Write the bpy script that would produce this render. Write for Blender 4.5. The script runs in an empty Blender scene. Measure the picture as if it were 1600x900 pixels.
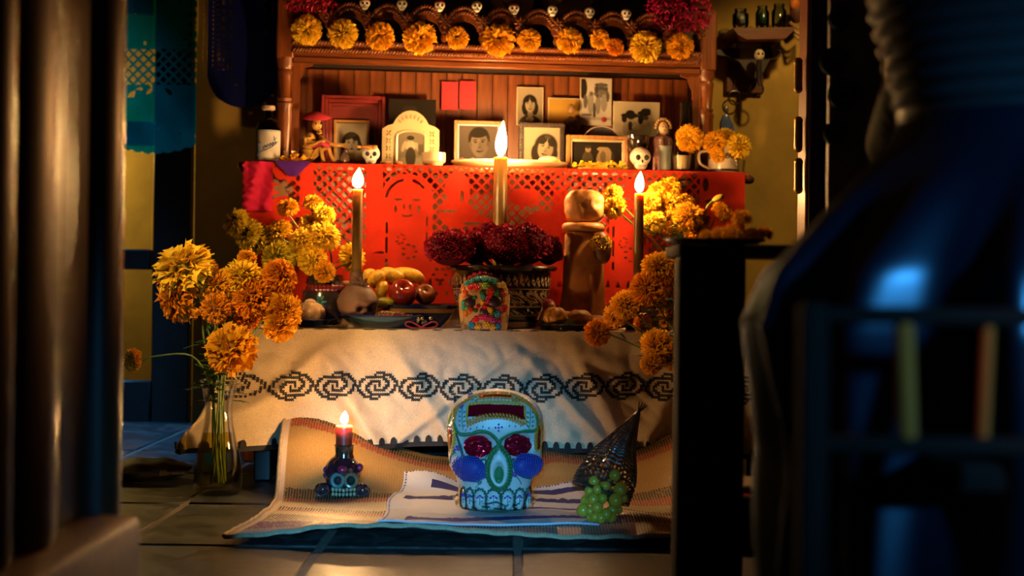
import bpy, bmesh, math, random
import numpy as np
from mathutils import Vector, Matrix, noise
from mathutils.bvhtree import BVHTree

random.seed(7); np.random.seed(7)
SC = bpy.context.scene
COL = SC.collection
PI = math.pi

# ---------------------------------------------------------------- camera
EYE = Vector((0.0, 0.0, 0.58))
FPX = 50.0 / 36.0 * 1600.0
ROLL = math.radians(0.7)
RIGHT = Vector((math.cos(ROLL), 0, math.sin(ROLL)))
UP = Vector((-math.sin(ROLL), 0, math.cos(ROLL)))
cd = bpy.data.cameras.new('camera'); cd.lens = 50; cd.sensor_width = 36
cam = bpy.data.objects.new('camera', cd); COL.objects.link(cam)
cam.matrix_world = Matrix(((RIGHT.x, UP.x, 0, EYE.x), (RIGHT.y, UP.y, -1, EYE.y), (RIGHT.z, UP.z, 0, EYE.z), (0, 0, 0, 1)))
cd.dof.use_dof = True; cd.dof.focus_distance = 3.85; cd.dof.aperture_fstop = 3.0
cd.clip_start = 0.05
SC.camera = cam

# ---------------------------------------------------------------- light
SC.view_settings.view_transform = 'Standard'; SC.view_settings.look = 'None'
SC.view_settings.gamma = 1.0; SC.view_settings.use_curve_mapping = False
SC.view_settings.exposure = 0.0
w = bpy.data.worlds.new('night'); SC.world = w; w.use_nodes = True
w.node_tree.nodes['Background'].inputs[0].default_value = (0.35, 0.5, 1.0, 1)
w.node_tree.nodes['Background'].inputs[1].default_value = 0.006

def lamp(name, kind, loc, target, energy, color, size=0.1, spot=None, blend=0.3):
    l = bpy.data.lights.new(name, kind); l.energy = energy; l.color = color
    if kind == 'AREA': l.shape = 'DISK'; l.size = size
    else: l.shadow_soft_size = size
    if spot: l.spot_size = spot; l.spot_blend = blend
    o = bpy.data.objects.new(name, l); COL.objects.link(o); o.location = loc
    d = Vector(target) - Vector(loc)
    o.rotation_euler = d.to_track_quat('-Z', 'Y').to_euler()
    return o

COOL = (0.22, 0.55, 1.0); WARM = (1.0, 0.46, 0.12)
# daylight falling in through the open door behind the camera
lamp('doorway_daylight', 'SPOT', (-0.10, -2.2, 1.00), (-0.195, 3.45, 0.07), 1500, (0.11, 0.53, 1.0), 0.05, math.radians(10.2), 0.7)
# a window high on the right, raking across the skirt
lamp('side_window_light', 'SPOT', (1.30, -0.35, 0.95), (0.46, 1.25, 0.56), 260, (0.06, 0.46, 1.0), 0.05, math.radians(26), 0.9)
# window of the back room on the left, falling on its floor
lamp('back_room_window', 'SPOT', (-1.75, 5.2, 2.5), (-1.42, 5.35, 0.0), 330, (0.06, 0.42, 1.0), 0.10, math.radians(44), 0.7)
# warm light : two room lamps, then unseen fill spots added for brightness
lamp('back_room_lamp', 'POINT', (-2.3, 6.45, 1.15), (0, 0, 0), 34, (1.0, 0.66, 0.20), 0.08)
lamp('left_lamp', 'SPOT', (-1.25, 2.7, 1.35), (-0.74, 3.95, 0.56), 110, (1.0, 0.62, 0.20), 0.08, math.radians(24), 0.7)
lamp('right_marigold_fill', 'SPOT', (-0.95, 2.5, 1.45), (0.36, 3.85, 0.62), 60, (1.0, 0.58, 0.18), 0.06, math.radians(13), 0.8)  # added spot to brighten the right vase marigolds, no lamp stands there
lamp('spindle_fill', 'SPOT', (-0.15, 0.25, 1.25), (0.46, 1.14, 0.485), 26, (1.0, 0.5, 0.16), 0.04, math.radians(9), 0.8)  # narrow warm spot added only for the chair spindles
lamp('stand_flower_fill', 'SPOT', (-0.35, 2.7, 1.7), (0.41, 2.53, 0.70), 60, (1.0, 0.60, 0.18), 0.05, math.radians(13), 0.8)  # unseen spot added to brighten the marigolds on the dark stand
lamp('door_leaf_fill', 'SPOT', (0.25, 2.6, 0.9), (-0.55, 1.75, 0.74), 13, (1.0, 0.42, 0.12), 0.06, math.radians(40), 1.0)  # added warm spot standing in for candlelight on the door leaf
lamp('right_wall_fill', 'SPOT', (1.25, 4.05, 2.25), (0.98, 5.3, 1.02), 60, (1.0, 0.60, 0.18), 0.05, math.radians(46), 0.6)  # added to lift the right wall, where the hutch blocks the candles
lamp('left_wall_fill', 'SPOT', (-1.30, 4.1, 2.2), (-1.06, 5.12, 1.12), 5, (1.0, 0.62, 0.2), 0.05, math.radians(36), 0.8)  # unseen spot added to lift the left wall beside the hutch

# ---------------------------------------------------------------- frames
YAW = math.radians(6.5); CA, SA = math.cos(YAW), math.sin(YAW)
ORG = Vector((0, 4.27, 0))
def W(u, v, z): return Vector((ORG.x + u*CA - v*SA, ORG.y + u*SA + v*CA, z))
def ray(px, py): return RIGHT*((px-800)/FPX) + UP*((450-py)/FPX) + Vector((0, 1, 0))
def P(px, py, d): return EYE + ray(px, py)*d
def G(px, py, z):
    r = ray(px, py); return EYE + r*((z-EYE.z)/r.z)
NV = Vector((-SA, CA, 0))
def A(px, py, v):
    r = ray(px, py); t = (v - (EYE-ORG).dot(NV))/r.dot(NV); return EYE + r*t
def L(px, py, v):
    p = A(px, py, v) - ORG; return (p.x*CA + p.y*SA, p.z)
def LU(px, v): return L(px, 450, v)[0]
def S(v): return FPX/(ORG.y + v)            # px per metre near the altar axis

# ---------------------------------------------------------------- mesh builder
class MB:
    def __init__(s): s.v = []; s.f = []; s.c = []; s.col = None
    def add(s, vs, fs, col=None):
        o = len(s.v); s.v.extend(tuple(p) for p in vs)
        s.f.extend(tuple(i+o for i in q) for q in fs)
        c = col if col is not None else s.col
        s.c.extend([c]*len(fs)); return s
    def box(s, c, d, rot=None, col=None):
        x, y, z = d[0]/2, d[1]/2, d[2]/2
        vs = [Vector((a*x, b*y, e*z)) for e in (-1, 1) for b in (-1, 1) for a in (-1, 1)]
        if rot is not None: vs = [rot @ p for p in vs]
        vs = [p + Vector(c) for p in vs]
        return s.add(vs, [(0,2,3,1),(4,5,7,6),(0,1,5,4),(2,6,7,3),(0,4,6,2),(1,3,7,5)], col)
    def rbox(s, c, d, b=0.004, seg=1, rot=None, col=None):
        bm = bmesh.new(); bmesh.ops.create_cube(bm, size=1)
        for q in bm.verts: q.co = Vector((q.co.x*d[0], q.co.y*d[1], q.co.z*d[2]))
        bmesh.ops.bevel(bm, geom=list(bm.edges), offset=min(b, min(d)*0.45), segments=seg, affect='EDGES', profile=0.5)
        bm.verts.index_update()
        vs = [q.co.copy() for q in bm.verts]; fs = [[q.index for q in f.verts] for f in bm.faces]; bm.free()
        if rot is not None: vs = [rot @ p for p in vs]
        return s.add([p + Vector(c) for p in vs], fs, col)
    def tube(s, pts, r, n=8, closed=False, cap=True, col=None, flat=1.0):
        pts = [Vector(p) for p in pts]; m = len(pts)
        rr = list(r) if hasattr(r, '__len__') else [r]*m
        vs = []; fs = []; nrm = None
        for i in range(m):
            a = pts[i-1] if (i > 0 or closed) else pts[0]
            b = pts[(i+1) % m] if (i < m-1 or closed) else pts[-1]
            t = (b-a)
            if t.length < 1e-9: t = Vector((0, 0, 1))
            t.normalize()
            if nrm is None:
                nrm = t.orthogonal().normalized()
            nrm = (nrm - t*nrm.dot(t))
            if nrm.length < 1e-6: nrm = t.orthogonal()
            nrm.normalize(); bi = t.cross(nrm)
            for k in range(n):
                an = 2*PI*k/n
                vs.append(pts[i] + (nrm*math.cos(an) + bi*math.sin(an)*flat)*rr[i])
        for i in range(m if closed else m-1):
            j = (i+1) % m
            for k in range(n):
                fs.append((i*n+k, i*n+(k+1) % n, j*n+(k+1) % n, j*n+k))
        if cap and not closed:
            fs.append(tuple(range(n-1, -1, -1))); fs.append(tuple((m-1)*n+k for k in range(n)))
        return s.add(vs, fs, col)
    def lathe(s, prof, n=24, c=(0, 0, 0), sx=1.0, sy=1.0, col=None, fcol=None, rot=None):
        vs = []; fs = []; m = len(prof)
        for (r, z) in prof:
            for k in range(n):
                a = 2*PI*k/n
                p = Vector((r*sx*math.cos(a), r*sy*math.sin(a), z))
                if rot is not None: p = rot @ p
                vs.append(p + Vector(c))
        for i in range(m-1):
            for k in range(n):
                fs.append((i*n+k, i*n+(k+1) % n, (i+1)*n+(k+1) % n, (i+1)*n+k))
        if prof[0][0] > 1e-5: fs.append(tuple(range(n-1, -1, -1)))
        if prof[-1][0] > 1e-5: fs.append(tuple((m-1)*n+k for k in range(n)))
        o = len(s.f); s.add(vs, fs, col)
        if fcol:
            for i in range(m-1):
                for k in range(n): s.c[o+i*n+k] = fcol((k+.5)/n, (prof[i][1]+prof[i+1][1])/2, (prof[i][0]+prof[i+1][0])/2)
            for q in range(o+(m-1)*n, len(s.f)): s.c[q] = fcol(0, prof[0][1], 0)
        return s
    def ell(s, c, r, nu=12, nv=8, rot=None, col=None, fn=None):
        vs = []; fs = []
        if not hasattr(r, '__len__'): r = (r, r, r)
        for i in range(nv+1):
            th = PI*i/nv
            for k in range(nu):
                a = 2*PI*k/nu
                d = Vector((math.sin(th)*math.cos(a), math.sin(th)*math.sin(a), math.cos(th)))
                q = 1.0 if fn is None else fn(d)
                p = Vector((d.x*r[0], d.y*r[1], d.z*r[2]))*q
                if rot is not None: p = rot @ p
                vs.append(p + Vector(c))
        for i in range(nv):
            for k in range(nu):
                fs.append((i*nu+k, (i+1)*nu+k, (i+1)*nu+(k+1) % nu, i*nu+(k+1) % nu))
        return s.add(vs, fs, col)
    def prism(s, poly, y0, y1, col=None):
        n = len(poly)
        vs = [(x, y0, z) for x, z in poly] + [(x, y1, z) for x, z in poly]
        fs = [tuple(range(n)), tuple(range(2*n-1, n-1, -1))]
        for i in range(n):
            j = (i+1) % n; fs.append((i, i+n, j+n, j))
        return s.add(vs, fs, col)
    def grid(s, fn, nu, nv, col=None, keep=None, fcol=None):
        vs = [fn(i/nu, j/nv) for j in range(nv+1) for i in range(nu+1)]
        fs = []; cs = []
        for j in range(nv):
            for i in range(nu):
                if keep and not keep((i+.5)/nu, (j+.5)/nv): continue
                fs.append((j*(nu+1)+i, j*(nu+1)+i+1, (j+1)*(nu+1)+i+1, (j+1)*(nu+1)+i))
                if fcol: cs.append(fcol((i+.5)/nu, (j+.5)/nv))
        s.add(vs, fs, col)
        if fcol: s.c[len(s.c)-len(fs):] = cs
        return s
    def mesh(s, name, mat, smooth=True, sharp=0.7):
        me = bpy.data.meshes.new(name); me.from_pydata(s.v, [], s.f)
        for m in (mat if isinstance(mat, (list, tuple)) else [mat]): me.materials.append(m)
        if smooth:
            me.shade_smooth(); me.set_sharp_from_angle(angle=sharp)
        if any(c is not None for c in s.c):
            at = me.attributes.new('Col', 'FLOAT_COLOR', 'FACE')
            arr = np.ones((len(s.f), 4), dtype=np.float32)
            for i, c in enumerate(s.c):
                if c is not None: arr[i, :3] = c
            at.data.foreach_set('color', arr.ravel())
        me.update(); return me
    def build(s, name, mat, parent=None, smooth=True, sharp=0.7, loc=None, rotz=0):
        o = bpy.data.objects.new(name, s.mesh(name, mat, smooth, sharp)); COL.objects.link(o)
        if parent is not None: o.parent = parent
        if loc is not None: o.location = loc
        if rotz: o.rotation_euler = (0, 0, rotz)
        return o

def tag(o, label, cat, group=None):
    o['label'] = label; o['category'] = cat
    if group: o['group'] = group
    return o
def thing(name, label, cat, loc=(0, 0, 0), rotz=0.0, group=None):
    o = bpy.data.objects.new(name, None); COL.objects.link(o); o.empty_display_size = 0.02
    o.location = loc; o.rotation_euler = (0, 0, rotz)
    return tag(o, label, cat, group)
def struct(o): o['kind'] = 'structure'; return o
def inst(name, me, parent, loc=(0, 0, 0), quat=None, scale=1.0):
    o = bpy.data.objects.new(name, me); COL.objects.link(o)
    if parent is not None: o.parent = parent
    o.location = loc
    if quat is not None: o.rotation_mode = 'QUATERNION'; o.rotation_quaternion = quat
    o.scale = (scale,)*3 if not hasattr(scale, '__len__') else scale
    return o
def part_label(o, t): o['label'] = t; return o
ORD = ['first', 'second', 'third', 'fourth', 'fifth', 'sixth', 'seventh', 'eighth', 'ninth', 'tenth', 'eleventh', 'twelfth', 'thirteenth', 'fourteenth', 'fifteenth', 'sixteenth']
def nz(x, y, z=0.0): return noise.noise(Vector((x, y, z)))
def lerp(a, b, t): return a + (b-a)*t
def sst(a, b, x):
    t = min(1, max(0, (x-a)/(b-a))); return t*t*(3-2*t)
def catmull(pts, n=8):
    pts = [Vector(p) for p in pts]; out = []
    for i in range(len(pts)-1):
        p0 = pts[max(0, i-1)]; p1 = pts[i]; p2 = pts[i+1]; p3 = pts[min(len(pts)-1, i+2)]
        for k in range(n):
            t = k/n
            out.append(0.5*((2*p1) + (p2-p0)*t + (2*p0-5*p1+4*p2-p3)*t*t + (3*p1-p0-3*p2+p3)*t**3))
    out.append(pts[-1]); return out

# ---------------------------------------------------------------- materials
class NT:
    def __init__(s, name):
        s.m = bpy.data.materials.new(name); s.m.use_nodes = True; s.t = s.m.node_tree
        s.b = s.t.nodes['Principled BSDF']; s.out = s.t.nodes['Material Output']
    def n(s, typ, **kw):
        x = s.t.nodes.new(typ)
        for k, v in kw.items(): setattr(x, k, v)
        return x
    def l(s, a, b): s.t.links.new(a, b)
    def tex(s, scale=10, detail=4, stretch=None, dist=0.0, rough=0.55):
        tc = s.n('ShaderNodeTexCoord'); src = tc.outputs['Object']
        if stretch:
            mp = s.n('ShaderNodeMapping'); mp.inputs['Scale'].default_value = stretch; s.l(src, mp.inputs[0]); src = mp.outputs[0]
        t = s.n('ShaderNodeTexNoise'); t.inputs['Scale'].default_value = scale; t.inputs['Detail'].default_value = detail
        t.inputs['Distortion'].default_value = dist; t.inputs['Roughness'].default_value = rough
        s.l(src, t.inputs['Vector']); return t.outputs[0]
    def ramp(s, src, stops):
        r = s.n('ShaderNodeValToRGB'); e = r.color_ramp.elements
        while len(e) < len(stops): e.new(0.5)
        for q, (p, c) in zip(e, stops): q.position = p; q.color = (*c, 1)
        s.l(src, r.inputs[0]); return r.outputs[0]
    def mul(s, a, b, fac=1.0):
        x = s.n('ShaderNodeMix', data_type='RGBA', blend_type='MULTIPLY'); x.inputs[0].default_value = fac
        s.l(a, x.inputs[6]); s.l(b, x.inputs[7]); return x.outputs[2]
    def bump(s, src, strength=0.3, dist=0.002):
        b = s.n('ShaderNodeBump'); b.inputs['Strength'].default_value = strength; b.inputs['Distance'].default_value = dist
        s.l(src, b.inputs['Height']); s.l(b.outputs[0], s.b.inputs['Normal'])

def M(name, col=(.5, .5, .5), rough=.6, metal=0.0, var=0.0, vscale=20, bump=0.0, bscale=60, bdist=0.002, sss=0.0, sssr=(.01, .005, .002), coat=0.0, attr=False, stretch=None, sheen=0.0, spec=0.5, trans=0.0):
    k = NT(name); b = k.b
    b.inputs['Roughness'].default_value = rough; b.inputs['Metallic'].default_value = metal
    b.inputs['Specular IOR Level'].default_value = spec
    b.inputs['Base Color'].default_value = (*col, 1)
    src = None
    if attr:
        a = k.n('ShaderNodeAttribute'); a.attribute_name = 'Col'; src = a.outputs[0]
    if var > 0:
        t = k.tex(vscale, 5, stretch)
        if attr:
            r = k.ramp(t, [(.3, (1-var,)*3), (.7, (1, 1, 1))]); src = k.mul(src, r)
        else:
            src = k.ramp(t, [(.3, tuple(c*(1-var) for c in col)), (.7, tuple(min(1, c*(1+var*.5)) for c in col))])
    if src is not None: k.l(src, b.inputs['Base Color'])
    if bump > 0: k.bump(k.tex(bscale, 3, stretch), bump, bdist)
    if sss: b.inputs['Subsurface Weight'].default_value = sss; b.inputs['Subsurface Radius'].default_value = sssr; b.inputs['Subsurface Scale'].default_value = 1.0
    if coat: b.inputs['Coat Weight'].default_value = coat; b.inputs['Coat Roughness'].default_value = .08
    if sheen: b.inputs['Sheen Weight'].default_value = sheen
    return k.m

def wood(name, dark, light, rough=.4, scale=6, vertical=True, coat=.2):
    k = NT(name); st = (6, 6, .35) if vertical else (.35, 6, 6)
    g = k.tex(scale*4, 6, st, .4); h = k.tex(scale*.8, 2)
    c = k.ramp(g, [(.3, dark), (.52, tuple((a+b)/2 for a, b in zip(dark, light))), (.7, light)])
    v = k.ramp(h, [(.3, (.75,)*3), (.7, (1, 1, 1))])
    k.l(k.mul(c, v), k.b.inputs['Base Color']); k.b.inputs['Roughness'].default_value = rough
    k.b.inputs['Coat Weight'].default_value = coat; k.b.inputs['Coat Roughness'].default_value = .25
    k.bump(g, .25, .001); return k.m

def glassy(name, tint=(.9, .95, .9), rough=.03, refl=1.0, ior=1.5):
    k = NT(name); t = k.n('ShaderNodeBsdfTransparent'); t.inputs[0].default_value = (*tint, 1)
    g = k.n('ShaderNodeBsdfGlossy'); g.inputs['Roughness'].default_value = rough
    f = k.n('ShaderNodeFresnel'); f.inputs['IOR'].default_value = ior
    ml = k.n('ShaderNodeMath', operation='MULTIPLY'); ml.inputs[1].default_value = refl; k.l(f.outputs[0], ml.inputs[0])
    mx = k.n('ShaderNodeMixShader'); k.l(ml.outputs[0], mx.inputs[0]); k.l(t.outputs[0], mx.inputs[1]); k.l(g.outputs[0], mx.inputs[2])
    k.l(mx.outputs[0], k.out.inputs['Surface']); return k.m

def paper(name, col, transl=.35, see=0.0, seecol=(1, 1, 1), rough=.8):
    k = NT(name); d = k.n('ShaderNodeBsdfDiffuse'); tr = k.n('ShaderNodeBsdfTranslucent')
    n1 = k.tex(14, 4); c = k.ramp(n1, [(.3, tuple(x*.72 for x in col)), (.7, col)])
    k.l(c, d.inputs[0]); k.l(c, tr.inputs[0])
    m1 = k.n('ShaderNodeMixShader'); m1.inputs[0].default_value = transl
    k.l(d.outputs[0], m1.inputs[1]); k.l(tr.outputs[0], m1.inputs[2]); o = m1.outputs[0]
    if see > 0:
        tp = k.n('ShaderNodeBsdfTransparent'); tp.inputs[0].default_value = (*seecol, 1)
        m2 = k.n('ShaderNodeMixShader'); m2.inputs[0].default_value = see
        k.l(o, m2.inputs[1]); k.l(tp.outputs[0], m2.inputs[2]); o = m2.outputs[0]
    k.l(o, k.out.inputs['Surface']); return k.m

def flame_mat(strength, name='flame'):
    k = NT(name); tc = k.n('ShaderNodeTexCoord'); sp = k.n('ShaderNodeSeparateXYZ'); k.l(tc.outputs['Generated'], sp.inputs[0])
    r = k.ramp(sp.outputs[2], [(0.0, (.9, .45, .14)), (.12, (1, .58, .22)), (.6, (1, .53, .18)), (1.0, (1, .36, .06))])
    e = k.n('ShaderNodeEmission'); k.l(r, e.inputs[0])
    q = k.ramp(sp.outputs[2], [(0, (.25,)*3), (.2, (1, 1, 1)), (.7, (1, 1, 1)), (1.0, (.01,)*3)])
    ml = k.n('ShaderNodeMath', operation='MULTIPLY'); ml.inputs[1].default_value = strength; k.l(q, ml.inputs[0]); k.l(ml.outputs[0], e.inputs[1])
    k.l(e.outputs[0], k.out.inputs['Surface']); return k.m

m_wood = wood('varnished_pine', (.12, .030, .006), (.29, .080, .015), .38, 5)
m_woodh = wood('varnished_pine_rail', (.115, .028, .006), (.27, .075, .014), .36, 5, False)
m_dark = wood('dark_wood', (.012, .005, .003), (.035, .015, .008), .45, 5)
m_door = wood('door_wood', (.024, .011, .005), (.070, .031, .013), .42, 4, True, .15)
m_doorl = wood('door_rail_wood', (.20, .095, .04), (.40, .20, .085), .5, 4, False, .1)
m_manta = None
m_green = M('stem_green', (.15, .22, .03), .5, var=.4, vscale=30)
m_leaf = M('leaf_green', (.035, .10, .015), .5, var=.4, vscale=40)
m_black = M('black_thread', (.006, .005, .005), .8)
m_bonew = M('bone_white', (.74, .70, .60), .5)
m_white = M('white_sugar', (.47, .47, .45), .45, var=.06, vscale=30, sss=.15, sssr=(.01, .008, .006))
m_cream = M('cream_ceramic', (.42, .32, .18), .3, var=.12, vscale=14, coat=.3)
m_col = M('painted', (.5, .5, .5), .5, attr=True)
m_gloss = M('glazed_paint', (.5, .5, .5), .2, attr=True, coat=.5)
m_print = M('photo_print', (.5, .5, .5), .8, attr=True, spec=.05)
m_glass = glassy('clear_glass', (.97, .975, .96), .03, .55)
m_bglass = glassy('dark_bottle_glass', (.25, .28, .25))
m_water = glassy('vase_water', (.80, .74, .34), .02, .35, 1.33)
m_flame = flame_mat(1000); m_flame_low = flame_mat(1500, 'floor_flame')

# ================================================================ SETTING
k = NT('slate_tile')
g = k.tex(13, 9, None, .9, .68); h = k.tex(60, 4)
c = k.ramp(g, [(.30, (.010, .012, .012)), (.5, (.032, .038, .039)), (.70, (.085, .092, .09))])
k.l(c, k.b.inputs['Base Color'])
k.l(k.ramp(g, [(.3, (.30,)*3), (.7, (.55,)*3)]), k.b.inputs['Roughness']); k.bump(g, .35, .003)
k.b.inputs['Specular IOR Level'].default_value = .25; m_tile = k.m
m_grout = M('grout', (.14, .11, .085), .85, var=.3, vscale=40)
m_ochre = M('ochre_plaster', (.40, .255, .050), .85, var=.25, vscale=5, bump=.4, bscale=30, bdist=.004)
m_dwall = M('dark_plaster', (.10, .055, .02), .9, var=.2, vscale=6)  # plain dark brown plaster for side walls and ceiling

fl = struct(MB().box((0.1, 3.0, -.025), (6.4, 8.4, .04)).build('floor', m_grout, smooth=False))
tw, td, gap = .44, .60, .016
tv = []
for j in range(9):
    for i in range(-6, 5):
        x0 = .02 + (i-1)*tw; y0 = 1.37 + j*td
        if j < 1 and False: continue
        if abs(x0 + tw/2) > .62*(y0+td) + .25: continue
        o = inst('tile', None, fl) if False else None
        b = MB().rbox((0, 0, 0), (tw-gap, td-gap, .012), .004) if not tv else None
        if b: tv.append(b.mesh('tile', m_tile))
        inst('tile', tv[0], fl, (x0+tw/2, y0+td/2, -.0075 + random.uniform(-.0012, .0012)),
             (Matrix.Rotation(random.uniform(-.004, .004), 3, 'X') @ Matrix.Rotation(random.uniform(-.004, .004), 3, 'Y')).to_quaternion())

# wall behind the altar
VW = .96
uwl = LU(303, VW)
struct(MB().box((0, 0, 0), (3.9, .12, 2.7)).build('wall_back', m_ochre, loc=W(uwl + 1.95, VW+.06, 1.35), rotz=YAW, smooth=False))
# back room seen past the left end of that wall
YB = 6.75
struct(MB().box((-1.35, YB, 1.35), (3.6, .1, 2.7)).build('wall_far', m_ochre, smooth=False))
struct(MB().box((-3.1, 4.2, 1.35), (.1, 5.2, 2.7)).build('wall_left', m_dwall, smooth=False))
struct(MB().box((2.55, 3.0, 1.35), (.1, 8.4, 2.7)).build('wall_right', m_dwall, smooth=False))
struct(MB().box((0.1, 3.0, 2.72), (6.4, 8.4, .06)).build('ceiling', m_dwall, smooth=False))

# glazed frame between the two rooms : posts and crossbars
m_frame = M('dark_frame', (.02, .014, .012), .5, var=.3, vscale=20)
d0 = 6.0
wf = MB(); 
def fr(x0, x1, y0, y1, t=.07):
    a = P(x0, y1, d0); b = P(x1, y0, d0)
    return (a.x+b.x)/2, (a.z+b.z)/2, abs(b.x-a.x), abs(b.z-a.z)
wfo = None
for nm, (x0, x1, y0, y1) in (('window_post', (238, 308, -330, 668)), ('window_post', (60, 120, -330, 668)),
                             ('window_bar', (120, 238, 191, 226)), ('window_bar', (120, 238, 390, 420)), ('window_bar', (120, 238, -30, 22)), ('window_sill_panel', (120, 238, 594, 668))):
    cx, cz, sx, sz = fr(x0, x1, y0, y1)
    b = MB().rbox((cx, d0, cz), (sx, .07, sz), .006)
    if wfo is None: wfo = struct(b.build('window_1', m_frame))
    else: b.build(nm, m_frame, wfo)
for (y0, y1) in ((22, 191), (226, 390), (420, 594)):
    cx, cz, sx, sz = fr(120, 238, y0, y1)
    MB().box((cx, d0, cz), (sx, .004, sz)).build('pane', glassy('pane_glass', (.92, .95, .93), .05, .6), wfo, smooth=False)
# a dark round stool and a kerb on the floor in the gap
def pot_at(px, py):
    return G(px, py, 0)
# ---------------------------------------------------------------- open door leaf in the left foreground
xd = -.545
dr = struct(MB().rbox((xd-.05, 1.45, 1.15), (.05, 1.08, 2.28), .004).build('door_1', m_door))
def hround(y0, y1, depth, z0, z1, n=10):
    pts = []
    for i in range(n+1):
        a = PI*i/n; pts.append((y0+(y1-y0)*(.5-.5*math.cos(a)), depth*math.sin(a)))
    b = MB(); vs = []
    for z in (z0, z1):
        vs += [(xd-.026+p[1], p[0], z) for p in pts]
    m = n+1
    fs = [(i, i+1, m+i+1, m+i) for i in range(n)] + [tuple(range(n, -1, -1)), tuple(m+i for i in range(m))]
    return b.add(vs, fs)
for (y0, y1, dp) in ((1.00, 1.12, .03), (1.16, 1.30, .03), (1.34, 1.46, .03), (1.505, 1.575, .030), (1.60, 1.735, .036), (1.765, 1.80, .010)):
    hround(y0, y1, dp, .27, 2.2).build('door_moulding', m_door, dr, sharp=1.2)
hround(1.915, 2.0, .034, .02, 2.28).build('door_stile', m_door, dr, sharp=1.2)
MB().rbox((xd+.008, 1.45, .14), (.085, .93, .26), .012, 2).build('door_rail', m_doorl, dr)

# ---------------------------------------------------------------- right : open door edge with hinges, painted panel
DD = 3.6
pa = P(1258, 450, DD); pb = P(1292, 450, DD)
d2 = struct(MB().rbox(((pa.x+pb.x)/2, DD, 1.1), (pb.x-pa.x, .05, 2.2), .004).build('door_2', m_dark))
pe = P(1252, 450, DD+.05)
e = MB().rbox((pe.x, DD+.03, 1.1), (.014, .10, 2.2), .004).build('door_edge', m_wood, d2)
for py in (118, 210, 275):
    q = P(1250, py, DD)
    hb = MB(); hb.tube([(q.x-.004, q.y, q.z-.03), (q.x-.004, q.y, q.z+.03)], .011, 10); hb.ell((q.x-.004, q.y, q.z+.034), .012, 8, 6); hb.ell((q.x-.004, q.y, q.z-.034), .012, 8, 6)
    hb.build('hinge', M('hinge_brass', (.45, .28, .10), .35, .8), d2)
pa = P(1290, 450, 2.7); pb = P(1375, 450, 2.7)
cx = (pa.x+pb.x)/2
pn = struct(MB().rbox((cx, 2.7, .95), (pb.x-pa.x, .03, 1.9), .005).build('trim_1', M('grey_violet_paint', (.15, .12, .15), .6, var=.35, vscale=12)))
m_swirl = M('green_scroll', (.012, .07, .065), .5)
for (px, py, r) in ((1302, 98, .026), (1318, 150, .03), (1312, 30, .02), (1304, 210, .02)):
    q = P(px, py, 2.68); pts = []
    for i in range(34):
        a = i*.36; rr = r*(1-i/40); pts.append((q.x+rr*math.cos(a), 2.682, q.z+rr*math.sin(a)))
    MB().tube(pts, .007, 6).build('painted_scroll', m_swirl, pn)

# ================================================================ ALTAR : sideboard, table
ZT = A(800, 516.5, 0.0).z
VS = .46
ZL = A(785, 261, VS).z
uL, uR = LU(372, VS), LU(1168, VS)
um = (uL+uR)/2
sb = thing('sideboard', 'wooden sideboard behind the table with red cut paper hanging on its front', 'sideboard', W(um, 0, 0), YAW)
hw = (uR-uL)/2
MB().rbox((0, VS+.24, ZL-.014), (2*hw+.01, .50, .028), .010, 3).build('ledge_top', m_wood, sb)
m_body = wood('pale_pine', (.13, .065, .025), (.22, .115, .045), .55, 4)
b = MB()
b.rbox((0, VS+.25, ZL/2+.036), (2*hw-.05, .44, ZL-.128), .003).build('cabinet_body', m_body, sb)
for sx in (-1, 1):
    for vv in (VS+.07, VS+.43):
        MB().lathe([(.02, 0), (.028, .02), (.02, .06), (.026, .10), (.024, ZL-.03)], 12, (sx*(hw-.035), vv, 0)).build('leg', m_wood, sb)
MB().ell((hw+.016, VS+.06, ZL-.02), (.022, .02, .016), 10, 8).build('knob', M('dark_knob', (.05, .04, .04), .25, coat=.5), sb)

tl, tr = LU(372, 0)+.015, LU(1222, 0)
tc = (tl+tr)/2; thw = (tr-tl)/2
tb = thing('altar_table', 'low wooden table hidden under the embroidered cream cloth', 'table', W(tc, .22, 0), YAW)
MB().rbox((0, 0, ZT-.025), (2*thw-.02, .42, .03), .004).build('tabletop', m_dark, tb)
for sx in (-1, 1):
    for sy in (-1, 1):
        MB().rbox((sx*(thw-.06), sy*.17, (ZT-.04)/2), (.05, .05, ZT-.04), .004).build('leg', m_dark, tb)

# ---------------------------------------------------------------- tablecloth
k = NT('manta_cloth')
g = k.tex(420, 2); h = k.tex(5, 4)
c1 = k.ramp(h, [(.3, (.50, .38, .24)), (.7, (.62, .48, .31))]); c2 = k.ramp(g, [(.35, (.72,)*3), (.6, (1, 1, 1))])
k.l(k.mul(c1, c2), k.b.inputs['Base Color']); k.b.inputs['Roughness'].default_value = .9; k.b.inputs['Sheen Weight'].default_value = .15
k.bump(g, .5, .0012); m_manta = k.m
cloth = thing('tablecloth', 'cream cotton tablecloth with a band of black stitched spirals and black scalloped hem', 'tablecloth', W(tc, 0, 0), YAW)
def cpath(s):
    """plan path around the table edge; s in metres from the front left corner (negative = left side)"""
    rc = .035; fr_ = -.008
    Ls = 2*thw
    if s < 0:
        return (-thw, -s + fr_), (-1, -.0), s
    if s > Ls:
        return (thw, s-Ls + fr_), (1, 0), s
    # blend normals near the corners
    return (-thw + s, fr_), (0, -1), s
HEM = .105
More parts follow.
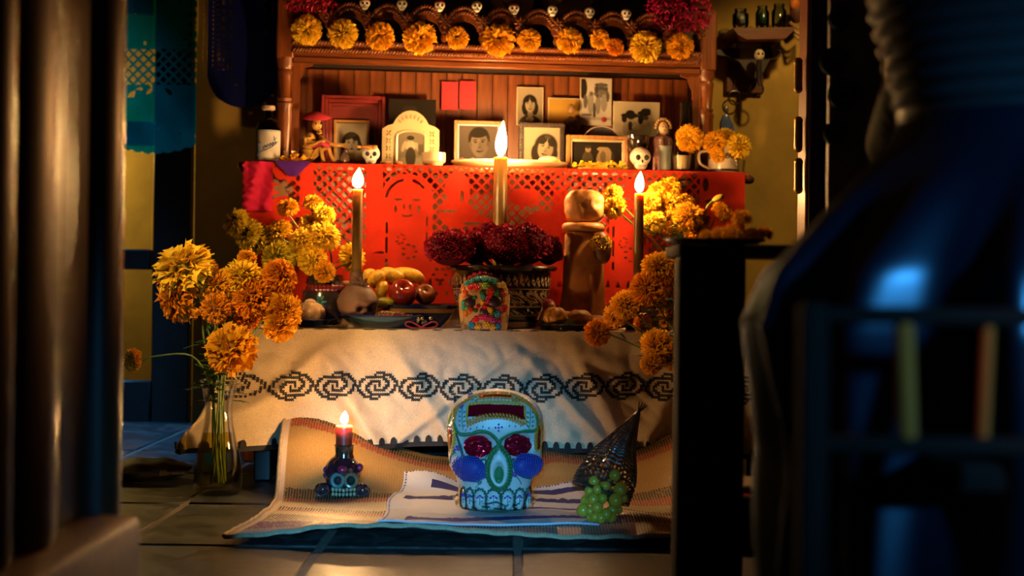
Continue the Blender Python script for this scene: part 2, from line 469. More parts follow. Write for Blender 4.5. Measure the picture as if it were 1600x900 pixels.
def cloth_pt(s, z):
    (u, v), n, _ = cpath(s); Ls = 2*thw
    t = (ZT-z)/(ZT-HEM)
    # rounded corner normal
    for c0, sg in ((0, -1), (Ls, 1)):
        dd = abs(s-c0)
        if dd < .10:
            q = math.cos(dd/.10*PI/2)*.7071
            front = (s-c0)*sg < 0
            base = Vector((0, -1)) if front else Vector((sg, 0)); oth = Vector((sg, 0)) if front else Vector((0, -1))
            nn = (base*(1-q*.5) + oth*q).normalized(); n = (nn.x, nn.y)
    flare = .004 + .018*t
    cor = max(math.exp(-(s/.10)**2), math.exp(-((s-Ls)/.10)**2))
    flare += cor*.17*t**1.2
    if s < 0 or s > Ls: flare += .03*t
    e = min(1, t*5)
    # long soft swags, diagonal pulls and fine creases
    sw = .011*math.sin(s*5.2+1.1+t*2.2)*t
    di = .0
    for (a, b_, amp, wd, ph) in ((.30, .55, .020, .030, 0), (.52, .62, .015, .026, .1), (.12, -.9, .016, .03, .2), (.80, -.7, .013, .03, .0), (1.05, .5, .014, .028, .1), (1.28, -.45, .016, .03, .1), (1.45, .4, .012, .03, 0), (.66, -1.2, .012, .025, 0), (.93, .9, .011, .022, 0)):
        q = (s - a - b_*(t-.5)*.36)/wd
        di += amp*math.exp(-q*q)*sst(0, .5, t)*(1-.15*math.sin(q))
    n1 = nz(s*7, z*9, 2.3)*.007 + abs(nz(s*13+3, z*16+s*9, 5.1))*.010 + nz(s*34, z*30, 7.0)*.0022
    f = flare + (sw + di*1.7 + n1*1.5)*e
    return Vector((u + n[0]*f, v + n[1]*f, z - .004*e*math.sin(s*9)*t))
def hemz(s): return HEM + .014*math.sin(s*2.3+.6) + .006*math.sin(s*11)
SA0, SB0 = -.30, 2*thw+.28
def cfn(a, b_):
    s = lerp(SA0, SB0, a); z = lerp(ZT+.0, hemz(s), b_)
    p = cloth_pt(s, z)
    return p
bl = MB(); bl.grid(lambda a, b_: cfn(a, 1-b_), 420, 84)
bl.build('cloth_drop', m_manta, cloth, sharp=3)
bt = MB()
def topfn(a, b_):
    s = lerp(0, 2*thw, a); p = cloth_pt(s, ZT)
    z = ZT + .001 + .002*nz(a*30, b_*8, 1)*sst(0, .2, b_)
    return Vector((p.x, lerp(p.y, .43, b_), z + (-.001 if b_ < .03 else 0)))
bt.grid(topfn, 200, 20).build('cloth_top', m_manta, cloth, sharp=3)
# hem band and little scallops
hb = MB(); N = 300
hb.grid(lambda a, b_: (lambda s: cloth_pt(s, hemz(s) - .012 + .014*b_) + Vector((0, -.0025, 0)))(lerp(SA0, SB0, a)), N, 2)
hb.build('hem_band', m_black, cloth)
tm = MB(); 
tb_ = []
for i in range(9):
    a = PI*i/8; tb_.append((.0098*math.cos(a), .021*math.sin(a)**.8 if i not in (0, 8) else 0))
tm.prism(tb_, -.002, .002)
tabm = tm.mesh('hem_scallop', m_black)
s = SA0+.02
while s < SB0-.01:
    z = hemz(s); p = cloth_pt(s, z); q = cloth_pt(s+.01, z); d = (q-p); ang = math.atan2(d.y, d.x)
    inst('hem_scallop', tabm, cloth, p + Vector((0, -.0045, 0)), Matrix.Rotation(ang, 3, 'Z').to_quaternion())
    s += .0345
# stitched spirals : every stitch is a small raised cross
pitch = .1235; zc = .58-(604-450)/520.0
cells = set(); cs_ = .0064
for sg in (1, -1):
    for i in range(400):
        th = i/400*2.45*PI; r = min(1.0, .12 + th/(2.02*PI)*.88)
        x = sg*r*.0570*math.cos(th+.2); z = sg*r*.0380*math.sin(th+.2)
        cells.add((round(x/cs_), round(z/cs_)))
def stitch(mb, s, z):
    p = cloth_pt(s, z); q = cloth_pt(s+.004, z); d = (q-p).normalized(); up = Vector((0, 0, 1)); nrm = d.cross(up).normalized()
    h_ = cs_*.60
    for sg in (1, -1):
        a = (d*h_ + up*h_*sg); pr = (d*(-sg) + up).normalized() * .0018
        o = p + nrm*.0012
        c = [o-a-pr, o+a-pr, o+a+pr, o-a+pr]
        mb.add(c + [x+nrm*.001 for x in c], [(4, 5, 6, 7), (0, 1, 5, 4), (2, 3, 7, 6)])
s0 = .025; i = 0
while s0 + i*pitch < 2*thw + .02:
    mb = MB()
    for (a, c) in cells:
        stitch(mb, s0 + i*pitch + a*cs_, zc + c*cs_ + .004*math.sin(i*.9))
    mb.build('stitched_spiral', m_black, cloth, smooth=False)['kind'] = 'stuff'; i += 1
mb = MB()
for i in range(-1, 2):
    pass
s = .03
while s < 2*thw-.02:
    ln = random.uniform(.015, .045)
    a, b_ = cloth_pt(s, ZT-.002), cloth_pt(s+ln, ZT-.002)
    mb.tube([a + Vector((0, .002, .0015)), (a+b_)/2 + Vector((0, -.001, .002)), b_ + Vector((0, .002, .0015))], .0016, 5); s += ln + random.uniform(.015, .05)
mb.build('edge_stitching', m_black, cloth)['kind'] = 'stuff'

# ---------------------------------------------------------------- hutch (upper cabinet)
VH = .62
hl, hr = LU(441, VH), LU(1103, VH); hm = (hl+hr)/2; hh = (hr-hl)/2
def HZ(py, v=VH): return L(773, py, v)[1]
hu = thing('hutch', 'carved pine hutch with scalloped rope-moulded crown standing on the sideboard', 'cabinet', W(hm, 0, ZL), YAW)
def hz(py, v=VH): return HZ(py, v)-ZL
ztop, zrail, zrb = hz(-40), hz(74), hz(96)
for sx in (-1, 1):
    pz = hz(100)
    pr = [(.024, 0), (.024, .012), (.019, .02), (.017, .06), (.022, .11), (.026, .16), (.025, .20), (.028, .207), (.028, .216), (.022, .222), (.026, .232), (.020, .24), (.024, pz-.06), (.027, pz-.045), (.022, pz-.036), (.028, pz-.022), (.028, pz-.006), (.030, pz)]
    pr = [q for q in pr if q[1] <= pz]; pr.sort(key=lambda q: q[1])
    MB().lathe(pr, 18, (sx*hh, VH+.03, 0)).build('turned_post', m_wood, hu)
    MB().rbox((sx*hh, VH+.03, (pz+hz(5))/2), (.058, .058, hz(5)-pz), .005).build('square_post', m_wood, hu)
    MB().rbox((sx*(hh+.018), VH+.18, hz(20)/2), (.018, .26, hz(20)), .003).build('side_panel', m_wood, hu)
    # scrolled bracket inside the post
    zz = pz-.005
    bp = [(0, 0), (-.075*sx, 0), (-.070*sx, -.014), (-.045*sx, -.022), (-.036*sx, -.05), (-.028*sx, -.062), (-.026*sx, -.30), (-.016*sx, -.34), (0, -.34)]
    MB().prism([(sx*(hh-.022)+x, zz+z) for x, z in bp], VH+.02, VH+.04).build('scroll_bracket', m_wood, hu)
# back boards
nb = 26; bw = (2*hh-.02)/nb
bm_ = []
zb1 = hz(98)
for i in range(nb):
    if not bm_: bm_.append(MB().rbox((0, 0, zb1/2), (bw-.0012, .012, zb1), .0015).mesh('back_board', m_wood))
    inst('back_board', bm_[0], hu, (-hh+.01+bw*(i+.5), VH+.27 + random.uniform(-.001, .001), 0))
MB().box((0, VH+.285, hz(-60)/2), (2*hh+.03, .008, hz(-60))).build('back_panel', m_dark, hu, smooth=False)
MB().rbox((0, VH+.145, (zrail+zrb)/2+.006), (2*hh-.02, .25, .016), .003).build('niche_ceiling', m_woodh, hu)
MB().rbox((0, VH+.012, (zrail+zrb)/2), (2*hh-.05, .022, zrail-zrb), .004).build('front_rail', m_woodh, hu)
MB().rbox((0, VH+.016, zrb-.012), (2*hh-.05, .016, .022), .004).build('lower_rail', m_woodh, hu)
MB().rbox((0, VH+.15, hz(-45)), (2*hh+.06, .30, .02), .003).build('top_board', m_woodh, hu)
def rope(mb, pts, r, step):
    """twisted rope : slanted beads along a curve in the xz plane"""
    pts = [Vector(p) for p in pts]; acc = 0; 
    for i in range(len(pts)-1):
        a, b_ = pts[i], pts[i+1]; ln = (b_-a).length; ang = math.atan2((b_-a).z, (b_-a).x)
        while acc < ln:
            p = a.lerp(b_, acc/ln)
            rt = Matrix.Rotation(-ang-.75, 3, 'Y')
            mb.ell(p, (r*1.25, r*.9, r*.58), 6, 5, rt); acc += step
        acc -= ln
for q, (py, r) in enumerate(((75, .0100), (87, .0100))):
    mb = MB(); z = hz(py); rope(mb, [(-hh+.03, VH, z), (hh-.03, VH, z)], r, .0105)
    mb.build('rope_moulding', m_woodh, hu, sharp=3)
# arcade
na = 11; aw = LU(1095.5, VH)-LU(451.5, VH); ap = aw/na; ax0 = LU(451.5, VH)-hm
zv, zcrest, zop, zsp = hz(37), hz(12), hz(34), hz(50)
arch = MB(); n = 12; hwid = ap/2
outer = [( -hwid + ap*i/n, zv + (zcrest-zv)*math.sin(PI*i/n)**.8) for i in range(n+1)]
opw = hwid*.72
inner = [(opw*math.cos(PI*i/n), zsp + (zop-zsp)*math.sin(PI*i/n)) for i in range(n+1)]
poly_l = outer + [(hwid, zsp)] + inner + [(-hwid, zsp)]
arch.prism(poly_l[::-1], VH+.004, VH+.02)
am = arch.mesh('arch', m_wood, smooth=True, sharp=.5)
rm = MB()
for off in (.000, .017):
    pts = [(-hwid + ap*i/24, VH, zv-off + (zcrest-zv)*math.sin(PI*i/24)**.8 - .004) for i in range(25)]
    rope(rm, pts, .0076, .0100)
rmm = rm.mesh('rope_arch', m_wood, True, 3)
ro = MB()
for i in range(8):
    a = 2*PI*i/8; ro.ell((.014*math.cos(a), -.003, .014*math.sin(a)), (.0125, .006, .0055), 8, 5, Matrix.Rotation(-a, 3, 'Y'))
ro.ell((0, -.002, 0), (.007, .010, .007), 8, 6)
rom = ro.mesh('rosette', m_wood, True, 3)
bs = MB().lathe([(.016, zrail), (.016, zrail+.006), (.010, zrail+.012), (.015, (zrail+zsp)/2), (.010, zsp-.010), (.015, zsp-.005), (.015, zsp)], 12, (0, VH+.012, 0))
bsm = bs.mesh('baluster', m_wood)
for i in range(na):
    x = ax0 + ap*(i+.5)
    inst('arch', am, hu, (x, 0, 0)); inst('rope_arch', rmm, hu, (x, 0, 0))
    if i: inst('rosette', rom, hu, (ax0+ap*i, VH-.002, hz(36))); inst('baluster', bsm, hu, (ax0+ap*i, 0, 0))

# ================================================================ CUT PAPER
def cut_sheet(name, label, group, w_, h_, mask, mat, loc, rotz, res=.0026, wave=.004, seed=0, scale_edge=None):
    nu, nv = int(w_/res), int(h_/res)
    xs = (np.arange(nu)+.5)*w_/nu; zs = (np.arange(nv)+.5)*h_/nv
    X, Z = np.meshgrid(xs, zs)                      # Z measured down from the top
    keep = mask(X, Z)
    gx = np.arange(nu+1)*w_/nu; gz = np.arange(nv+1)*h_/nv
    VX, VZ = np.meshgrid(gx, gz)
    VY = wave*(np.sin(VX*21+seed)+.7*np.sin(VZ*17+VX*9+seed*2)+.5*np.sin(VX*47-VZ*33))*(VZ/h_*.9+.1)
    v = np.stack([VX-w_/2, VY, -VZ], -1).reshape(-1, 3)
    J, I = np.nonzero(keep)
    f = np.stack([J*(nu+1)+I, (J+1)*(nu+1)+I, (J+1)*(nu+1)+I+1, J*(nu+1)+I+1], -1)
    used = np.unique(f); mp = np.full(len(v), -1); mp[used] = np.arange(len(used))
    me = bpy.data.meshes.new(name); me.from_pydata(v[used].tolist(), [], mp[f].tolist()); me.materials.append(mat); me.shade_smooth()
    o = bpy.data.objects.new(name, me); COL.objects.link(o); o.location = loc; o.rotation_euler = (0, 0, rotz)
    return tag(o, label, 'cut paper', group)
def lattice(X, Z, p=.034, wd=.30):
    a = ((X+Z)/p) % 1; b = ((X-Z)/p) % 1
    return (a < wd) | (b < wd)
def ellm(X, Z, cx, cz, rx, rz): return ((X-cx)/rx)**2+((Z-cz)/rz)**2 < 1
def ring(X, Z, cx, cz, rx, rz, t, a0=0, a1=360):
    d = np.sqrt(((X-cx)/rx)**2+((Z-cz)/rz)**2); an = np.degrees(np.arctan2(-(Z-cz), X-cx)) % 360
    return (abs(d-1) < t) & (an >= a0) & (an <= a1)
def saint(X, Z, k, cx, h_, sc=1.0):
    """an arched niche with a standing figure, drawn by slits"""
    body = ((abs(X-cx) < .085*sc) & (Z > .10)) | ellm(X, Z, cx, .11, .085*sc, .08)
    k = k | body
    k &= ~ring(X, Z, cx, .115, .068*sc, .065, .06, 35, 75); k &= ~ring(X, Z, cx, .115, .068*sc, .065, .06, 100, 175)
    k &= ~((abs(X-cx+.066*sc) < .0035) & (((Z > .19) & (Z < .225)) | ((Z > .24) & (Z < .29)) | ((Z > .31) & (Z < .335))))
    k &= ~((abs(X-cx-.066*sc) < .0035) & (((Z > .17) & (Z < .20)) | ((Z > .22) & (Z < .25))))
    for a in (0, 1):
        s = 1 if a else -1
        k &= ~ellm(X, Z, cx+s*.030*sc, .115, .014, .0035); k &= ~ellm(X, Z, cx+s*.010*sc, .138, .0035, .009); k &= ~ellm(X, Z, cx+s*.038, .145, .0045, .012)
    k &= ~ring(X, Z, cx, .15, .022, .02, .14, 220, 320)
    for i in range(7):
        an = 2*PI*i/7; k &= ~ellm(X, Z, cx+.022*math.cos(an)+.01, .285+.022*math.sin(an), .006, .0035)
        k &= ~ellm(X, Z, cx+.012*math.cos(an*1.1)-.02, .245+.016*math.sin(an), .0035, .003)
    return k
def teeth(X, Z, k, h_, n, w_):
    fx = (X/w_*n) % 1
    k &= ~((Z > h_-.085) & (Z < h_-.06) & (abs(fx-.5) < (Z-(h_-.085))/.025*.22))
    k &= ~((Z > h_-.04) & (Z < h_-.028) & (abs(fx-.15) < .12))
    return k
def petals(X, Z, k, cx, cz, r, n=6):
    for i in range(n):
        a = 2*PI*i/n; k &= ~ellm(X, Z, cx+r*math.cos(a), cz+r*math.sin(a), r*.34, r*.22)
    return k
HP = .455
def mask_a(X, Z):
    k = lattice(X, Z) | (Z > .27) | (Z < .008)
    k |= (X < .10) | (abs(X-.205) < .022) | ellm(X, Z, .135, .035, .04, .03)
    # scroll cut-outs in the left border
    k &= ~(ring(X, Z, .125, .035, .035, .030, .25, 180, 300) | (ellm(X, Z, .135, .085, .026, .016)) | ellm(X, Z, .135, .012, .018, .009))
    k |= ellm(X, Z, .13, .155, .05, .045); k &= ~ring(X, Z, .13, .16, .055, .055, .08, 30, 150)
    for q in (.30, .36): k &= ~ellm(X, Z, .16, q, .02, .006)
    for (x, z) in ((.28, .17), (.30, .22), (.33, .19), (.36, .24), (.31, .25), (.38, .29), (.42, .33)): k &= ~ellm(X, Z, x, z, .010, .006)
    return teeth(X, Z, k, HP, 12, .46)
def mask_b(X, Z):
    k = lattice(X, Z, .034) | (Z > .28) | (Z < .006)
    k |= ellm(X, Z, .30, .075, .042, .055) | ellm(X, Z, .40, .19, .07, .03) | ellm(X, Z, .30, .16, .06, .045) | ellm(X, Z, .52, .10, .05, .03) | (abs(X-.02) < .035)
    k |= ellm(X, Z, .59, .19, .07, .045) | ellm(X, Z, .55, .29, .10, .06)
    k &= ~ellm(X, Z, .315, .10, .006, .02); k &= ~ellm(X, Z, .27, .15, .03, .005); k &= ~ellm(X, Z, .35, .19, .03, .006); k &= ~ellm(X, Z, .42, .165, .03, .006); k &= ~ellm(X, Z, .54, .14, .02, .006)
    k = saint(X, Z, k, .135, HP)
    k &= ~ellm(X, Z, .045, .29, .018, .005); k &= ~ellm(X, Z, .03, .36, .016, .005); k &= ~ellm(X, Z, .245, .30, .006, .02)
    for (x, z) in ((.36, .25), (.44, .24), (.48, .29), (.60, .24), (.58, .33), (.50, .36)): k &= ~ellm(X, Z, x, z, .012, .006)
    k = petals(X, Z, k, .42, .31, .022); k = petals(X, Z, k, .245, .36, .020)
    return teeth(X, Z, k, HP, 20, .66)
def mask_c(X, Z):
    k = lattice(X, Z, .034) | (Z > .30) | (Z < .006)
    k |= ellm(X, Z, .03, .16, .06, .09) | (X > .50)
    k &= ~((abs(Z-.155) < .004) & (X > .1) & (X < .3))
    for (x, z, a, b) in ((.44, .045, .012, .030), (.52, .045, .010, .024), (.48, .09, .02, .006), (.535, .10, .02, .006), (.42, .13, .015, .02), (.47, .15, .015, .006)): k &= ~ellm(X, Z, x, z, a, b)
    k = saint(X, Z, k, .26, HP, .8)
    return teeth(X, Z, k, HP, 18, .62)
m_red = paper('scarlet_tissue', (.58, .036, .016), .30)
m_pink = paper('pink_tissue', (.52, .02, .075), .30)
def sheet(px0, px1, v, mask, mat, label, seed, h_=HP):
    u0, u1 = LU(px0, v), LU(px1, v)
    return cut_sheet('cut_paper_banner', label, 'red papers on the altar front', u1-u0, h_, mask, mat, W((u0+u1)/2, v, ZL-.001), YAW, seed=seed)
sheet(378, 592, VS-.014, mask_a, m_red, 'red cut paper with lattice and left scroll border, left end of the altar front', 0)
sheet(570, 884, VS-.024, mask_b, m_red, 'broad red cut paper with an arched niche figure, behind the middle candle', 2)
sheet(862, 1162, VS-.014, mask_c, m_red, 'dark red cut paper at the right end of the altar front, behind the marigolds', 4)
u0, u1 = LU(379, VS-.026), LU(424, VS-.026)
b = MB()
def fold(a, c):
    x = lerp(u0, u1, a); 
    return Vector((x-(u0+u1)/2 + .006*math.sin(c*40+1)*(1 if a < .5 else 0), .006*math.sin(a*9+c*4)+.004*nz(a*5, c*9), -c*.16))
b.grid(fold, 16, 40)
tag(b.build('folded_paper', m_pink, None, sharp=3, loc=W((u0+u1)/2, VS-.030, ZL-.001), rotz=YAW), 'crumpled pink tissue fold hanging at the far left edge of the altar front', 'tissue paper')
b = MB()
ub = LU(455, VS-.03)
b.grid(lambda a, c: Vector(((a-.5)*.12*(1-c*.8), .002*math.sin(a*7), -c*.05)), 10, 6)
tag(b.build('purple_paper', paper('violet_tissue', (.08, .02, .25)), None, sharp=3, loc=W(ub, VS-.034, ZL+.002), rotz=YAW), 'small violet paper corner folded over the ledge below the skeleton figurine', 'tissue paper')

# hanging papers on the left
def mask_teal(X, Z):
    k = np.ones_like(X, bool)
    k &= ~(((Z > .30) & (Z < .44)) & ~lattice(X, Z, .040, .32))
    k &= ~((X > .30) & (Z < .44) & ~lattice(X, Z, .040, .42))
    rng = np.random.RandomState(3)
    for i in range(46):
        x, z = rng.rand()*.42, rng.rand()*.66; an = rng.rand()*3.1; r1 = .004+.016*rng.rand(); r2 = .004+.004*rng.rand()
        c_, s_ = math.cos(an), math.sin(an); dx, dz = X-x, Z-z
        k &= ~((((dx*c_+dz*s_)/r1)**2+((dz*c_-dx*s_)/r2)**2) < 1)
    edge = .585 + .10*np.cos((X-.17)/.30*PI/2).clip(-.6, 1) + .008*np.abs(np.sin(X*75))
    return k & (Z < edge+.02) & (X < .36)
dT = 5.6
a_ = P(195, -20, dT)
cut_sheet('cut_paper_banner', 'teal cut paper banner with a scalloped lower edge hanging in the left opening', None, .40, .86, mask_teal,
          paper('teal_tissue', (.006, .13, .11), .35, .42, (.0, .58, .42)), P(255, -42, dT), 0, .0034, .004, 1)
def mask_blue(X, Z):
    k = np.ones_like(X, bool); w_ = .25; h_ = .44
    k &= (Z < h_-.12) | (((X-w_/2)/(w_/2))**2+((Z-(h_-.12))/.12)**2 < 1)
    k &= ~((X > .015) & (X < .022) & (Z % .016 < .008) & (Z < .30))
    k &= ~((abs(X-.035) < .004) & (Z % .018 < .008) & (Z < .30)); k &= ~((abs(X-.055) < .0055) & (Z % .030 < .018) & (Z < .20)); k &= ~((abs(X-.075) < .005) & (Z % .045 < .03) & (Z < .2))
    k &= ~((X > .03) & (X < .085) & (Z > .215) & (Z < .31) & (X % .017 < .009) & (Z % .019 < .011))
    k &= ~((abs(X-.20) < .005) & (Z % .04 < .02) & (Z < .30)); k &= ~((abs(X-.225) < .003) & (Z % .02 < .009) & (Z < .28))
    for (x, z) in ((.09, .33), (.10, .36), (.15, .32), (.17, .36), (.12, .39), (.19, .33), (.08, .30), (.14, .355)): k &= ~ellm(X, Z, x, z, .007, .004)
    return k
u0, u1 = LU(320, .90), LU(436, .90)
cut_sheet('cut_paper_banner', 'dark blue cut paper banner with a rounded end hanging beside the hutch', None, u1-u0, .44, mask_blue, paper('blue_tissue', (.010, .014, .14), .2), W((u0+u1)/2, .90, L(376, 168, .90)[1]+.44), YAW, .0026, .003, 3)

# ================================================================ PICTURES
class Canvas:
    def __init__(s, w_, h_, bg):
        s.w, s.h = w_, h_; s.asp = h_/w_
        s.X, s.Y = np.meshgrid((np.arange(w_)+.5)/w_*2-1, (1-(np.arange(h_)+.5)/h_*2)*s.asp)
        s.a = np.ones((h_, w_))*bg
    def put(s, al, v): s.a = s.a*(1-al) + v*al
    def e(s, cx, cy, rx, ry, v, rot=0, soft=.12, op=1.0):
        c, n = math.cos(rot), math.sin(rot); dx, dy = s.X-cx, s.Y-cy
        d = np.sqrt(((dx*c+dy*n)/rx)**2+((dy*c-dx*n)/ry)**2)
        s.put(np.clip((1-d)/soft+.5, 0, 1)*op, v)
    def r(s, x0, x1, y0, y1, v, soft=.02, op=1.0):
        al = np.clip((s.X-x0)/soft+.5, 0, 1)*np.clip((x1-s.X)/soft+.5, 0, 1)*np.clip((s.Y-y0)/soft+.5, 0, 1)*np.clip((y1-s.Y)/soft+.5, 0, 1)
        s.put(al*op, v)
    def vgrad(s, a, b): s.a = s.a*(a+(b-a)*(s.Y+s.asp)/(2*s.asp))
def face(c, cx, cy, sc, tilt=0, hair=.05, skin=.72, style='short', cloth=.7):
    def E(x, y, rx, ry, v, rot=0, soft=.15, op=1.0):
        ct, st = math.cos(tilt), math.sin(tilt)
        c.e(cx+(x*ct-y*st)*sc, cy+(x*st+y*ct)*sc, rx*sc, ry*sc, v, rot+tilt, soft, op)
    c.e(cx, cy-2.3*sc, 1.55*sc, 1.05*sc, cloth, 0, .12)
    if style == 'man': E(0, .38, .80, .85, hair)
    elif style == 'long': E(0, .22, 1.0, 1.02, hair); E(-.72, -.55, .42, .75, hair, .2); E(.72, -.55, .42, .75, hair, -.2)
    else: E(0, .25, .98, 1.0, hair); E(-.78, -.15, .32, .5, hair); E(.78, -.15, .32, .5, hair)
    E(0, -1.05, .34, .6, skin*.75)
    c.e(cx, cy-1.75*sc, .55*sc, .35*sc, cloth*1.05 if style == 'man' else skin*.8, 0, .2)
    E(0, 0, .66, .92, skin); E(.32, -.1, .36, .75, skin*.72, 0, .8, .6); E(-.2, .35, .3, .25, min(1, skin*1.18), 0, .9, .6)
    if style == 'man': E(0, .80, .66, .34, hair, .08); E(-.66, .0, .12, .2, skin*.8); E(.66, 0, .12, .2, skin*.6)
    elif style == 'short': E(-.28, .78, .5, .30, hair*1.6, .4); E(.42, .72, .42, .34, hair, -.5); E(.1, .95, .5, .2, hair*2.2)
    else: E(-.42, .66, .44, .34, hair, .6); E(.44, .66, .42, .34, hair, -.6); E(0, .98, .3, .16, hair*2.5)
    for s in (-1, 1):
        E(s*.27, .16, .15, .07, .92*skin); E(s*.27, .15, .07, .065, .05); E(s*.27, .20, .17, .03, .12); E(s*.28, .33, .19, .035, .10, s*-.12)
    E(.06, -.10, .09, .22, skin*.72, 0, .9, .7); E(0, -.24, .13, .05, skin*.5, 0, .6, .8)
    E(0, -.48, .25, .075, .16); E(0, -.455, .16, .02, skin*.9 if style != 'short' else .2); E(0, -.62, .16, .03, skin*.7, 0, .8, .6)
def print_mesh(c, w_, h_, tint, name='print'):
    img = np.clip(c.a, 0, 1)
    t = np.array(tint)*.62; dark = np.array((.012, .009, .006))
    rgb = dark + img[..., None]**1.6*t
    v = []; f = []; cols = []
    nx, ny = c.w, c.h
    b = MB()
    b.v = [((i/nx-.5)*w_, 0, (1-j/ny)*h_) for j in range(ny+1) for i in range(nx+1)]
    for j in range(ny):
        for i in range(nx):
            b.f.append((j*(nx+1)+i, (j+1)*(nx+1)+i, (j+1)*(nx+1)+i+1, j*(nx+1)+i+1)); b.c.append(tuple(rgb[j, i]))
    return b
SEPIA = (.80, .70, .52)
def lean(o, ang):
    o.rotation_euler = (ang, 0, o.rotation_euler[2]); return o
def rect_at(px0, px1, py0, py1, v):
    """altar coordinates of a pixel rectangle standing at depth v"""
    u0 = L(px0, (py0+py1)/2, v)[0]; u1 = L(px1, (py0+py1)/2, v)[0]; pm = (px0+px1)/2
    z1 = L(pm, py0, v)[1]; z0 = L(pm, py1, v)[1]
    return (u0+u1)/2, u1-u0, z0, z1-z0
def frame(root, w_, h_, bw_, dp, mat, steps=1, ornate=False, name='frame'):
    b = MB()
    for q in range(steps):
        i0 = bw_*q/steps; i1 = bw_*(q+1)/steps; f0 = -dp*(1-q/steps*.75)
        for sx in (-1, 1): b.rbox((sx*(w_/2-(i0+i1)/2), f0/2, h_/2), (i1-i0, abs(f0), h_-2*i0), .002)
        for zz in (i0+(i1-i0)/2, h_-(i0+i1)/2): b.rbox((0, f0/2, zz), (w_-2*i1+.001, abs(f0), i1-i0), .002)
    if ornate:
        n = int((w_+h_)*2/.012)
        for i in range(n):
            t = i/n*2*(w_+h_)
            if t < w_: x, z = t-w_/2, h_-bw_/2
            elif t < w_+h_: x, z = w_/2-bw_/2, h_-(t-w_)
            elif t < 2*w_+h_: x, z = w_/2-(t-w_-h_), bw_/2
            else: x, z = -w_/2+bw_/2, t-2*w_-h_
            b.ell((x, -dp, z), (.005, .003, .0062 if i % 2 else .004), 6, 5)
    return b.build(name, mat, root)
VB = .83
m_redframe = M('dark_red_lacquer', (.17, .013, .010), .4, var=.3, vscale=12, coat=.2)
m_gold = M('gilt_wood', (.42, .22, .06), .42, .2, var=.25, vscale=40)
m_wframe = wood('light_frame_wood', (.20, .085, .02), (.42, .19, .05), .4, 8)
m_blackframe = M('carved_black_frame', (.045, .030, .022), .42, var=.4, vscale=60, bump=.5, bscale=120)

# 1 deep red frame with a woman's portrait
u, w_, z, h_ = rect_at(502, 601, 147, 258, .76); z = ZL
r = thing('picture_frame', 'deep dark red shadow box frame with portrait of a curly-haired woman', 'picture frame', W(u, .76, z), YAW); 
frame(r, w_, h_+.01, .036, .05, m_redframe, 3)
c = Canvas(54, 74, .86); face(c, 0, .05, .62, .03, .10, .80, 'short', .92)
pr = print_mesh(c, .105, .150, SEPIA).build('photo_print', m_print, r, smooth=False); pr.location = (-.005, -.020, .014)
fr2 = frame(r, .125, .172, .010, .012, m_gold, 1, name='inner_frame'); fr2.location = (-.005, -.015, .004)
MB().box((0, -.004, h_/2), (w_-.01, .006, h_-.01)).build('backing', m_redframe, r, smooth=False)
# 2 cream arched frame
u, w_, z, h_ = rect_at(597, 686, 167, 259, .66); z = ZL
r = thing('picture_frame', 'cream arched ceramic frame with a standing figure photo', 'picture frame', W(u, .66, z), YAW)
hwd = w_/2; sh = h_*.68
outl = [(-hwd, 0), (hwd, 0), (hwd, sh), (hwd*.82, sh+.012)]
for i in range(11):
    a = PI*(.16+.68*i/10); outl.append((hwd*.62*math.cos(a)/math.cos(PI*.16), sh+.018+(h_-sh-.018)*((math.sin(a)-math.sin(PI*.16))/(1-math.sin(PI*.16)))))
outl += [(-hwd*.82, sh+.012), (-hwd, sh)]
MB().prism(outl, -.016, 0).build('frame', m_cream, r, sharp=.4)
iw = hwd*.50; ih = h_*.66
b = MB(); ip = [(-iw, .012), (-iw, ih-.02)] + [(iw*math.cos(PI*(1-i/8)), ih-.02+.02*math.sin(PI*i/8)) for i in range(1, 8)] + [(iw, ih-.02), (iw, .012)]
b.tube([(x, -.017, zz) for x, zz in ip], .005, 8); b.build('inner_moulding', m_cream, r)
b = MB()
for sx in (-1, 1):
    for i in range(5):
        zz = .02+i*.026
        for q in range(4): a = PI/4+q*PI/2; b.ell((sx*hwd*.76+.007*math.cos(a), -.017, zz+.007*math.sin(a)), (.006, .002, .0035), 6, 4, Matrix.Rotation(-a, 3, 'Y'))
for i in range(7):
    a = PI*(.2+.6*i/6); b.ell((hwd*.48*math.cos(a), -.017, sh+.004+(h_-sh)*.62*math.sin(a)), (.009, .002, .005), 6, 4, Matrix.Rotation(-a, 3, 'Y'))
b.build('relief', M('cream_relief', (.30, .21, .10), .4), r)
c = Canvas(44, 64, .42); c.r(-1, 1, -2, -.75, .55, .2); c.e(0, .25, .42, .42, .80); c.e(-.05, .78, .2, .24, .65); c.e(-.02, .92, .28, .2, .1); c.e(0, -.7, .38, .85, .14); c.e(-.5, .2, .16, .5, .7, -.3); c.e(.55, .1, .16, .5, .7, .4); c.r(.55, 1, -.5, .4, .25, .1); c.vgrad(.8, 1.1)
pr = print_mesh(c, iw*2-.006, ih-.016, (.62, .52, .34)).build('photo_print', m_print, r, smooth=False); pr.location = (0, -.0175, .012)
# 3 dark photo card behind it
u, w_, z, h_ = rect_at(607, 681, 155, 215, .82)
c = Canvas(40, 34, .06); c.e(.25, .3, .22, .22, .38); c.e(-.4, .0, .5, .5, .10); c.e(.6, -.2, .4, .6, .03); c.e(-.1, .6, .3, .12, .14)
o = print_mesh(c, w_, z+h_-ZL, (.5, .42, .32)).build('photo_card', m_print, None, smooth=False, loc=W(u, .82, ZL), rotz=YAW); tag(o, 'dark faded photo card standing behind the cream arched frame', 'photograph')
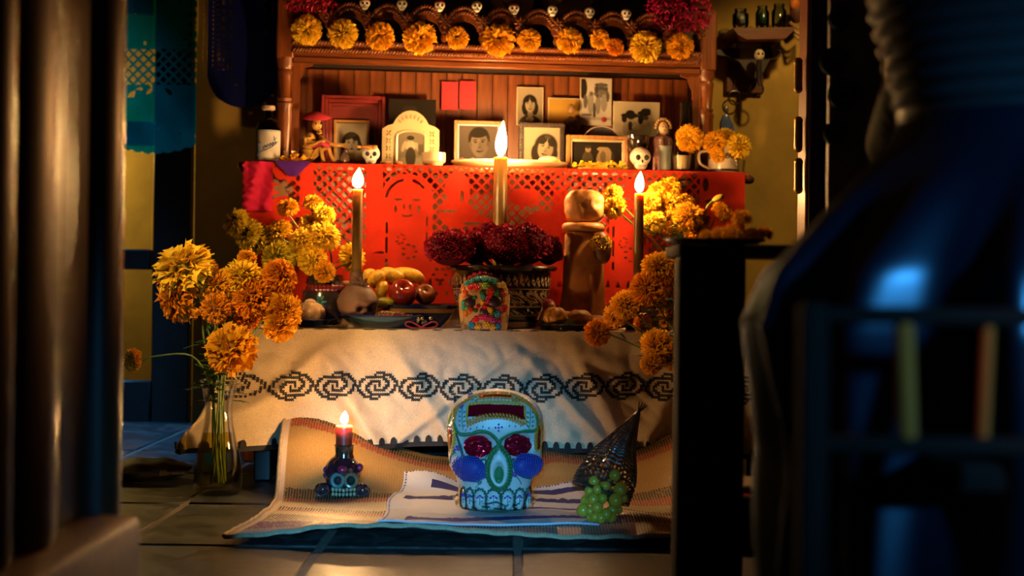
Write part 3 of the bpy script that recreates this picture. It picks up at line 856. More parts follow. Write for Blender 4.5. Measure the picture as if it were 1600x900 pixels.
# 4 wooden frame, man
u, w_, z, h_ = rect_at(709, 785, 178, 254, .74); z = ZL
r = thing('picture_frame', 'plain wooden frame with a portrait of a dark-haired man', 'picture frame', W(u, .74, z), YAW)
frame(r, w_, h_+.012, .012, .02, m_wframe); 
c = Canvas(60, 62, .36); c.vgrad(.9, 1.5); face(c, .05, .12, .68, .05, .05, .66, 'man', .25)
pr = print_mesh(c, w_-.034, h_-.022, (.24, .19, .15)).build('photo_print', m_print, r, smooth=False); pr.location = (0, -.009, .018)
fr2 = frame(r, w_-.022, h_-.010, .007, .003, M('blue_grey_mat', (.24, .27, .34), .6), 1, name='mount'); fr2.location = (0, -.009, .011)
MB().box((0, -.003, h_/2), (w_-.01, .004, h_-.01)).build('backing', m_dark, r, smooth=False)
# 5 carved dark frame, smiling woman
u, w_, z, h_ = rect_at(810, 881, 181, 255, .72); z = ZL
r = thing('picture_frame', 'carved blackened frame with portrait of a smiling long-haired woman', 'picture frame', W(u, .72, z), YAW)
frame(r, w_, h_+.012, .016, .018, m_blackframe, 1, True)
c = Canvas(60, 66, .88); c.vgrad(.85, 1.05); face(c, .22, .0, .62, -.22, .09, .78, 'long', .75)
pr = print_mesh(c, w_-.03, h_-.016, (.48, .38, .24)).build('photo_print', m_print, r, smooth=False); pr.location = (0, -.008, .014)
MB().box((0, -.003, h_/2), (w_-.01, .004, h_-.01)).build('backing', m_dark, r, smooth=False)
# unframed photographs
def photo(px0, px1, py0, py1, v, c, tint, label, border=.004, name='photograph', rot=0):
    u, w_, z, h_ = rect_at(px0, px1, py0, py1, v)
    r = thing(name, label, 'photograph', W(u, v, z), YAW)
    MB().rbox((0, .002, h_/2), (w_, .003, h_), .0008).build('card', M('photo_paper', (.42, .35, .23), .6), r)
    p = print_mesh(c, w_-2*border, h_-2*border, tint).build('photo_print', m_print, r, smooth=False); p.location = (0, -.0005, border)
    if rot: r.rotation_euler = (0, rot, YAW)
    return r
c = Canvas(44, 56, .72); c.vgrad(.7, 1.1); face(c, .0, .10, .58, .05, .03, .72, 'long', .05)
photo(807, 849, 136, 196, .86, c, (.66, .55, .36), 'small unframed photo of a dark-haired young woman pinned above the black frame')
c = Canvas(44, 56, .92); c.e(-.85, .75, .25, .6, .08); c.r(-.1, .8, .55, .85, .25, .08); c.e(.35, .45, .5, .22, .40); c.e(.35, .95, .45, .12, .3); c.e(-.35, -.05, .22, .62, .62); c.e(.15, -.1, .18, .6, .55); c.e(.55, -.05, .22, .5, .60); c.e(-.3, .45, .12, .12, .35); c.e(.1, .35, .12, .12, .3); c.e(-.7, .0, .14, .4, .35); c.e(-.1, -.55, .10, .5, .25); c.r(-1, 1, -1.02, -.88, .7, .1); c.e(-.6, -.75, .4, .08, .45); c.e(.05, .7, .08, .3, .2); c.e(.8, .3, .1, .3, .3)
r = photo(906, 956, 122, 196, .84, c, (.72, .66, .56), 'tall black and white drawing card of figures under a canopy')
b = MB().ell((.030, -.002, .022), (.010, .0015, .010), 10, 6); b.build('red_seal', M('seal_red', (.30, .015, .02), .6), r)
c = Canvas(60, 42, .82); c.vgrad(.95, 1.05)
for cx, s_ in ((-.28, 1), (.36, 1)):
    c.e(cx, -.45, .34, .42, .62); c.e(cx+.03, -.02, .15, .2, .7); c.e(cx+.03, .06, .16, .09, .2)
c.e(-.30, .14, .40, .12, .03); c.e(-.28, .24, .2, .14, .03); c.e(-.55, .0, .12, .16, .05); c.e(.34, .25, .30, .12, .03); c.e(.42, .36, .22, .12, .05); c.e(.18, .0, .12, .22, .04); c.e(-.28, -.3, .1, .2, .1); c.e(.0, -.35, .2, .12, .75)
photo(958, 1031, 159, 213, .80, c, (.74, .62, .42), 'wide photo card of two women in big dark hats')
# yellow card with a small dark skeleton figure in front
c = Canvas(8, 6, .9)
photo(856, 907, 153, 200, .85, c, (.62, .36, .05), 'plain yellow card leaning on the hutch back boards')
# 10 framed couple
u, w_, z, h_ = rect_at(884, 980, 210, 266, .62); z = ZL
r = thing('picture_frame', 'low wooden frame with a dark photo of a bride and groom', 'picture frame', W(u, .62, z), YAW)
frame(r, w_, h_+.004, .014, .02, m_wframe)
fr2 = frame(r, w_-.026, h_-.022, .008, .004, m_cream, 1, name='mount'); fr2.location = (0, -.012, .012)
c = Canvas(64, 44, .02); c.e(-.38, -.28, .22, .48, .22); c.e(-.36, .28, .12, .17, .62); c.e(-.36, .40, .13, .08, .12); c.e(.28, -.2, .30, .62, .60, -.15); c.e(.22, .18, .12, .16, .68); c.e(.18, .3, .18, .12, .62); c.e(.24, -.1, .12, .3, .40); c.e(.62, -.3, .06, .5, .10)
pr = print_mesh(c, w_-.04, h_-.036, (.62, .44, .22)).build('photo_print', m_print, r, smooth=False); pr.location = (0, -.010, .019)
MB().box((0, -.003, h_/2), (w_-.01, .004, h_-.01)).build('backing', m_dark, r, smooth=False)
# two red notes on the boards
m_note = M('red_note_paper', (.44, .014, .024), .7)
for i, (x0, x1) in enumerate(((690, 715), (718, 743))):
    u, w_, z, h_ = rect_at(x0, x1, 128-i, 172-i, .868)
    r = thing('paper_note', ('left' if i == 0 else 'right') + ' one of two red handwritten notes pinned on the back boards', 'note', W(u, .866, z), YAW)
    MB().box((0, 0, h_/2), (w_, .0012, h_)).build('sheet', m_note, r, smooth=False)
    b = MB(); random.seed(40+i)
    for q in range(9):
        zz = h_*(.90-q*.095); x = -w_*.42
        while x < w_*.36:
            ln = random.uniform(.004, .011); b.box((x+ln/2, -.0009, zz+random.uniform(-.0005, .0005)), (ln, .0004, .0012)); x += ln+.002
    b.build('handwriting', M('note_ink', (.36, .010, .02), .7), r, smooth=False)

# ================================================================ MARIGOLDS
def bloom_mesh(seed, npet, ruffle, base, tip, length=.46, width=.30, cover=118, name='bloom'):
    rng = random.Random(seed); b = MB()
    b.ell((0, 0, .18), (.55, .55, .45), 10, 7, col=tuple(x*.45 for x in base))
    for i in range(npet):
        t = (i+.5)/npet; th = math.radians(cover)*t**.56; ph = i*2.39996 + rng.uniform(-.2, .2)
        n = Vector((math.sin(th)*math.cos(ph), math.sin(th)*math.sin(ph), math.cos(th)))
        n = (n + Vector((rng.uniform(-.2, .2), rng.uniform(-.2, .2), rng.uniform(-.15, .15)))).normalized()
        c0 = Vector((n.x*.50, n.y*.50, .20+n.z*.38))
        tang = n.cross(Vector((0, 0, 1)));
        if tang.length < .1: tang = Vector((1, 0, 0))
        tang.normalize(); tang = (Matrix.Rotation(rng.uniform(-.9, .9), 3, n) @ tang)
        bn = n.cross(tang); ln = length*rng.uniform(.75, 1.15)*(1.0 if th > .5 else .85); wd = width*rng.uniform(.75, 1.2)
        curl = rng.uniform(.05, .28); k_ = []
        for r_ in range(3):
            q = r_/2; cen = c0 + n*(ln*q) + bn*(curl*q*q*.5)
            ww = wd*(.35+.65*q)
            for cc in (-1, 0, 1):
                cup = (abs(cc)*.10 - .03)*q
                zz = rng.uniform(-ruffle, ruffle)*q
                k_.append(cen + tang*(cc*ww*.5) + bn*(cup+zz*.6) + n*(zz*.8 + (-.05 if (r_ == 2 and cc == 0) else 0)))
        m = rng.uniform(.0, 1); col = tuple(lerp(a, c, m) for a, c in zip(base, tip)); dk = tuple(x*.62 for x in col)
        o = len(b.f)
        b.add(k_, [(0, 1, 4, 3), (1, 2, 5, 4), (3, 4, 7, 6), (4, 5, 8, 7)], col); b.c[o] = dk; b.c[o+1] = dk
    return b
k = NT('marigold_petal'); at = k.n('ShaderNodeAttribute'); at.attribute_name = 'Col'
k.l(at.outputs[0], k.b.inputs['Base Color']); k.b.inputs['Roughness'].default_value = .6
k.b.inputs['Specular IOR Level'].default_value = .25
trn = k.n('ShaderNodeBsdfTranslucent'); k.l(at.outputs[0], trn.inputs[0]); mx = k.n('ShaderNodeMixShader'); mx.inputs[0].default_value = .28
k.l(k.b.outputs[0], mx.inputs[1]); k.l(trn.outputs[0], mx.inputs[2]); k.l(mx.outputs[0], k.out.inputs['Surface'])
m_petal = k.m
YEL = ((.82, .47, .012), (.95, .68, .040)); ORA = ((.78, .33, .006), (.92, .50, .016)); DEO = ((.66, .20, .003), (.85, .33, .007)); GRN = ((.40, .36, .02), (.78, .54, .03))
BL = {}
for key, cc, sd in (('y', YEL, 1), ('o', ORA, 2), ('d', DEO, 3), ('g', GRN, 4)):
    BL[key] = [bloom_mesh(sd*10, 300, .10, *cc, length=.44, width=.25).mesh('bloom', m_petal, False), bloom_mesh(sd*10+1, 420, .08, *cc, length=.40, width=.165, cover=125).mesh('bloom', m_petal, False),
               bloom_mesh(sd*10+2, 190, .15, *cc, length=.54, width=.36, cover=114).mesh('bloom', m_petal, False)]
lm = MB()
def leaf_geo(mb, p0, d, ln, wd, up=Vector((0, 0, 1))):
    d = d.normalized(); s = d.cross(up)
    if s.length < .05: s = d.orthogonal()
    s.normalize(); n = s.cross(d)
    pts = []
    for i in range(4):
        t = (i+.0)/3; cen = p0 + d*ln*t - n*(ln*.25*t*t); ww = wd*math.sin(PI*(.12+.88*t*.98))
        pts += [cen - s*ww*.5 + n*.1*wd, cen, cen + s*ww*.5 + n*.1*wd]
    mb.add(pts, [(i*3+k_, i*3+k_+1, i*3+k_+4, i*3+k_+3) for i in range(3) for k_ in (0, 1)])
def frond(mb, p0, d, ln, n=6, wd=.008):
    d = d.normalized(); side = d.cross(Vector((0, 0, 1)))
    if side.length < .05: side = Vector((1, 0, 0))
    side.normalize(); pts = [p0 + d*ln*i/n - Vector((0, 0, 1))*(ln*.25*(i/n)**2) for i in range(n+1)]
    mb.tube(pts, .0011, 4)
    for i in range(1, n+1):
        for sg in (-1, 1): leaf_geo(mb, pts[i], d*.7 + side*sg*.9, ln*.38*(1.1-.5*i/n), wd)
def marigold(c, axis, R, kind='o', var=0, stem=None, label='', group=None, leaves=0, stem_r=.0026, hook=0.0, roll=None):
    c = Vector(c); axis = Vector(axis).normalized()
    r = thing('marigold', label, 'flower', c, 0, group)
    q = axis.to_track_quat('Z', 'Y') @ Matrix.Rotation(random.uniform(0, 6.28) if roll is None else roll, 3, 'Z').to_quaternion()
    inst('bloom', BL[kind][var], r, -axis*R*.42, q, R)
    if stem:
        back = -axis*R*.40
        b = MB(); b.tube([back*.4, back*1.2, back*2.0], [R*.34, R*.20, .0035], 8); b.build('calyx', m_green, r)
        pts = [back*1.9, back*2.6 + Vector((0, 0, -hook*.3))] + [Vector(p)-c for p in stem]
        pts = catmull(pts, 5)
        b = MB(); b.tube(pts, stem_r, 6); b.build('stem', m_green, r)
        if leaves:
            b = MB(); st = pts[len(pts)//5: max(len(pts)//5+1, int(len(pts)*.62))]
            for i in range(leaves):
                p = random.choice(st); frond(b, p, Vector((random.uniform(-1, 1), random.uniform(-1, .3), random.uniform(-.1, .8))), random.uniform(.035, .06))
            b.build('leaves', m_leaf, r)
    return r

random.seed(11)
# along the crown of the hutch
hl_ = [(479, 46, 25, 'y', 0), (536, 52, 26, 'y', 1), (593, 56, 24, 'o', 0), (657, 60, 25, 'o', 2), (714, 58, 19, 'o', 0), (778, 61, 25, 'o', 2), (828, 62, 21, 'o', 1), (890, 63, 22, 'o', 0), (938, 62, 15, 'o', 2), (962, 73, 16, 'd', 1), (1010, 72, 27, 'y', 0), (1064, 72, 21, 'o', 2)]
for i, (px, py, rr, kd, va) in enumerate(hl_):
    R = rr/S(VH-.03)*1.0; R = max(R, .02)
    p = A(px, py, VH-.014-R*.35)
    marigold(p, (SA+random.uniform(-.2, .2), -1, random.uniform(-.25, .15)), R*.98, kd, va, label=f'marigold head tucked into the carved hutch crown, {ORD[i]} from the left', group='marigolds on the hutch crown')

def bunch(lst, phrase, group, center, mouth, foot, leaves=1, zc_=None):
    order = sorted(range(len(lst)), key=lambda i: lst[i][0]); rank = {j: n for n, j in enumerate(order)}
    for i, it in enumerate(lst):
        px, py, rr, d, kd, va = it[:6]
        c = P(px, py, d); R = rr/(FPX/d)*1.0
        ax = it[6] if len(it) > 6 else ((c-center).normalized()*1.0 + Vector((0, -.55, .25)))
        m = Vector(mouth) + Vector((random.uniform(-.02, .02), random.uniform(-.02, .02), 0)); f = Vector(foot) + Vector((random.uniform(-.028, .028), random.uniform(-.02, .028), 0))
        mid = (c*.35 + m*.65) + Vector((0, .02, .02))
        marigold(c, ax, R, kd, va, [mid, m, f], phrase % ORD[rank[i]], group, leaves)

# ---------------------------------------------------------------- glass vases
def vase(loc, label, h_=.315, sc=1.0):
    r = thing('glass_vase', label, 'vase', loc)
    out = [(.0, .004), (.056, .0), (.063, .006), (.067, .03), (.066, .07), (.060, .11), (.050, .15), (.041, .19), (.037, .22), (.038, .25), (.045, .285), (.052, .312), (.0535, .315)]
    inn = [(r_-.0035, z) for r_, z in out[3:]][::-1] + [(.058, .016), (.0, .014)]
    MB().lathe([(a*sc, b*h_/.315) for a, b in out+inn], 36).build('glass', m_glass, r, sharp=1.2)
    wz = .165*h_/.315
    MB().lathe([(0, .0155)] + [(q*sc-.0042, z*h_/.315) for q, z in ((.062, .018), (.067, .03), (.066, .07), (.060, .11), (.050, .15))] + [(.047*sc-.0042, wz), (0, wz)], 32).build('water', m_water, r, sharp=1.2)
    return r
VL = G(340, 771, 0); VL.z = .001
vase(VL, 'clear glass vase of marigolds on the tiles left of the woven mat')
random.seed(5)
D0 = VL.y
cl = P(370, 470, D0)
lst = [(282, 413, 46, D0-.03, 'y', 2, (-.45, -.35, .8)), (272, 463, 40, D0-.02, 'd', 2, (-.9, -.4, -.1)), (335, 444, 33, D0-.02, 'o', 1), (336, 482, 27, D0-.07, 'd', 1, (0, -1, 0)), (380, 428, 38, D0, 'y', 1), (386, 399, 17, D0+.05, 'o', 1),
       (392, 462, 37, D0-.03, 'd', 1, (.05, -.9, .4)), (442, 427, 31, D0, 'd', 1), (448, 488, 37, D0-.01, 'o', 1), (390, 502, 26, D0+.03, 'd', 1), (361, 541, 39, D0-.10, 'o', 2, (.1, -.8, .5)), (441, 512, 26, D0-.03, 'o', 2, (.6, -.5, -.5)), (318, 418, 22, D0+.06, 'o', 1)]
bunch(lst, 'marigold in the floor vase left of the mat, %s bloom from the left', 'marigolds in the left glass vase', cl, VL+Vector((0, 0, .31)), VL+Vector((0, 0, .03)), 2)
# loose greens in the neck of the vase
def greens(name, label, loc, n, spread, seed, hgt=.06):
    random.seed(seed); b = MB()
    for i in range(n):
        a = random.uniform(0, 6.28); d = Vector((math.cos(a)*spread, math.sin(a)*spread, random.uniform(.1, 1.0)))
        frond(b, Vector((random.uniform(-.02, .02), random.uniform(-.02, .02), random.uniform(-.10, hgt))), d, random.uniform(.04, .08), 6, .009)
    return tag(b.build(name, m_leaf, None, loc=loc), label, 'leaves')
greens('leafy_stems', 'dark green feathery marigold leaves spilling over the left vase rim', VL+Vector((0, 0, .34)), 46, 1.0, 3)
# right vase, half hidden behind the dark stand
VR = G(1098, 776, 0); VR.z = .001
vase(VR, 'clear glass vase on the floor mostly hidden behind the dark wooden stand')
D1 = VR.y; cr = P(1060, 500, D1); random.seed(9)
lst = [(1027, 413, 31, D1-.05, 'o', 1), (1010, 449, 31, D1-.10, 'd', 1, (-.2, -.9, .3)), (1047, 470, 22, D1+.03, 'd', 2), (972, 474, 27, D1-.05, 'o', 1), (957, 492, 19, D1-.02, 'o', 2), (930, 521, 24, D1-.12, 'd', 1, (-.5, -.8, -.1)), (1048, 441, 26, D1+.05, 'o', 1), (1025, 541, 25, D1-.10, 'o', 2),
       (1016, 570, 20, D1-.12, 'o', 1), (1052, 562, 25, D1-.08, 'o', 1), (1044, 494, 20, D1, 'o', 2), (1000, 505, 19, D1+.03, 'd', 1), (1090, 430, 30, D1, 'o', 1)]
bunch(lst, 'marigold in the right floor vase beside the dark stand, %s bloom from the left', 'marigolds in the right glass vase', cr, VR+Vector((0, 0, .31)), VR+Vector((0, 0, .03)), 2)
greens('leafy_stems', 'dark green marigold leaves between the blooms left of the dark stand', P(1030, 500, D1), 40, 1.0, 8)

# ---------------------------------------------------------------- pitcher with marigolds on the table, left
def on_table(px, v, z=None): return Vector(W(LU(px, v), v, ZT+.002 if z is None else z))
m_talav = M('dark_talavera', (.03, .02, .025), .18, coat=.6, var=.4, vscale=20)
pl = on_table(508, .20)
r = thing('pitcher', 'dark glazed clay pitcher with blue flower holding marigolds on the table', 'pitcher', pl, YAW)
MB().lathe([(0, 0), (.042, 0), (.05, .008), (.068, .05), (.072, .08), (.062, .115), (.05, .14), (.056, .16), (.052, .158), (.046, .14), (0, .12)], 28).build('body', m_talav, r)
MB().tube(catmull([(.05, 0, .135), (.085, 0, .13), (.085, 0, .10), (.06, 0, .045), (.045, 0, .03)], 6), .008, 10).build('handle', M('clay_handle', (.36, .16, .07), .25, coat=.5), r)
b = MB()
for i in range(6): a = 2*PI*i/6; b.ell((-.012+.010*math.cos(a), -.071, .075+.012*math.sin(a)), (.010, .004, .0055), 8, 5, Matrix.Rotation(-a, 3, 'Y'))
b.build('painted_flower', M('turquoise_paint', (.03, .16, .20), .3), r)
b = MB()
for i in range(10): a = -2.4+.2*i; b.ell((.062*math.cos(a), .062*math.sin(a), .118), (.010, .006, .012), 6, 5)
b.build('painted_band', M('wine_red_glaze', (.14, .010, .012), .25, coat=.5), r)
dp = pl.y; random.seed(21); cl = P(470, 400, dp)
lst = [(366, 345, 22, dp-.03, 'g', 2), (384, 363, 26, dp-.02, 'g', 0), (403, 372, 22, dp+.02, 'g', 2), (449, 321, 19, dp, 'o', 1), (490, 314, 17, dp+.03, 'o', 0), (508, 331, 20, dp+.02, 'y', 1), (433, 358, 23, dp+.02, 'y', 0), (474, 373, 25, dp-.03, 'y', 1),
       (511, 365, 27, dp, 'y', 0), (431, 402, 31, dp-.06, 'g', 1), (490, 405, 27, dp-.05, 'y', 1), (509, 426, 20, dp-.06, 'o', 1), (555, 401, 26, dp+.03, 'y', 1), (485, 345, 18, dp+.04, 'y', 0)]
bunch(lst, 'yellow marigold in the dark pitcher on the table, %s bloom from the left', 'marigolds in the table pitcher', cl, pl+Vector((0, 0, .15)), pl+Vector((0, 0, .125)), 1)
# pot at the right with marigolds
pr_ = on_table(1085, .24)
r = thing('clay_pot', 'dark clay pot of marigolds at the right end of the table', 'pot', pr_, YAW)
MB().lathe([(0, 0), (.05, 0), (.075, .05), (.08, .09), (.06, .13), (.066, .15), (.06, .148), (.052, .13), (0, .115)], 24).build('body', m_talav, r)
dp = pr_.y; random.seed(31); cl = P(1060, 380, dp)
lst = [(955, 301, 17, dp-.06, 'y', 0), (958, 322, 18, dp-.08, 'y', 2), (1013, 313, 22, dp-.03, 'o', 1), (1026, 294, 16, dp+.02, 'o', 0), (1046, 288, 18, dp+.03, 'o', 2), (1044, 316, 24, dp, 'o', 1), (1066, 312, 20, dp+.03, 'o', 0), (1077, 334, 28, dp-.04, 'o', 1),
       (1018, 345, 21, dp-.05, 'y', 0), (1095, 338, 22, dp+.02, 'o', 1), (1090, 361, 22, dp-.04, 'o', 0), (1132, 328, 20, dp+.02, 'o', 1), (1052, 350, 17, dp, 'o', 0)]
bunch(lst, 'orange marigold in the clay pot behind the right candle, %s bloom from the left', 'marigolds in the right clay pot', cl, pr_+Vector((0, 0, .14)), pr_+Vector((0, 0, .12)), 1)
greens('leafy_stems', 'green leaves under the marigolds of the right clay pot', P(1045, 368, dp-.05), 14, 1.0, 12, .02)
# marigold bud on the right
p = P(1105, 318, dp); 
r = thing('marigold_bud', 'slim closed pale bud rising right of the pot of marigolds', 'flower bud', p)
b = MB(); b.tube(catmull([(.045, 0, .022), (.03, 0, .014), (0, 0, -.01), (-.03, .0, -.10)], 5), [.004]*3+[.003]*13, 6); b.build('stem', m_green, r)
b = MB(); b.ell((.035, 0, .018), (.022, .010, .010), 10, 7, Matrix.Rotation(-.45, 3, 'Y')); b.build('bud', M('bud_yellow', (.45, .32, .03), .5), r)
# marigold stuck on the bread figure
marigold(A(939, 380, .155), (.1, -1, .1), .037, 'y', 0, label='single yellow marigold head pinned to the bread figure')
# fallen petals on the ledge
def petal_heap(px, v, n, sx, label, kd='y'):
    random.seed(n); b = MB(); c0 = YEL if kd == 'y' else ORA
    for i in range(n):
        p = Vector((random.gauss(0, sx), random.gauss(0, .02), .004+random.random()*.016)); rt = Matrix.Rotation(random.uniform(-1, 1), 3, 'X') @ Matrix.Rotation(random.uniform(0, 6), 3, 'Z')
        vs = [rt @ Vector(q) + p for q in ((-.003, 0, 0), (.003, 0, 0), (.006, .018, .004), (0, .021, .001), (-.006, .018, .004))]
        b.add(vs, [(0, 1, 2, 3, 4)], tuple(lerp(a, c, random.random()) for a, c in zip(*c0)))
    o = b.build('fallen_petals', m_petal, None, False, loc=W(LU(px, v), v, ZL+.001), rotz=YAW); o['kind'] = 'stuff'
    return tag(o, label, 'petals')
petal_heap(455, .50, 60, .022, 'loose orange marigold petals heaped beside the small glass', 'o')
petal_heap(935, .50, 70, .05, 'scattered yellow petals in front of the bride and groom frame')

# ================================================================ CANDLES
def wax(name, body, top, lo=.25, hi=.95, sss=.6):
    k = NT(name); tc = k.n('ShaderNodeTexCoord'); sp = k.n('ShaderNodeSeparateXYZ'); k.l(tc.outputs['Generated'], sp.inputs[0])
    k.l(k.ramp(sp.outputs[2], [(0, body), (lo, body), (hi, top), (1, top)]), k.b.inputs['Base Color'])  # lighter top colour stands for the flame's glow in the wax
    k.b.inputs['Roughness'].default_value = .35; k.b.inputs['Subsurface Weight'].default_value = sss
    k.b.inputs['Subsurface Radius'].default_value = (.030, .012, .004); k.b.inputs['Subsurface Scale'].default_value = 1.0
    return k.m
m_wick = M('wick', (.01, .008, .006), .9)
def flame_geo(h_, r_, lean_=0.0, n=12):
    prof = [(0, 0), (.45, .04), (.80, .14), (1.0, .30), (.95, .45), (.74, .62), (.46, .78), (.20, .91), (0, 1.0)]
    b = MB(); b.lathe([(a*r_, z*h_) for a, z in prof], n)
    b.v = [(x + lean_*(z/h_)**2*h_, y, z) for x, y, z in b.v]; return b
def candle(loc, R, H, fh, fr_, mat, label, taper=.92, fmat=None):
    r = thing('candle', label, 'candle', loc)
    prof = [(0, 0), (R, 0), (R, H*.3), (R*(1+taper)/2, H*.7), (R*taper, H-.006), (R*taper*.96, H-.001), (R*taper*.8, H-.003), (R*.3, H-.006), (0, H-.006)]
    MB().lathe(prof, 24).build('wax_body', mat, r)
    MB().tube([(0, 0, H-.008), (0, 0, H+.006), (.001, 0, H+.010)], .0012, 6).build('wick', m_wick, r)
    f = flame_geo(fh, fr_, .06).build('flame', fmat or m_flame, r); f.location = (0, 0, H+.004)
    return r
m_waxy = wax('honey_wax', (.22, .125, .028), (.75, .42, .08), .72, .98)
m_waxr = wax('red_wax', (.42, .030, .010), (.80, .22, .08), .45, .95)
def zat(py, px, v): return L(px, py, v)[1]
# ---- left : clay skull candleholder
v = .10; pc = on_table(559, v)
r = thing('skull_candleholder', 'matte brown clay skull candleholder with flower on its neck, left on the table', 'candleholder', pc, YAW)
def skull_def(d):
    q = 1.0
    return q
m_clay = M('brown_clay', (.17, .085, .060), .6, var=.25, vscale=25)
b = MB(); sc_ = 1/S(v)

def clayskull(d):
    q = 1.0
    x, y, z = d
    if y < 0:
        for sx in (.34, .98):
            q -= .0
    if z < -.35: q *= 1-.18*(-.35-z)/.65
    return q
rs = bmesh.new(); bmesh.ops.create_uvsphere(rs, u_segments=48, v_segments=32, radius=1.0)
EYES = ((.25, -.10), (.78, -.08)); 
vs = []
for q in rs.verts:
    d = q.co.copy(); x, z = d.x, d.z; f = clayskull(d); dep = 0
    if d.y < .2:
        for (ex, ez), rr in zip(((.16, -.26), (.74, -.22)), (.26, .22)):
            t = math.hypot((x-ex)/rr, (z-ez)/(rr*.8)); dep += .62*max(0, 1-t**3) if t < 1 else 0
        t = math.hypot((x-.46)/.11, (z+.58)/.20); dep += .30*max(0, 1-t*t) if t < 1 else 0
        f += .05*math.exp(-((z-.12)/.12)**2)*(1 if d.y < 0 else 0)
    q.co = d*f + Vector((-d.x, -d.y, 0)).normalized()*dep*.7 if (d.x or d.y) else d*f
rs.verts.index_update(); vs = [Vector((q.co.x*.061, q.co.y*.063, .073+q.co.z*.062)) for q in rs.verts]; fs = [[q.index for q in f.verts] for f in rs.faces]; rs.free()
b.add(vs, fs); b.build('skull', m_clay, r, sharp=3)
nh = zat(425, 557, v)-ZT
MB().lathe([(.028, .118), (.022, .130), (.019, nh-.004), (.022, nh-.002), (.022, nh), (.017, nh), (.016, nh-.012), (0, nh-.012)], 20, (-.004, 0, 0)).build('neck', m_clay, r)
b = MB()
for i in range(7):
    a = 2*PI*i/7; b.ell((.012+.012*math.cos(a), -.024, .132+.012*math.sin(a)), (.011, .005, .005), 8, 5, Matrix.Rotation(-a, 3, 'Y'))
b.ell((.012, -.028, .132), .006, 8, 6)
for i in range(4): b.ell((-.016+.004*i, -.020, .124+.008*i), (.012, .004, .004), 6, 4, Matrix.Rotation(.5, 3, 'Y'))
b.build('relief_flower', M('dark_clay', (.10, .045, .035), .55), r)
H = zat(296, 560, v)-ZT-nh+.010
candle(W(LU(559, v)-.004, v, ZT+.002+nh-.011), 7.8/S(v), H, 31/S(v), 8.5/S(v), m_waxy, 'slim honey-coloured lit candle standing in the clay skull holder', .96)
# ---- centre : tall thick candle behind the flower pot
v = .40; 
r = thing('candleholder', 'dark turned wooden candleholder hidden behind the flower pot', 'candleholder', on_table(780, v), YAW)
MB().lathe([(0, 0), (.05, 0), (.05, .01), (.02, .02), (.018, .09), (.03, .11), (.03, .125), (.024, .125), (.023, .115), (0, .115)], 20).build('body', m_dark, r)
zt = zat(246, 780, v)
candle(W(LU(780, v), v, ZT+.118), 11/S(v), zt-ZT-.118, 56/S(v), 8.5/S(v), m_waxy, 'thick tall lit candle rising behind the burgundy flowers', .98)
# ---- right
v = .14
r = thing('candleholder', 'small dark candleholder behind the right marigold vase', 'candleholder', on_table(998, v), YAW)
MB().lathe([(0, 0), (.04, 0), (.04, .008), (.016, .016), (.014, .07), (.024, .085), (.024, .10), (.018, .10), (.017, .09), (0, .09)], 20).build('body', m_dark, r)
zt = zat(302, 997, v)
candle(W(LU(997, v), v, ZT+.093), 7.8/S(v), zt-ZT-.093, 33/S(v), 7/S(v), m_waxy, 'slim lit candle in front of the right marigold pot', .95)

# ================================================================ ON THE TABLE
# patterned flower pot
v = .20; pp = on_table(783, v, ZT+.012)
def blk(px): return px/S(v)
sau = thing('saucer', 'round brown clay saucer under the patterned flower pot', 'saucer', on_table(783, v), YAW)
MB().lathe([(0, 0), (.105, 0), (.118, .005), (.126, .022), (.122, .022), (.112, .008), (0, .0075)], 40).build('dish', M('brown_glaze', (.13, .06, .025), .25, coat=.5), sau)
r = thing('flower_pot', 'black glazed talavera pot with cream pattern bands holding burgundy cockscomb', 'pot', pp, YAW)
h_ = zat(416, 783, v)-pp.z
CR = (.46, .34, .19); BK = (.010, .008, .010)
def potcol(a, z, rr):
    t = z/h_; x = a*2*PI*rr*1.0
    if t > .86 or t < .10: return BK
    if .64 < t < .84:
        q = (x/.021) % 1; zz = (t-.74)/.09
        d = math.hypot((q-.5)/.36, zz); 
        return CR if (.45 < d < .85 or (abs(q-.5) < .06 and zz > -.2)) else BK
    if .60 < t < .625 or .305 < t < .33 or .16 < t < .18: return CR
    if .34 < t < .59:
        q = (x/.058) % 1 - .5; zz = (t-.465)/.11
        an = math.atan2(zz, q*2.4); rad = math.hypot(q*2.4, zz)
        s = math.sin(an*2 + rad*7.5)
        return CR if (s > .15 and .12 < rad < 1.15) or abs(rad-1.3) < .10 else BK
    if .19 < t < .29:
        q = (x/.030) % 1 - .5; return CR if abs(abs(q)*1.4 + (t-.24)/.05*.35) < .14 else BK
    return BK
pts = [(.030, 0), (.118, 0.0)]
pf = [(0, 0), (.110, .0)]
NZ = 64
for i in range(NZ+1):
    t = i/NZ; rr = .112 + .044*math.sin(t*PI*.5)**1.2 + (.006*math.sin(t*PI)); pf.append((rr, .001+t*(h_-.016)))
pf += [(.172, h_-.014), (.178, h_-.006), (.175, h_), (.166, h_), (.158, h_-.012), (.150, h_-.03), (0, h_-.03)]
MB().lathe(pf, 260, fcol=lambda a, z, rr: potcol(a, z, rr) if rr > .1 else BK, col=BK).build('body', m_gloss, r)
MB().lathe([(0, h_-.03), (.150, h_-.03), (.150, h_-.022), (0, h_-.018)], 24).build('soil', M('soil', (.02, .012, .008), .95), r)
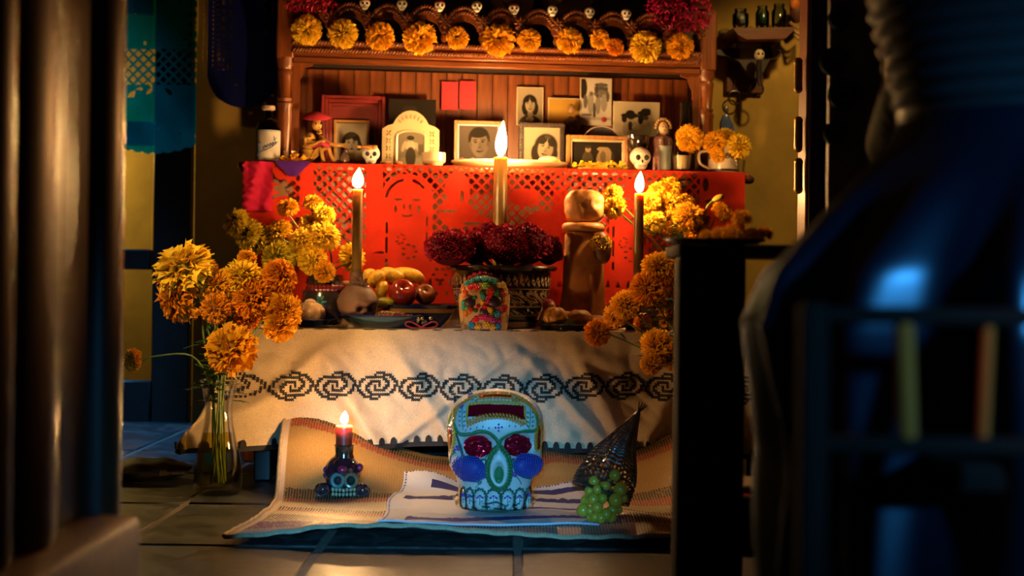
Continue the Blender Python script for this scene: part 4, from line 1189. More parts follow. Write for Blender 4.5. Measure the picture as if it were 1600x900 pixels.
# cockscomb heads
def comb_mesh(seed, n=520):
    rng = random.Random(seed); b = MB(); b.ell((0, 0, 0), (.86, .86, .86), 16, 10, col=(.07, .002, .012))
    for i in range(n):
        z = 1-2*(i+.5)/n*.80; ph = i*2.39996; rr = math.sqrt(max(0, 1-z*z)); d = Vector((rr*math.cos(ph), rr*math.sin(ph), z))
        lob = .90 + .16*nz(d.x*2.2+seed, d.y*2.2, d.z*2.2) + rng.uniform(-.05, .06)
        t = d.orthogonal().normalized(); t = Matrix.Rotation(rng.uniform(0, 6.28), 3, d) @ t; s = d.cross(t)
        p = d*lob; w1 = .085; k_ = []
        for q in range(3):
            a = (q-1)*.075; up = d*(.055+.05*rng.random()); k_ += [p + t*a + s*rng.uniform(-.02, .02) - d*.05, p + t*a + s*(.035*rng.uniform(-1, 1)) + up]
        m = rng.random(); col = (lerp(.12, .46, m), lerp(.003, .010, m), lerp(.018, .045, m))
        b.add(k_, [(0, 2, 3, 1), (2, 4, 5, 3)], col)
        b.ell(p + d*.03, (.045, .045, .03), 5, 4, d.to_track_quat('Z', 'Y').to_matrix(), col)
    return b.mesh('flower_head', M('velvet_crimson', (.3, .01, .04), .75, attr=True, spec=.2), True, 3)
cm = [comb_mesh(1), comb_mesh(5)]
cb = [(703, 389, 38, 30, .13, 0), (742, 388, 28, 30, .20, 1), (793, 385, 37, 33, .13, 1), (824, 383, 40, 34, .16, 0), (857, 393, 24, 24, .20, 1), (764, 367, 18, 20, .25, 0)]
for i, (px, py, rx, ry, vv, m) in enumerate(cb):
    c = A(px, py, vv)
    q = thing('cockscomb', f'velvety burgundy cockscomb head in the patterned pot, {ORD[[0, 1, 3, 4, 5, 2][i]]} from the left', 'flower', c, YAW, 'cockscomb in the patterned pot')
    o = inst('flower_head', cm[m], q, (0, 0, 0), Matrix.Rotation(i*1.3, 3, 'Z').to_quaternion(), (rx/S(vv)/.97, rx*.85/S(vv)/.97, ry/S(vv)/.97))
    tgt = Vector((pp.x, pp.y, pp.z+h_-.03)) - c
    loc = Matrix.Rotation(-YAW, 3, 'Z') @ tgt
    MB().tube([(0, 0, -.01), loc*.6, loc], .006, 6).build('stem', m_green, q)

# small sugar skull covered in candy flowers
v = .045; px0 = 757.5; s = S(v)
ps = on_table(757, v, ZT+.002)
r = thing('sugar_skull', 'small tombstone-shaped sugar skull covered in bright candy flowers on the table', 'sugar skull', ps, YAW)
Hs = (zat(430, 757, v)-ZT); hwS = .077
b = MB()
def ssk(a, t):
    th = 2*PI*a; z = t
    return None
prof = []
for i in range(17):
    t = i/16; z = Hs*t; rr = .070 + .008*math.sin(min(1, t/.6)*PI*.5)
    if t > .55: rr *= math.sqrt(max(0, 1-((t-.55)/.45)**2.6))
    prof.append((max(rr, 0.0) if i < 16 else 0, z))
prof = [(0, 0)] + prof
b.lathe(prof, 36, sy=.80); b.build('skull', M('cream_sugar', (.50, .30, .12), .5, var=.3, vscale=25), r, sharp=1.2)
bvh = BVHTree.FromPolygons([Vector(p) for p in b.v], b.f)
CC = {'r': (.55, .012, .02), 't': (.03, .33, .36), 'g': (.22, .42, .03), 'dg': (.02, .14, .03), 'y': (.72, .42, .02), 'o': (.70, .22, .03), 'p': (.62, .03, .15), 'm': (.42, .02, .20), 'b': (.02, .22, .42), 'v': (.20, .04, .35), 'cy': (.65, .45, .12)}
fl_ = [(205, 305, 't', 22), (260, 280, 't', 24), (320, 258, 't', 25), (385, 258, 't', 25), (440, 270, 't', 24), (490, 285, 't', 22), (390, 330, 'g', 26), (235, 350, 'r', 24), (300, 350, 'r', 26), (275, 330, 'r', 20), (350, 405, 'dg', 18), (360, 445, 't', 20), (355, 500, 'y', 20), (445, 390, 'r', 26), (430, 430, 'r', 22), (510, 405, 'dg', 24),
       (570, 400, 'r', 22), (535, 320, 'cy', 24), (590, 350, 'cy', 26), (590, 310, 'cy', 22), (610, 400, 'cy', 22), (580, 475, 'o', 22), (165, 365, 'o', 22), (180, 440, 'o', 24), (190, 400, 'r', 18), (170, 510, 't', 22), (168, 560, 't', 22), (200, 575, 'g', 16), (245, 580, 'r', 20), (190, 630, 'o', 24), (230, 610, 'o', 16), (410, 490, 'p', 22),
       (380, 545, 'r', 22), (440, 580, 'y', 22), (420, 560, 'o', 16), (310, 545, 'r', 16), (290, 590, 'dg', 16), (520, 620, 'b', 28), (480, 610, 'dg', 18), (560, 585, 'p', 24), (600, 555, 'r', 24), (545, 570, 'p', 16), (600, 580, 'r', 18), (575, 640, 'o', 18), (300, 680, 'r', 24), (340, 660, 'p', 22), (390, 660, 'p', 26), (440, 670, 'p', 22), (480, 695, 'm', 24), (540, 700, 'm', 18), (270, 700, 'r', 18),
       (320, 760, 'y', 26), (400, 740, 'y', 28), (470, 765, 'y', 26), (250, 745, 'b', 28), (530, 760, 'b', 26), (655, 390, 'v', 14), (125, 390, 'v', 14), (290, 215, 'r', 22), (400, 205, 'r', 24), (460, 215, 'r', 22), (240, 245, 'r', 20), (350, 195, 'r', 18), (275, 455, 'dg', 14), (520, 470, 'm', 14)]
grp = {}
for (cx, cy, ck, rr) in fl_:
    x = (cx-398)*.1444/s; z = (795-cy)*.1444/s
    hit = bvh.ray_cast(Vector((x, -.3, z)), Vector((0, 1, 0)))
    if hit[0] is None: hit = (Vector((x, 0, z)), Vector((0, -1, 0)))
    n_ = hit[1] if hit[1].y < 0 else -hit[1]
    Q = n_.to_track_quat('Z', 'Y').to_matrix(); R = rr*.1444/s*1.55
    mb = grp.setdefault(ck, [])
    m = MB(); m.col = CC[ck]
    for i in range(6):
        a = 2*PI*i/6; m.ell(hit[0] + Q @ Vector((R*.62*math.cos(a), R*.62*math.sin(a), .003)), R*.40, 7, 5, col=CC[ck])
    m.ell(hit[0] + Q @ Vector((0, 0, .005)), R*.38, 7, 5, col=tuple(min(1, q*1.3+.02) for q in CC[ck]))
    m.build('candy_flower', m_gloss, r, sharp=3)
b = MB()
for i in range(26):
    a = PI*(.08+.84*i/25); x = .0745*math.cos(a); z = Hs*.55 + Hs*.46*math.sin(a)
    b.ell((x, -.018, z), (.0045, .004, .0045), 6, 5)
b.build('icing_cord', M('wine_icing', (.16, .006, .05), .4), r, sharp=3)
b = MB()
for sx in (-1, 1):
    for q in range(3):
        pts = [(sx*(.066+.002*q), -.030+.012*q, .02+.10*i/8) for i in range(9)]; b.tube([(x+.002*math.sin(i*1.5), y, z) for i, (x, y, z) in enumerate(pts)], .0012, 5)
b.build('icing_line', M('teal_icing', (.06, .22, .20), .4), r)
for (cx, cy) in ((240, 495), (490, 495)):
    x = (cx-398)*.1444/s; z = (795-cy)*.1444/s; hit = bvh.ray_cast(Vector((x, -.3, z)), Vector((0, 1, 0)))
    MB().ell(hit[0]+Vector((0, -.001, 0)), (.021, .007, .018), 12, 8).build('eye_socket', M('dark_icing', (.03, .012, .015), .4), r)
MB().ell((-.004, -.061, .055), (.016, .006, .014), 12, 8).build('nose_hollow', M('dark_icing', (.03, .012, .015), .4), r)

# plates, bread, mole
m_enam = M('blue_enamel', (.05, .12, .20), .15, coat=.6); m_rim = M('cobalt_rim', (.01, .02, .16), .15, coat=.6)
def plate(px, v, wpx, hpx, label, mat=m_enam, rim=m_rim, base=.62, z=None):
    R = wpx/2/S(v); h_ = hpx/S(v)
    r = thing('plate', label, 'plate', on_table(px, v, z), YAW)
    MB().lathe([(0, 0), (R*base, 0), (R*.80, h_*.45), (R*.97, h_*.95), (R*.95, h_), (R*.78, h_*.55), (R*base, h_*.18), (0, h_*.14)], 40).build('dish', mat, r)
    MB().lathe([(R*.955, h_*.90), (R, h_*.95), (R*1.005, h_*1.03), (R*.96, h_*1.08), (R*.94, h_*1.0)], 40).build('rim', rim, r)
    return r
plate(597, .13, 134, 19, 'pale blue enamel plate of dark mole on the table, left of the small sugar skull')
r = thing('mole', 'mound of dark mole sprinkled with sesame on the pale blue plate', 'food', on_table(605, .13, ZT+.008), YAW)
b = MB(); b.ell((0, 0, .014), (.095, .085, .030), 28, 14, fn=lambda d: 1+.22*nz(d.x*3, d.y*3, d.z*3+1)); b.build('mound', M('mole_sauce', (.025, .008, .004), .25, coat=.4), r)
bv = BVHTree.FromPolygons([Vector(p) for p in b.v], b.f); se = MB(); random.seed(4)
for i in range(300):
    x, y = random.gauss(.01, .04), random.gauss(-.02, .035); h = bv.ray_cast(Vector((x, y, .3)), Vector((0, 0, -1)))
    if h[0] is not None: se.ell(h[0], (.0030, .0018, .0012), 5, 4, Matrix.Rotation(random.uniform(0, 3), 3, 'Z'))
o = se.build('sesame_seeds', M('sesame', (.42, .24, .10), .5), r); o['kind'] = 'stuff'
plate(490, .10, 78, 12, 'dark blue plate under the sugared bread at the left of the table', m_rim)
r = thing('sugared_bread', 'round ridged sweet bread dusted with sugar behind the left marigolds', 'bread', on_table(485, .10, ZT+.014), YAW)
b = MB(); b.ell((0, 0, .030), (.044, .042, .036), 36, 14, fn=lambda d: 1+.07*math.cos(math.atan2(d.y, d.x)*8)*(1-d.z*d.z)); b.build('crust', M('bread_crust', (.50, .29, .15), .7, var=.3, vscale=50, bump=.6, bscale=200), r, sharp=3)
MB().ell((0, 0, .064), (.017, .017, .010), 14, 8).build('knob', M('sugared_knob', (.55, .34, .22), .8, bump=.8, bscale=300), r)
# fruit bowl
v = .22
r = thing('fruit_bowl', 'wide cobalt glazed bowl with yellow band full of fruit, left of the pot', 'bowl', on_table(655, v), YAW)
Rb = 62/S(v); hb_ = zat(477, 655, v)-ZT
MB().lathe([(0, 0), (Rb*.55, 0), (Rb*.75, hb_*.35), (Rb*.93, hb_*.78), (Rb, hb_), (Rb*.96, hb_), (Rb*.85, hb_*.7), (Rb*.5, hb_*.3), (0, hb_*.25)], 40).build('body', M('cobalt_glaze', (.012, .02, .09), .15, coat=.6, var=.5, vscale=40), r)
MB().lathe([(Rb*.885, hb_*.66), (Rb*.945, hb_*.82), (Rb*.95, hb_*.83), (Rb*.895, hb_*.66)], 40).build('painted_band', M('ochre_glaze', (.40, .22, .05), .2, coat=.5), r)
def fruit_pos(px, py, vv): return A(px, py, vv)
m_apple = M('apple_skin', (.26, .018, .014), .22, var=.35, vscale=30, coat=.4); m_apple2 = M('apple_brownred', (.20, .05, .016), .25, var=.5, vscale=20, coat=.4)
def apple(px, py, rr, vv, label, mat, name='apple'):
    c = A(px, py, vv); r = thing(name, label, 'fruit', c, YAW); R = rr/S(vv)
    tl_ = Matrix.Rotation(.95, 3, 'X') @ Matrix.Rotation(.15, 3, 'Y')
    pf = []
    for i in range(19):
        a = PI*i/18; q = math.sin(a)*(1.0+.08*math.cos(a)); z = math.cos(a)*.90
        dimple = .34*math.exp(-(math.sin(a)/.30)**2)*(1 if a < PI/2 else .45); pf.append((max(q, 0)*R, (z - math.copysign(dimple, z))*R))
    MB().lathe(pf, 28, rot=tl_).build('flesh', mat, r, sharp=3)
    MB().tube([tl_ @ Vector((0, 0, R*.45)), tl_ @ Vector((.002, .001, R*.95))], .0016, 6).build('stalk', m_dark, r); return r
apple(629, 458, 22, .20, 'large glossy dark red apple in the blue fruit bowl', m_apple)
apple(664, 460, 17, .24, 'smaller brownish red apple right of the glossy one', m_apple2)
apple(582, 455, 15, .22, 'small orange red tomato-like fruit behind the clay skull', M('tomato_skin', (.45, .05, .012), .2, coat=.5), 'tomato')
m_ban = M('speckled_yellow_peel', (.66, .36, .018), .5, var=.45, vscale=90)
def banana(px, py, ln, rr, ang, vv, label, bend=.15, cat='banana', mat=None):
    c = A(px, py, vv); r = thing('banana', label, 'fruit', c, YAW, 'small bananas in the fruit bowl'); s_ = S(vv); ln /= s_; rr /= s_
    pts = []; rad = []
    for i in range(13):
        t = i/12*2-1; x = t*ln/2; z = -bend*ln*(t*t-.4)
        ca, sa = math.cos(ang), math.sin(ang); pts.append((x*ca-z*sa, .0, x*sa+z*ca)); rad.append(rr*max(.14, (1-abs(t)**3.2)**.6))
    MB().tube(pts, rad, 10).build('peel', mat or m_ban, r, sharp=1.2)
    MB().tube([pts[0], Vector(pts[0])*1.12], rr*.22, 6).build('stalk', m_dark, r)
banana(573, 434, 34, 10, .6, .24, 'small yellow banana nearest the clay skull neck')
banana(589, 438, 34, 12, .95, .22, 'fat speckled banana second from the clay skull', .08)
banana(612, 431, 40, 11, -.3, .25, 'speckled banana in the middle above the red apple', .10)
banana(636, 431, 56, 11, -.12, .27, 'longest banana at the back right above the apples', .10)
banana(597, 456, 34, 9, 1.35, .19, 'short upright banana between tomato and red apple', .10)
r = thing('mango', 'green and yellow mango half hidden low in the fruit bowl', 'fruit', A(600, 474, .17), YAW)
MB().ell((0, 0, 0), (.034, .026, .020), 16, 10).build('flesh', M('mango_skin', (.30, .26, .02), .35, var=.5, vscale=20), r)
# folded red ribbon trinket with shiny beads
r = thing('ribbon_trinket', 'little red ribbon bow with shiny beads at the table edge', 'trinket', on_table(659, .03), YAW)
b = MB()
for sx in (-1, 1): b.tube(catmull([(0, 0, .003), (sx*.02, 0, .002), (sx*.044, 0, .008), (sx*.046, 0, .018), (sx*.03, 0, .020), (0, 0, .004)], 6), .0026, 6)
b.build('ribbon', M('red_ribbon', (.48, .05, .03), .5), r)
b = MB(); random.seed(2)
for i in range(9): b.ell((random.uniform(-.012, .028), .006, .010+random.uniform(0, .022)), random.uniform(.004, .007), 8, 6)
b.build('beads', M('silver_beads', (.5, .5, .45), .12, .9), r)
# little bits left of the mole plate
r = thing('spoon', 'small shiny metal spoon lying between the two plates', 'spoon', on_table(528, .03), YAW)
MB().ell((.01, 0, .006), (.022, .014, .006), 12, 8).build('bowl', M('spoon_steel', (.5, .5, .5), .12, 1.0), r)
MB().tube([(-.01, 0, .006), (-.05, .02, .008)], .003, 6).build('handle', M('spoon_steel', (.5, .5, .5), .12, 1.0), r)
# bread figure
v = .20
m_bread = M('golden_bread', (.46, .18, .035), .55, var=.45, vscale=14, bump=.5, bscale=22, bdist=.008)
r = thing('bread_figure', 'tall golden bread baked in the shape of a person with carved face', 'bread', on_table(911, v), YAW)
zb = lambda py: zat(py, 911, v)-ZT
b = MB(); H0 = zb(360)
b.lathe([(0, 0), (.073, 0), (.078, .012), (.074, .05), (.068, .12), (.060, H0-.02), (.050, H0), (0, H0)], 32, sy=.62)
b.v = [tuple(Vector(p) + Vector(p).normalized()*.012*nz(p[0]*18, p[1]*18, p[2]*13)) for p in b.v]
b.build('body', m_bread, r, sharp=3)
b = MB(); b.tube([(.056*math.cos(2*PI*i/24), .040*math.sin(2*PI*i/24), zb(356)) for i in range(24)], .014, 10, True); b.build('collar', m_bread, r)
hc = zb(324); b = MB(); 
def headf(d):
    f = 1.0
    if d.y < 0:
        for ex in (-.05, .55): 
            t = math.hypot((d.x-ex)/.2, (d.z-.1)/.22); f -= .13*max(0, 1-t*t)
        t = math.hypot((d.x-.25)/.30, (d.z+.42)/.12); f -= .10*max(0, 1-t*t)
        t = math.hypot((d.x-.25)/.10, (d.z+.08)/.2); f += .12*max(0, 1-t*t)
    return f
b.ell((0, 0, hc), (.064, .052, .056), 40, 28, fn=lambda d: headf(d)*min(1.22, (abs(d.x)**3.2+abs(d.y)**3.2+abs(d.z)**3.2)**(-1/3.2))*(.94+.07*nz(d.x*3, d.y*3, d.z*3))); b.build('head', m_bread, r, sharp=3)
MB().ell((.052, -.040, zb(388)), (.030, .022, .052), 18, 12, Matrix.Rotation(-.15, 3, 'Y')).build('arm', M('dark_bread', (.10, .035, .012), .5), r)
MB().tube([(.02, -.050, .03), (.022, -.047, .10), (.02, -.042, .17)], .008, 8).build('seam', m_bread, r)
for i, (px, w_, h__, vv, an, lb) in enumerate(((898, 62, 22, .13, .12, 'flat golden bread roll at the foot of the bread figure, left'), (962, 84, 30, .15, -.16, 'long golden bread roll at the right foot of the bread figure'), (930, 60, 18, .07, .05, 'golden bread roll lying at the front right of the table'))):
    r = thing('bread_roll', lb, 'bread', on_table(px, vv, ZT+.004), YAW)
    b = MB(); W_ = w_/S(vv)/2; Hh = h__/S(vv)/2+.004
    b.ell((0, 0, Hh), (W_, .035, Hh*1.05), 28, 14, Matrix.Rotation(an, 3, 'Y'), fn=lambda d: 1+.07*math.sin(d.x*9)*max(0, d.z)); b.build('crust', m_bread, r, sharp=3)
plate(893, .035, 92, 9, 'flat black plate under the lobed squash at the front of the table', M('black_plate', (.012, .010, .010), .2, coat=.5), M('black_rim', (.012, .010, .010), .2, coat=.5), .85)
r = thing('squash', 'small lobed orange squash on the black plate', 'vegetable', on_table(868, .035, ZT+.008), YAW)
b = MB(); b.ell((0, 0, .034), (.037, .034, .034), 40, 18, fn=lambda d: 1-.16*abs(math.cos(math.atan2(d.y, d.x+1e-6)*2.5))**6*(1-d.z*d.z*.6)-.15*max(0, d.z)**8)
b.build('flesh', M('squash_skin', (.52, .22, .03), .4, var=.25, vscale=20), r, sharp=3)
r = thing('pepper_bread', 'orange lumpy roll on the black plate right of the squash', 'bread', on_table(905, .035, ZT+.008), YAW)
b = MB(); b.ell((0, 0, .030), (.042, .028, .026), 28, 16, fn=lambda d: 1+.16*nz(d.x*2.5+4, d.y*2.5, d.z*2.5)); b.build('crust', m_bread, r, sharp=3)
r = thing('herb_sprig', 'pale green herb sprig between squash and roll on the black plate', 'herb', on_table(893, .0, ZT+.014), YAW)
b = MB(); random.seed(3)
for i in range(16): leaf_geo(b, Vector((random.uniform(-.02, .015), random.uniform(-.004, .004), random.uniform(0, .012))), Vector((random.uniform(-1, 1), random.uniform(-.6, 0), random.uniform(.0, .9))), .020, .008)
b.build('leaves', M('pale_herb', (.32, .36, .03), .5), r)
r = thing('doll', 'tiny clay doll with red headscarf and blue dress beside the flower pot', 'figurine', on_table(860, .12), YAW)
MB().lathe([(0, 0), (.030, 0), (.026, .02), (.016, .05), (.012, .054), (0, .054)], 16).build('dress', M('blue_dress', (.04, .07, .15), .5), r)
MB().ell((.002, -.002, .070), (.014, .013, .016), 14, 10).build('head', M('doll_skin', (.40, .22, .14), .5), r)
MB().ell((-.004, .005, .074), (.021, .016, .020), 14, 10).build('headscarf', M('red_scarf', (.30, .015, .015), .6), r)
b = MB()
for sx in (-1, 1): b.tube([(sx*.014, -.002, .048), (sx*.024, -.006, .030), (sx*.016, -.014, .022)], [.006, .005, .004], 8)
b.build('arms', M('doll_skin2', (.36, .20, .13), .5), r)
b = MB()
for sx in (-1, 1): b.ell((sx*.005+.002, -.0145, .073), .0016, 6, 5)
b.build('eyes', m_black, r)

# ================================================================ ON THE LEDGE
def on_ledge(px, v): return Vector(W(LU(px, v), v, ZL+.001))
def zl(py, px, v): return L(px, py, v)[1]-ZL-.001
# bottle
v = .52; s = S(v); r = thing('bottle', 'clear glass liquor bottle with white label and blue script, left end of ledge', 'bottle', on_ledge(416, v), YAW)
Hb = zl(165, 416, v); R = 18.5/s
MB().lathe([(0, 0), (R*.96, 0), (R, .004), (R, Hb*.58), (R*.93, Hb*.66), (R*.70, Hb*.74), (R*.34, Hb*.79), (R*.30, Hb*.90), (R*.36, Hb*.905), (R*.36, Hb*.93), (0, Hb*.93)], 32).build('glass', glassy('bottle_glass', (.10, .10, .09), .04), r)
MB().lathe([(0, Hb*.91), (R*.40, Hb*.91), (R*.56, Hb*.93), (R*.56, Hb*.99), (R*.45, Hb), (0, Hb)], 20).build('stopper', M('glass_stopper', (.40, .30, .22), .12, coat=.6), r)
b = MB()
def labfn(a, c):
    an = -PI/2 + (a-.5)*PI*1.05; return Vector(((R+.0008)*math.cos(an), (R+.0008)*math.sin(an), .006+(Hb*.56-.006)*c))
b.grid(labfn, 40, 30, fcol=lambda a, c: tuple(q*(1-.16*max(0, math.sin(a*9+c*5))) for q in ((.42, .39, .36) if c < .93 else (.28, .32, .36))))
lb = b.build('label', m_print, r, sharp=3)
# hand lettered word running up the label
def on_lab(x, z):
    an = -PI/2 + x/R; return Vector(((R+.0016)*math.cos(an), (R+.0016)*math.sin(an), z))
def stroke(mb, pts, rr):
    rr *= 1.5
    p = catmull([(x, 0, z) for x, z in pts], 5); mb.tube([on_lab(q.x, q.z) for q in p], rr, 5, flat=.4)
mb = MB(); c_, s_ = math.cos(.38), math.sin(.38)
def T(q): return [(-.024+(x*c_-z*s_)*1.25, .040+(x*s_+z*c_)*1.35) for x, z in q]
stroke(mb, T([(-.008, .016), (.000, .018), (.009, .016)]), .0026); stroke(mb, T([(.001, .018), (.000, .006), (-.004, -.006), (-.012, -.008)]), .0036)
stroke(mb, T([(-.003, -.004), (.010, -.005), (.030, -.004), (.052, .002)]), .0016)
x = .010
for i in range(5):
    stroke(mb, T([(x, .006), (x+.001, -.001), (x+.003, .0), (x+.0055, .006), (x+.006, .001)]), .0012); x += .0075
stroke(mb, T([(.046, .018), (.045, .004), (.047, .0)]), .0014); stroke(mb, T([(.040, .010), (.052, .012)]), .0010)
mb.build('lettering', M('label_blue', (.015, .05, .16), .5), lb)
def tumbler(px, v, pw, ph, label, name='glass_tumbler', fill=None, tp=.82):
    s = S(v); R = pw/2/s; h_ = ph/s
    r = thing(name, label, 'glass', on_ledge(px, v), YAW)
    MB().lathe([(0, 0), (R*tp, 0), (R, h_), (R-.0018, h_), (R*tp-.0022, .008), (0, .007)], 24).build('glass', m_glass, r, sharp=1.2)
    if fill: MB().lathe([(0, .009), (R*tp-.004, .009), (R*.93-.003, h_*.8), (0, h_*.8)], 20).build('filling', fill, r)
    return r
tumbler(452, .50, 24, 18, 'small clear shot glass right of the liquor bottle', 'shot_glass')
tumbler(1063, .50, 32, 31, 'clear faceted tumbler of pale drink in front of the tall dark bottle', fill=M('pale_drink', (.42, .30, .14), .3))
# seated skeleton figurine with pink hat
v = .56; s = S(v); o = on_ledge(492, v)
r = thing('skeleton_figurine', 'seated yellow skeleton figurine with broad pink hat, left of the red frame', 'figurine', o, YAW)
m_bone = M('ochre_bone', (.46, .25, .045), .5, var=.3, vscale=40)
def q_(px, py, dy=0): return Vector(((px-492)/s, dy, (254-py)/s))
b = MB()
b.tube(catmull([q_(483, 246), q_(479, 230), q_(480, 216, .005), q_(487, 208)], 4), [.017]*4+[.016]*4+[.017]*4+[.012], 12); b.build('torso', m_bone, r)
b = MB()
for i in range(6):
    z0 = q_(480, 244-i*6.2); b.tube([z0 + Vector((.019*math.cos(a), -.006+.017*math.sin(a), 0)) for a in [PI*(.85+1.3*j/9) for j in range(10)]], .0028, 5)
b.build('ribs', m_bone, r)
b = MB(); b.ell(q_(492, 192, -.004), (.017, .016, .019), 20, 14); b.ell(q_(496, 203, -.008), (.009, .010, .009), 12, 8); sk = b.build('head', m_bone, r)
b = MB()
for (px, py) in ((491, 191), (499, 190)): b.ell(q_(px, py, -.018), (.0042, .003, .005), 8, 6)
b.ell(q_(496, 197, -.019), (.002, .002, .003), 6, 5); b.tube([q_(491, 203, -.019), q_(496, 204.5, -.020), q_(500, 203, -.019)], .0012, 5); b.build('eye_sockets', m_black, r)
b = MB(); b.lathe([(0, .012), (.020, .010), (.032, .004), (.048, -.004), (.050, -.006), (.046, -.007), (.030, -.001), (0, .004)], 28, c=q_(490, 178), sy=.9, rot=Matrix.Rotation(.35, 3, 'X'))
b.build('hat', M('pink_felt', (.55, .03, .065), .6), r)
b = MB(); b.tube(catmull([q_(474, 212, -.01), q_(478, 226, -.03), q_(500, 219, -.045), q_(504, 221, -.046)], 5), [.006]*16, 8); b.build('arm', m_bone, r)
b = MB(); b.tube(catmull([q_(497, 210, .0), q_(508, 219, -.02), q_(520, 224, -.03), q_(531, 223, -.03)], 5), [.006]*16, 8)
for j in range(4): b.tube([q_(530, 222+j*1.2, -.03), q_(537, 221+j*2.2, -.032)], .0016, 5)
b.build('arm', m_bone, r)
for (a, k1, f) in (((480, 246), (498, 229), (505, 254)), ((484, 247), (509, 228), (521, 253))):
    b = MB(); b.tube(catmull([q_(*a, -.005), q_((a[0]+k1[0])/2, (a[1]+k1[1])/2-2, -.02), q_(*k1, -.035), q_((k1[0]+f[0])/2, (k1[1]+f[1])/2, -.04), q_(f[0], f[1]-1, -.04), q_(f[0]+5, f[1]-1, -.045)], 4), .0062, 8); b.build('leg', m_bone, r)
b = MB(); b.tube(catmull([q_(488, 226, -.020), q_(500, 222, -.044), q_(512, 226, -.045)], 5), [.010]*11, 8, flat=.6); b.build('skirt_cloth', M('pink_cloth', (.50, .02, .10), .6), r)
# little sugar skulls on the ledge
def tiny_skull(loc, s, label, cat='sugar skull', tint=None, rz=YAW, cap=None, group=None, mat=None):
    r = thing('sugar_skull', label, cat, loc, rz, group); b = MB()
    b.ell((0, 0, s*.62), (s*.48, s*.52, s*.44), 16, 12, fn=lambda d: 1-(.14*max(0, 1-(math.hypot(abs(d.x)-.38, d.z+.15)/.22)**2) if d.y < 0 else 0))
    b.ell((0, -s*.12, s*.25), (s*.30, s*.34, s*.25), 12, 8); b.build('skull', mat or m_white, r, sharp=3)
    e = MB()
    for sx in (-1, 1): e.ell((sx*s*.19, -s*.45, s*.55), (s*.12, s*.07, s*.13), 10, 7)
    e.ell((0, -s*.48, s*.38), (s*.05, s*.05, s*.08), 8, 6)
    e.build('eye_sockets', m_black, r)
    t = MB(); t.box((0, -s*.44, s*.17), (s*.36, s*.04, s*.012))
    for i in range(5): t.box(((i-2)*s*.08, -s*.44, s*.17), (s*.012, s*.05, s*.12))
    t.build('teeth', m_black, r, smooth=False)
    if cap: c = MB(); c.ell((0, s*.03, s*.80), (s*.47, s*.50, s*.30), 14, 8); c.build('cap', M('red_cap', cap, .5), r)
    return r
tiny_skull(on_ledge(577, .50), .062, 'white sugar skull with flower crown in front of the woman portrait')
b = MB(); random.seed(6)
for i in range(8): b.ell((random.uniform(-.035, .03), -.02, .052+random.uniform(-.004, .008)), (.009, .006, .005), 7, 5)
tag(b.build('flower_garland', M('rust_flowers', (.40, .16, .03), .6), None, loc=on_ledge(575, .49), rotz=YAW), 'tiny rust flower garland lying over the white sugar skull', 'garland')
r = thing('figurine', 'small dark glass figure of a bird at the portrait frame corner', 'figurine', on_ledge(536, .52), YAW)
MB().lathe([(0, 0), (.012, 0), (.018, .014), (.014, .030), (.006, .040), (0, .041)], 14).build('body', M('smoky_glass', (.10, .07, .05), .1, coat=1), r); MB().ell((.005, -.004, .046), (.009, .008, .008), 10, 7).build('head', M('smoky_glass2', (.10, .07, .05), .1, coat=1), r)
MB().tube([(.011, -.006, .046), (.020, -.010, .044)], [.003, .0008], 6).build('beak', m_gold, r)
for i, (px, ln, lb) in enumerate(((601, .04, 'small brown bark sliver lying between sugar skull and arched frame'), (620, .03, 'small pale seed pod below the arched frame'))):
    r = tag(MB().ell((0, 0, .007), (ln*.5, .008, .007), 12, 7, fn=lambda d: 1+.2*nz(d.x*4, d.y*4, d.z*4)).build('seed_pod', M('pod_brown', (.30, .13, .05), .6), None, loc=on_ledge(px, .49), rotz=YAW), lb, 'seed pod')
# cream bowl, oval platter, bun
v = .51; s = S(v); r = thing('bowl', 'little cream ceramic bowl in front of the arched frame', 'bowl', on_ledge(675, v), YAW)
R = 18.5/s; h_ = 21/s
MB().lathe([(0, 0), (R*.72, 0), (R*.78, h_*.2), (R, h_*.35), (R*1.0, h_), (R*.92, h_), (R*.9, h_*.4), (0, h_*.3)], 30).build('body', m_cream, r)
v = .55; r = thing('platter', 'long cream oval platter on the ledge behind the thick candle', 'platter', on_ledge(794, v), YAW)
a_ = 92/S(v); MB().lathe([(0, 0), (a_*.80, 0), (a_*.90, .006), (a_, .020), (a_*.99, .026), (a_*.94, .025), (a_*.8, .010), (0, .008)], 48, sy=.42).build('dish', M('cream_glaze', (.50, .36, .18), .28, coat=.4), r)
r = thing('sweet_bun', 'small pale sweet bun on the right end of the oval platter', 'bread', W(LU(856, v), v, ZL+.022), YAW)
MB().ell((0, 0, .012), (.038, .026, .014), 20, 10, fn=lambda d: 1+.06*nz(d.x*3, d.y*3, 2)).build('crust', M('pale_bun', (.60, .40, .18), .6, var=.2), r)
r = thing('petal_cluster', 'dark red flower petals lying at the left of the oval platter', 'petals', W(LU(729, v), v, ZL+.020), YAW); r['kind'] = 'stuff'
b = MB(); random.seed(8)
for i in range(14): b.ell((random.gauss(0, .018), random.gauss(0, .008), .005+random.random()*.008), (.010, .007, .003), 7, 5, Matrix.Rotation(random.uniform(-.7, .7), 3, 'Y'))
b.build('petals', M('red_petals', (.22, .012, .02), .6), r)
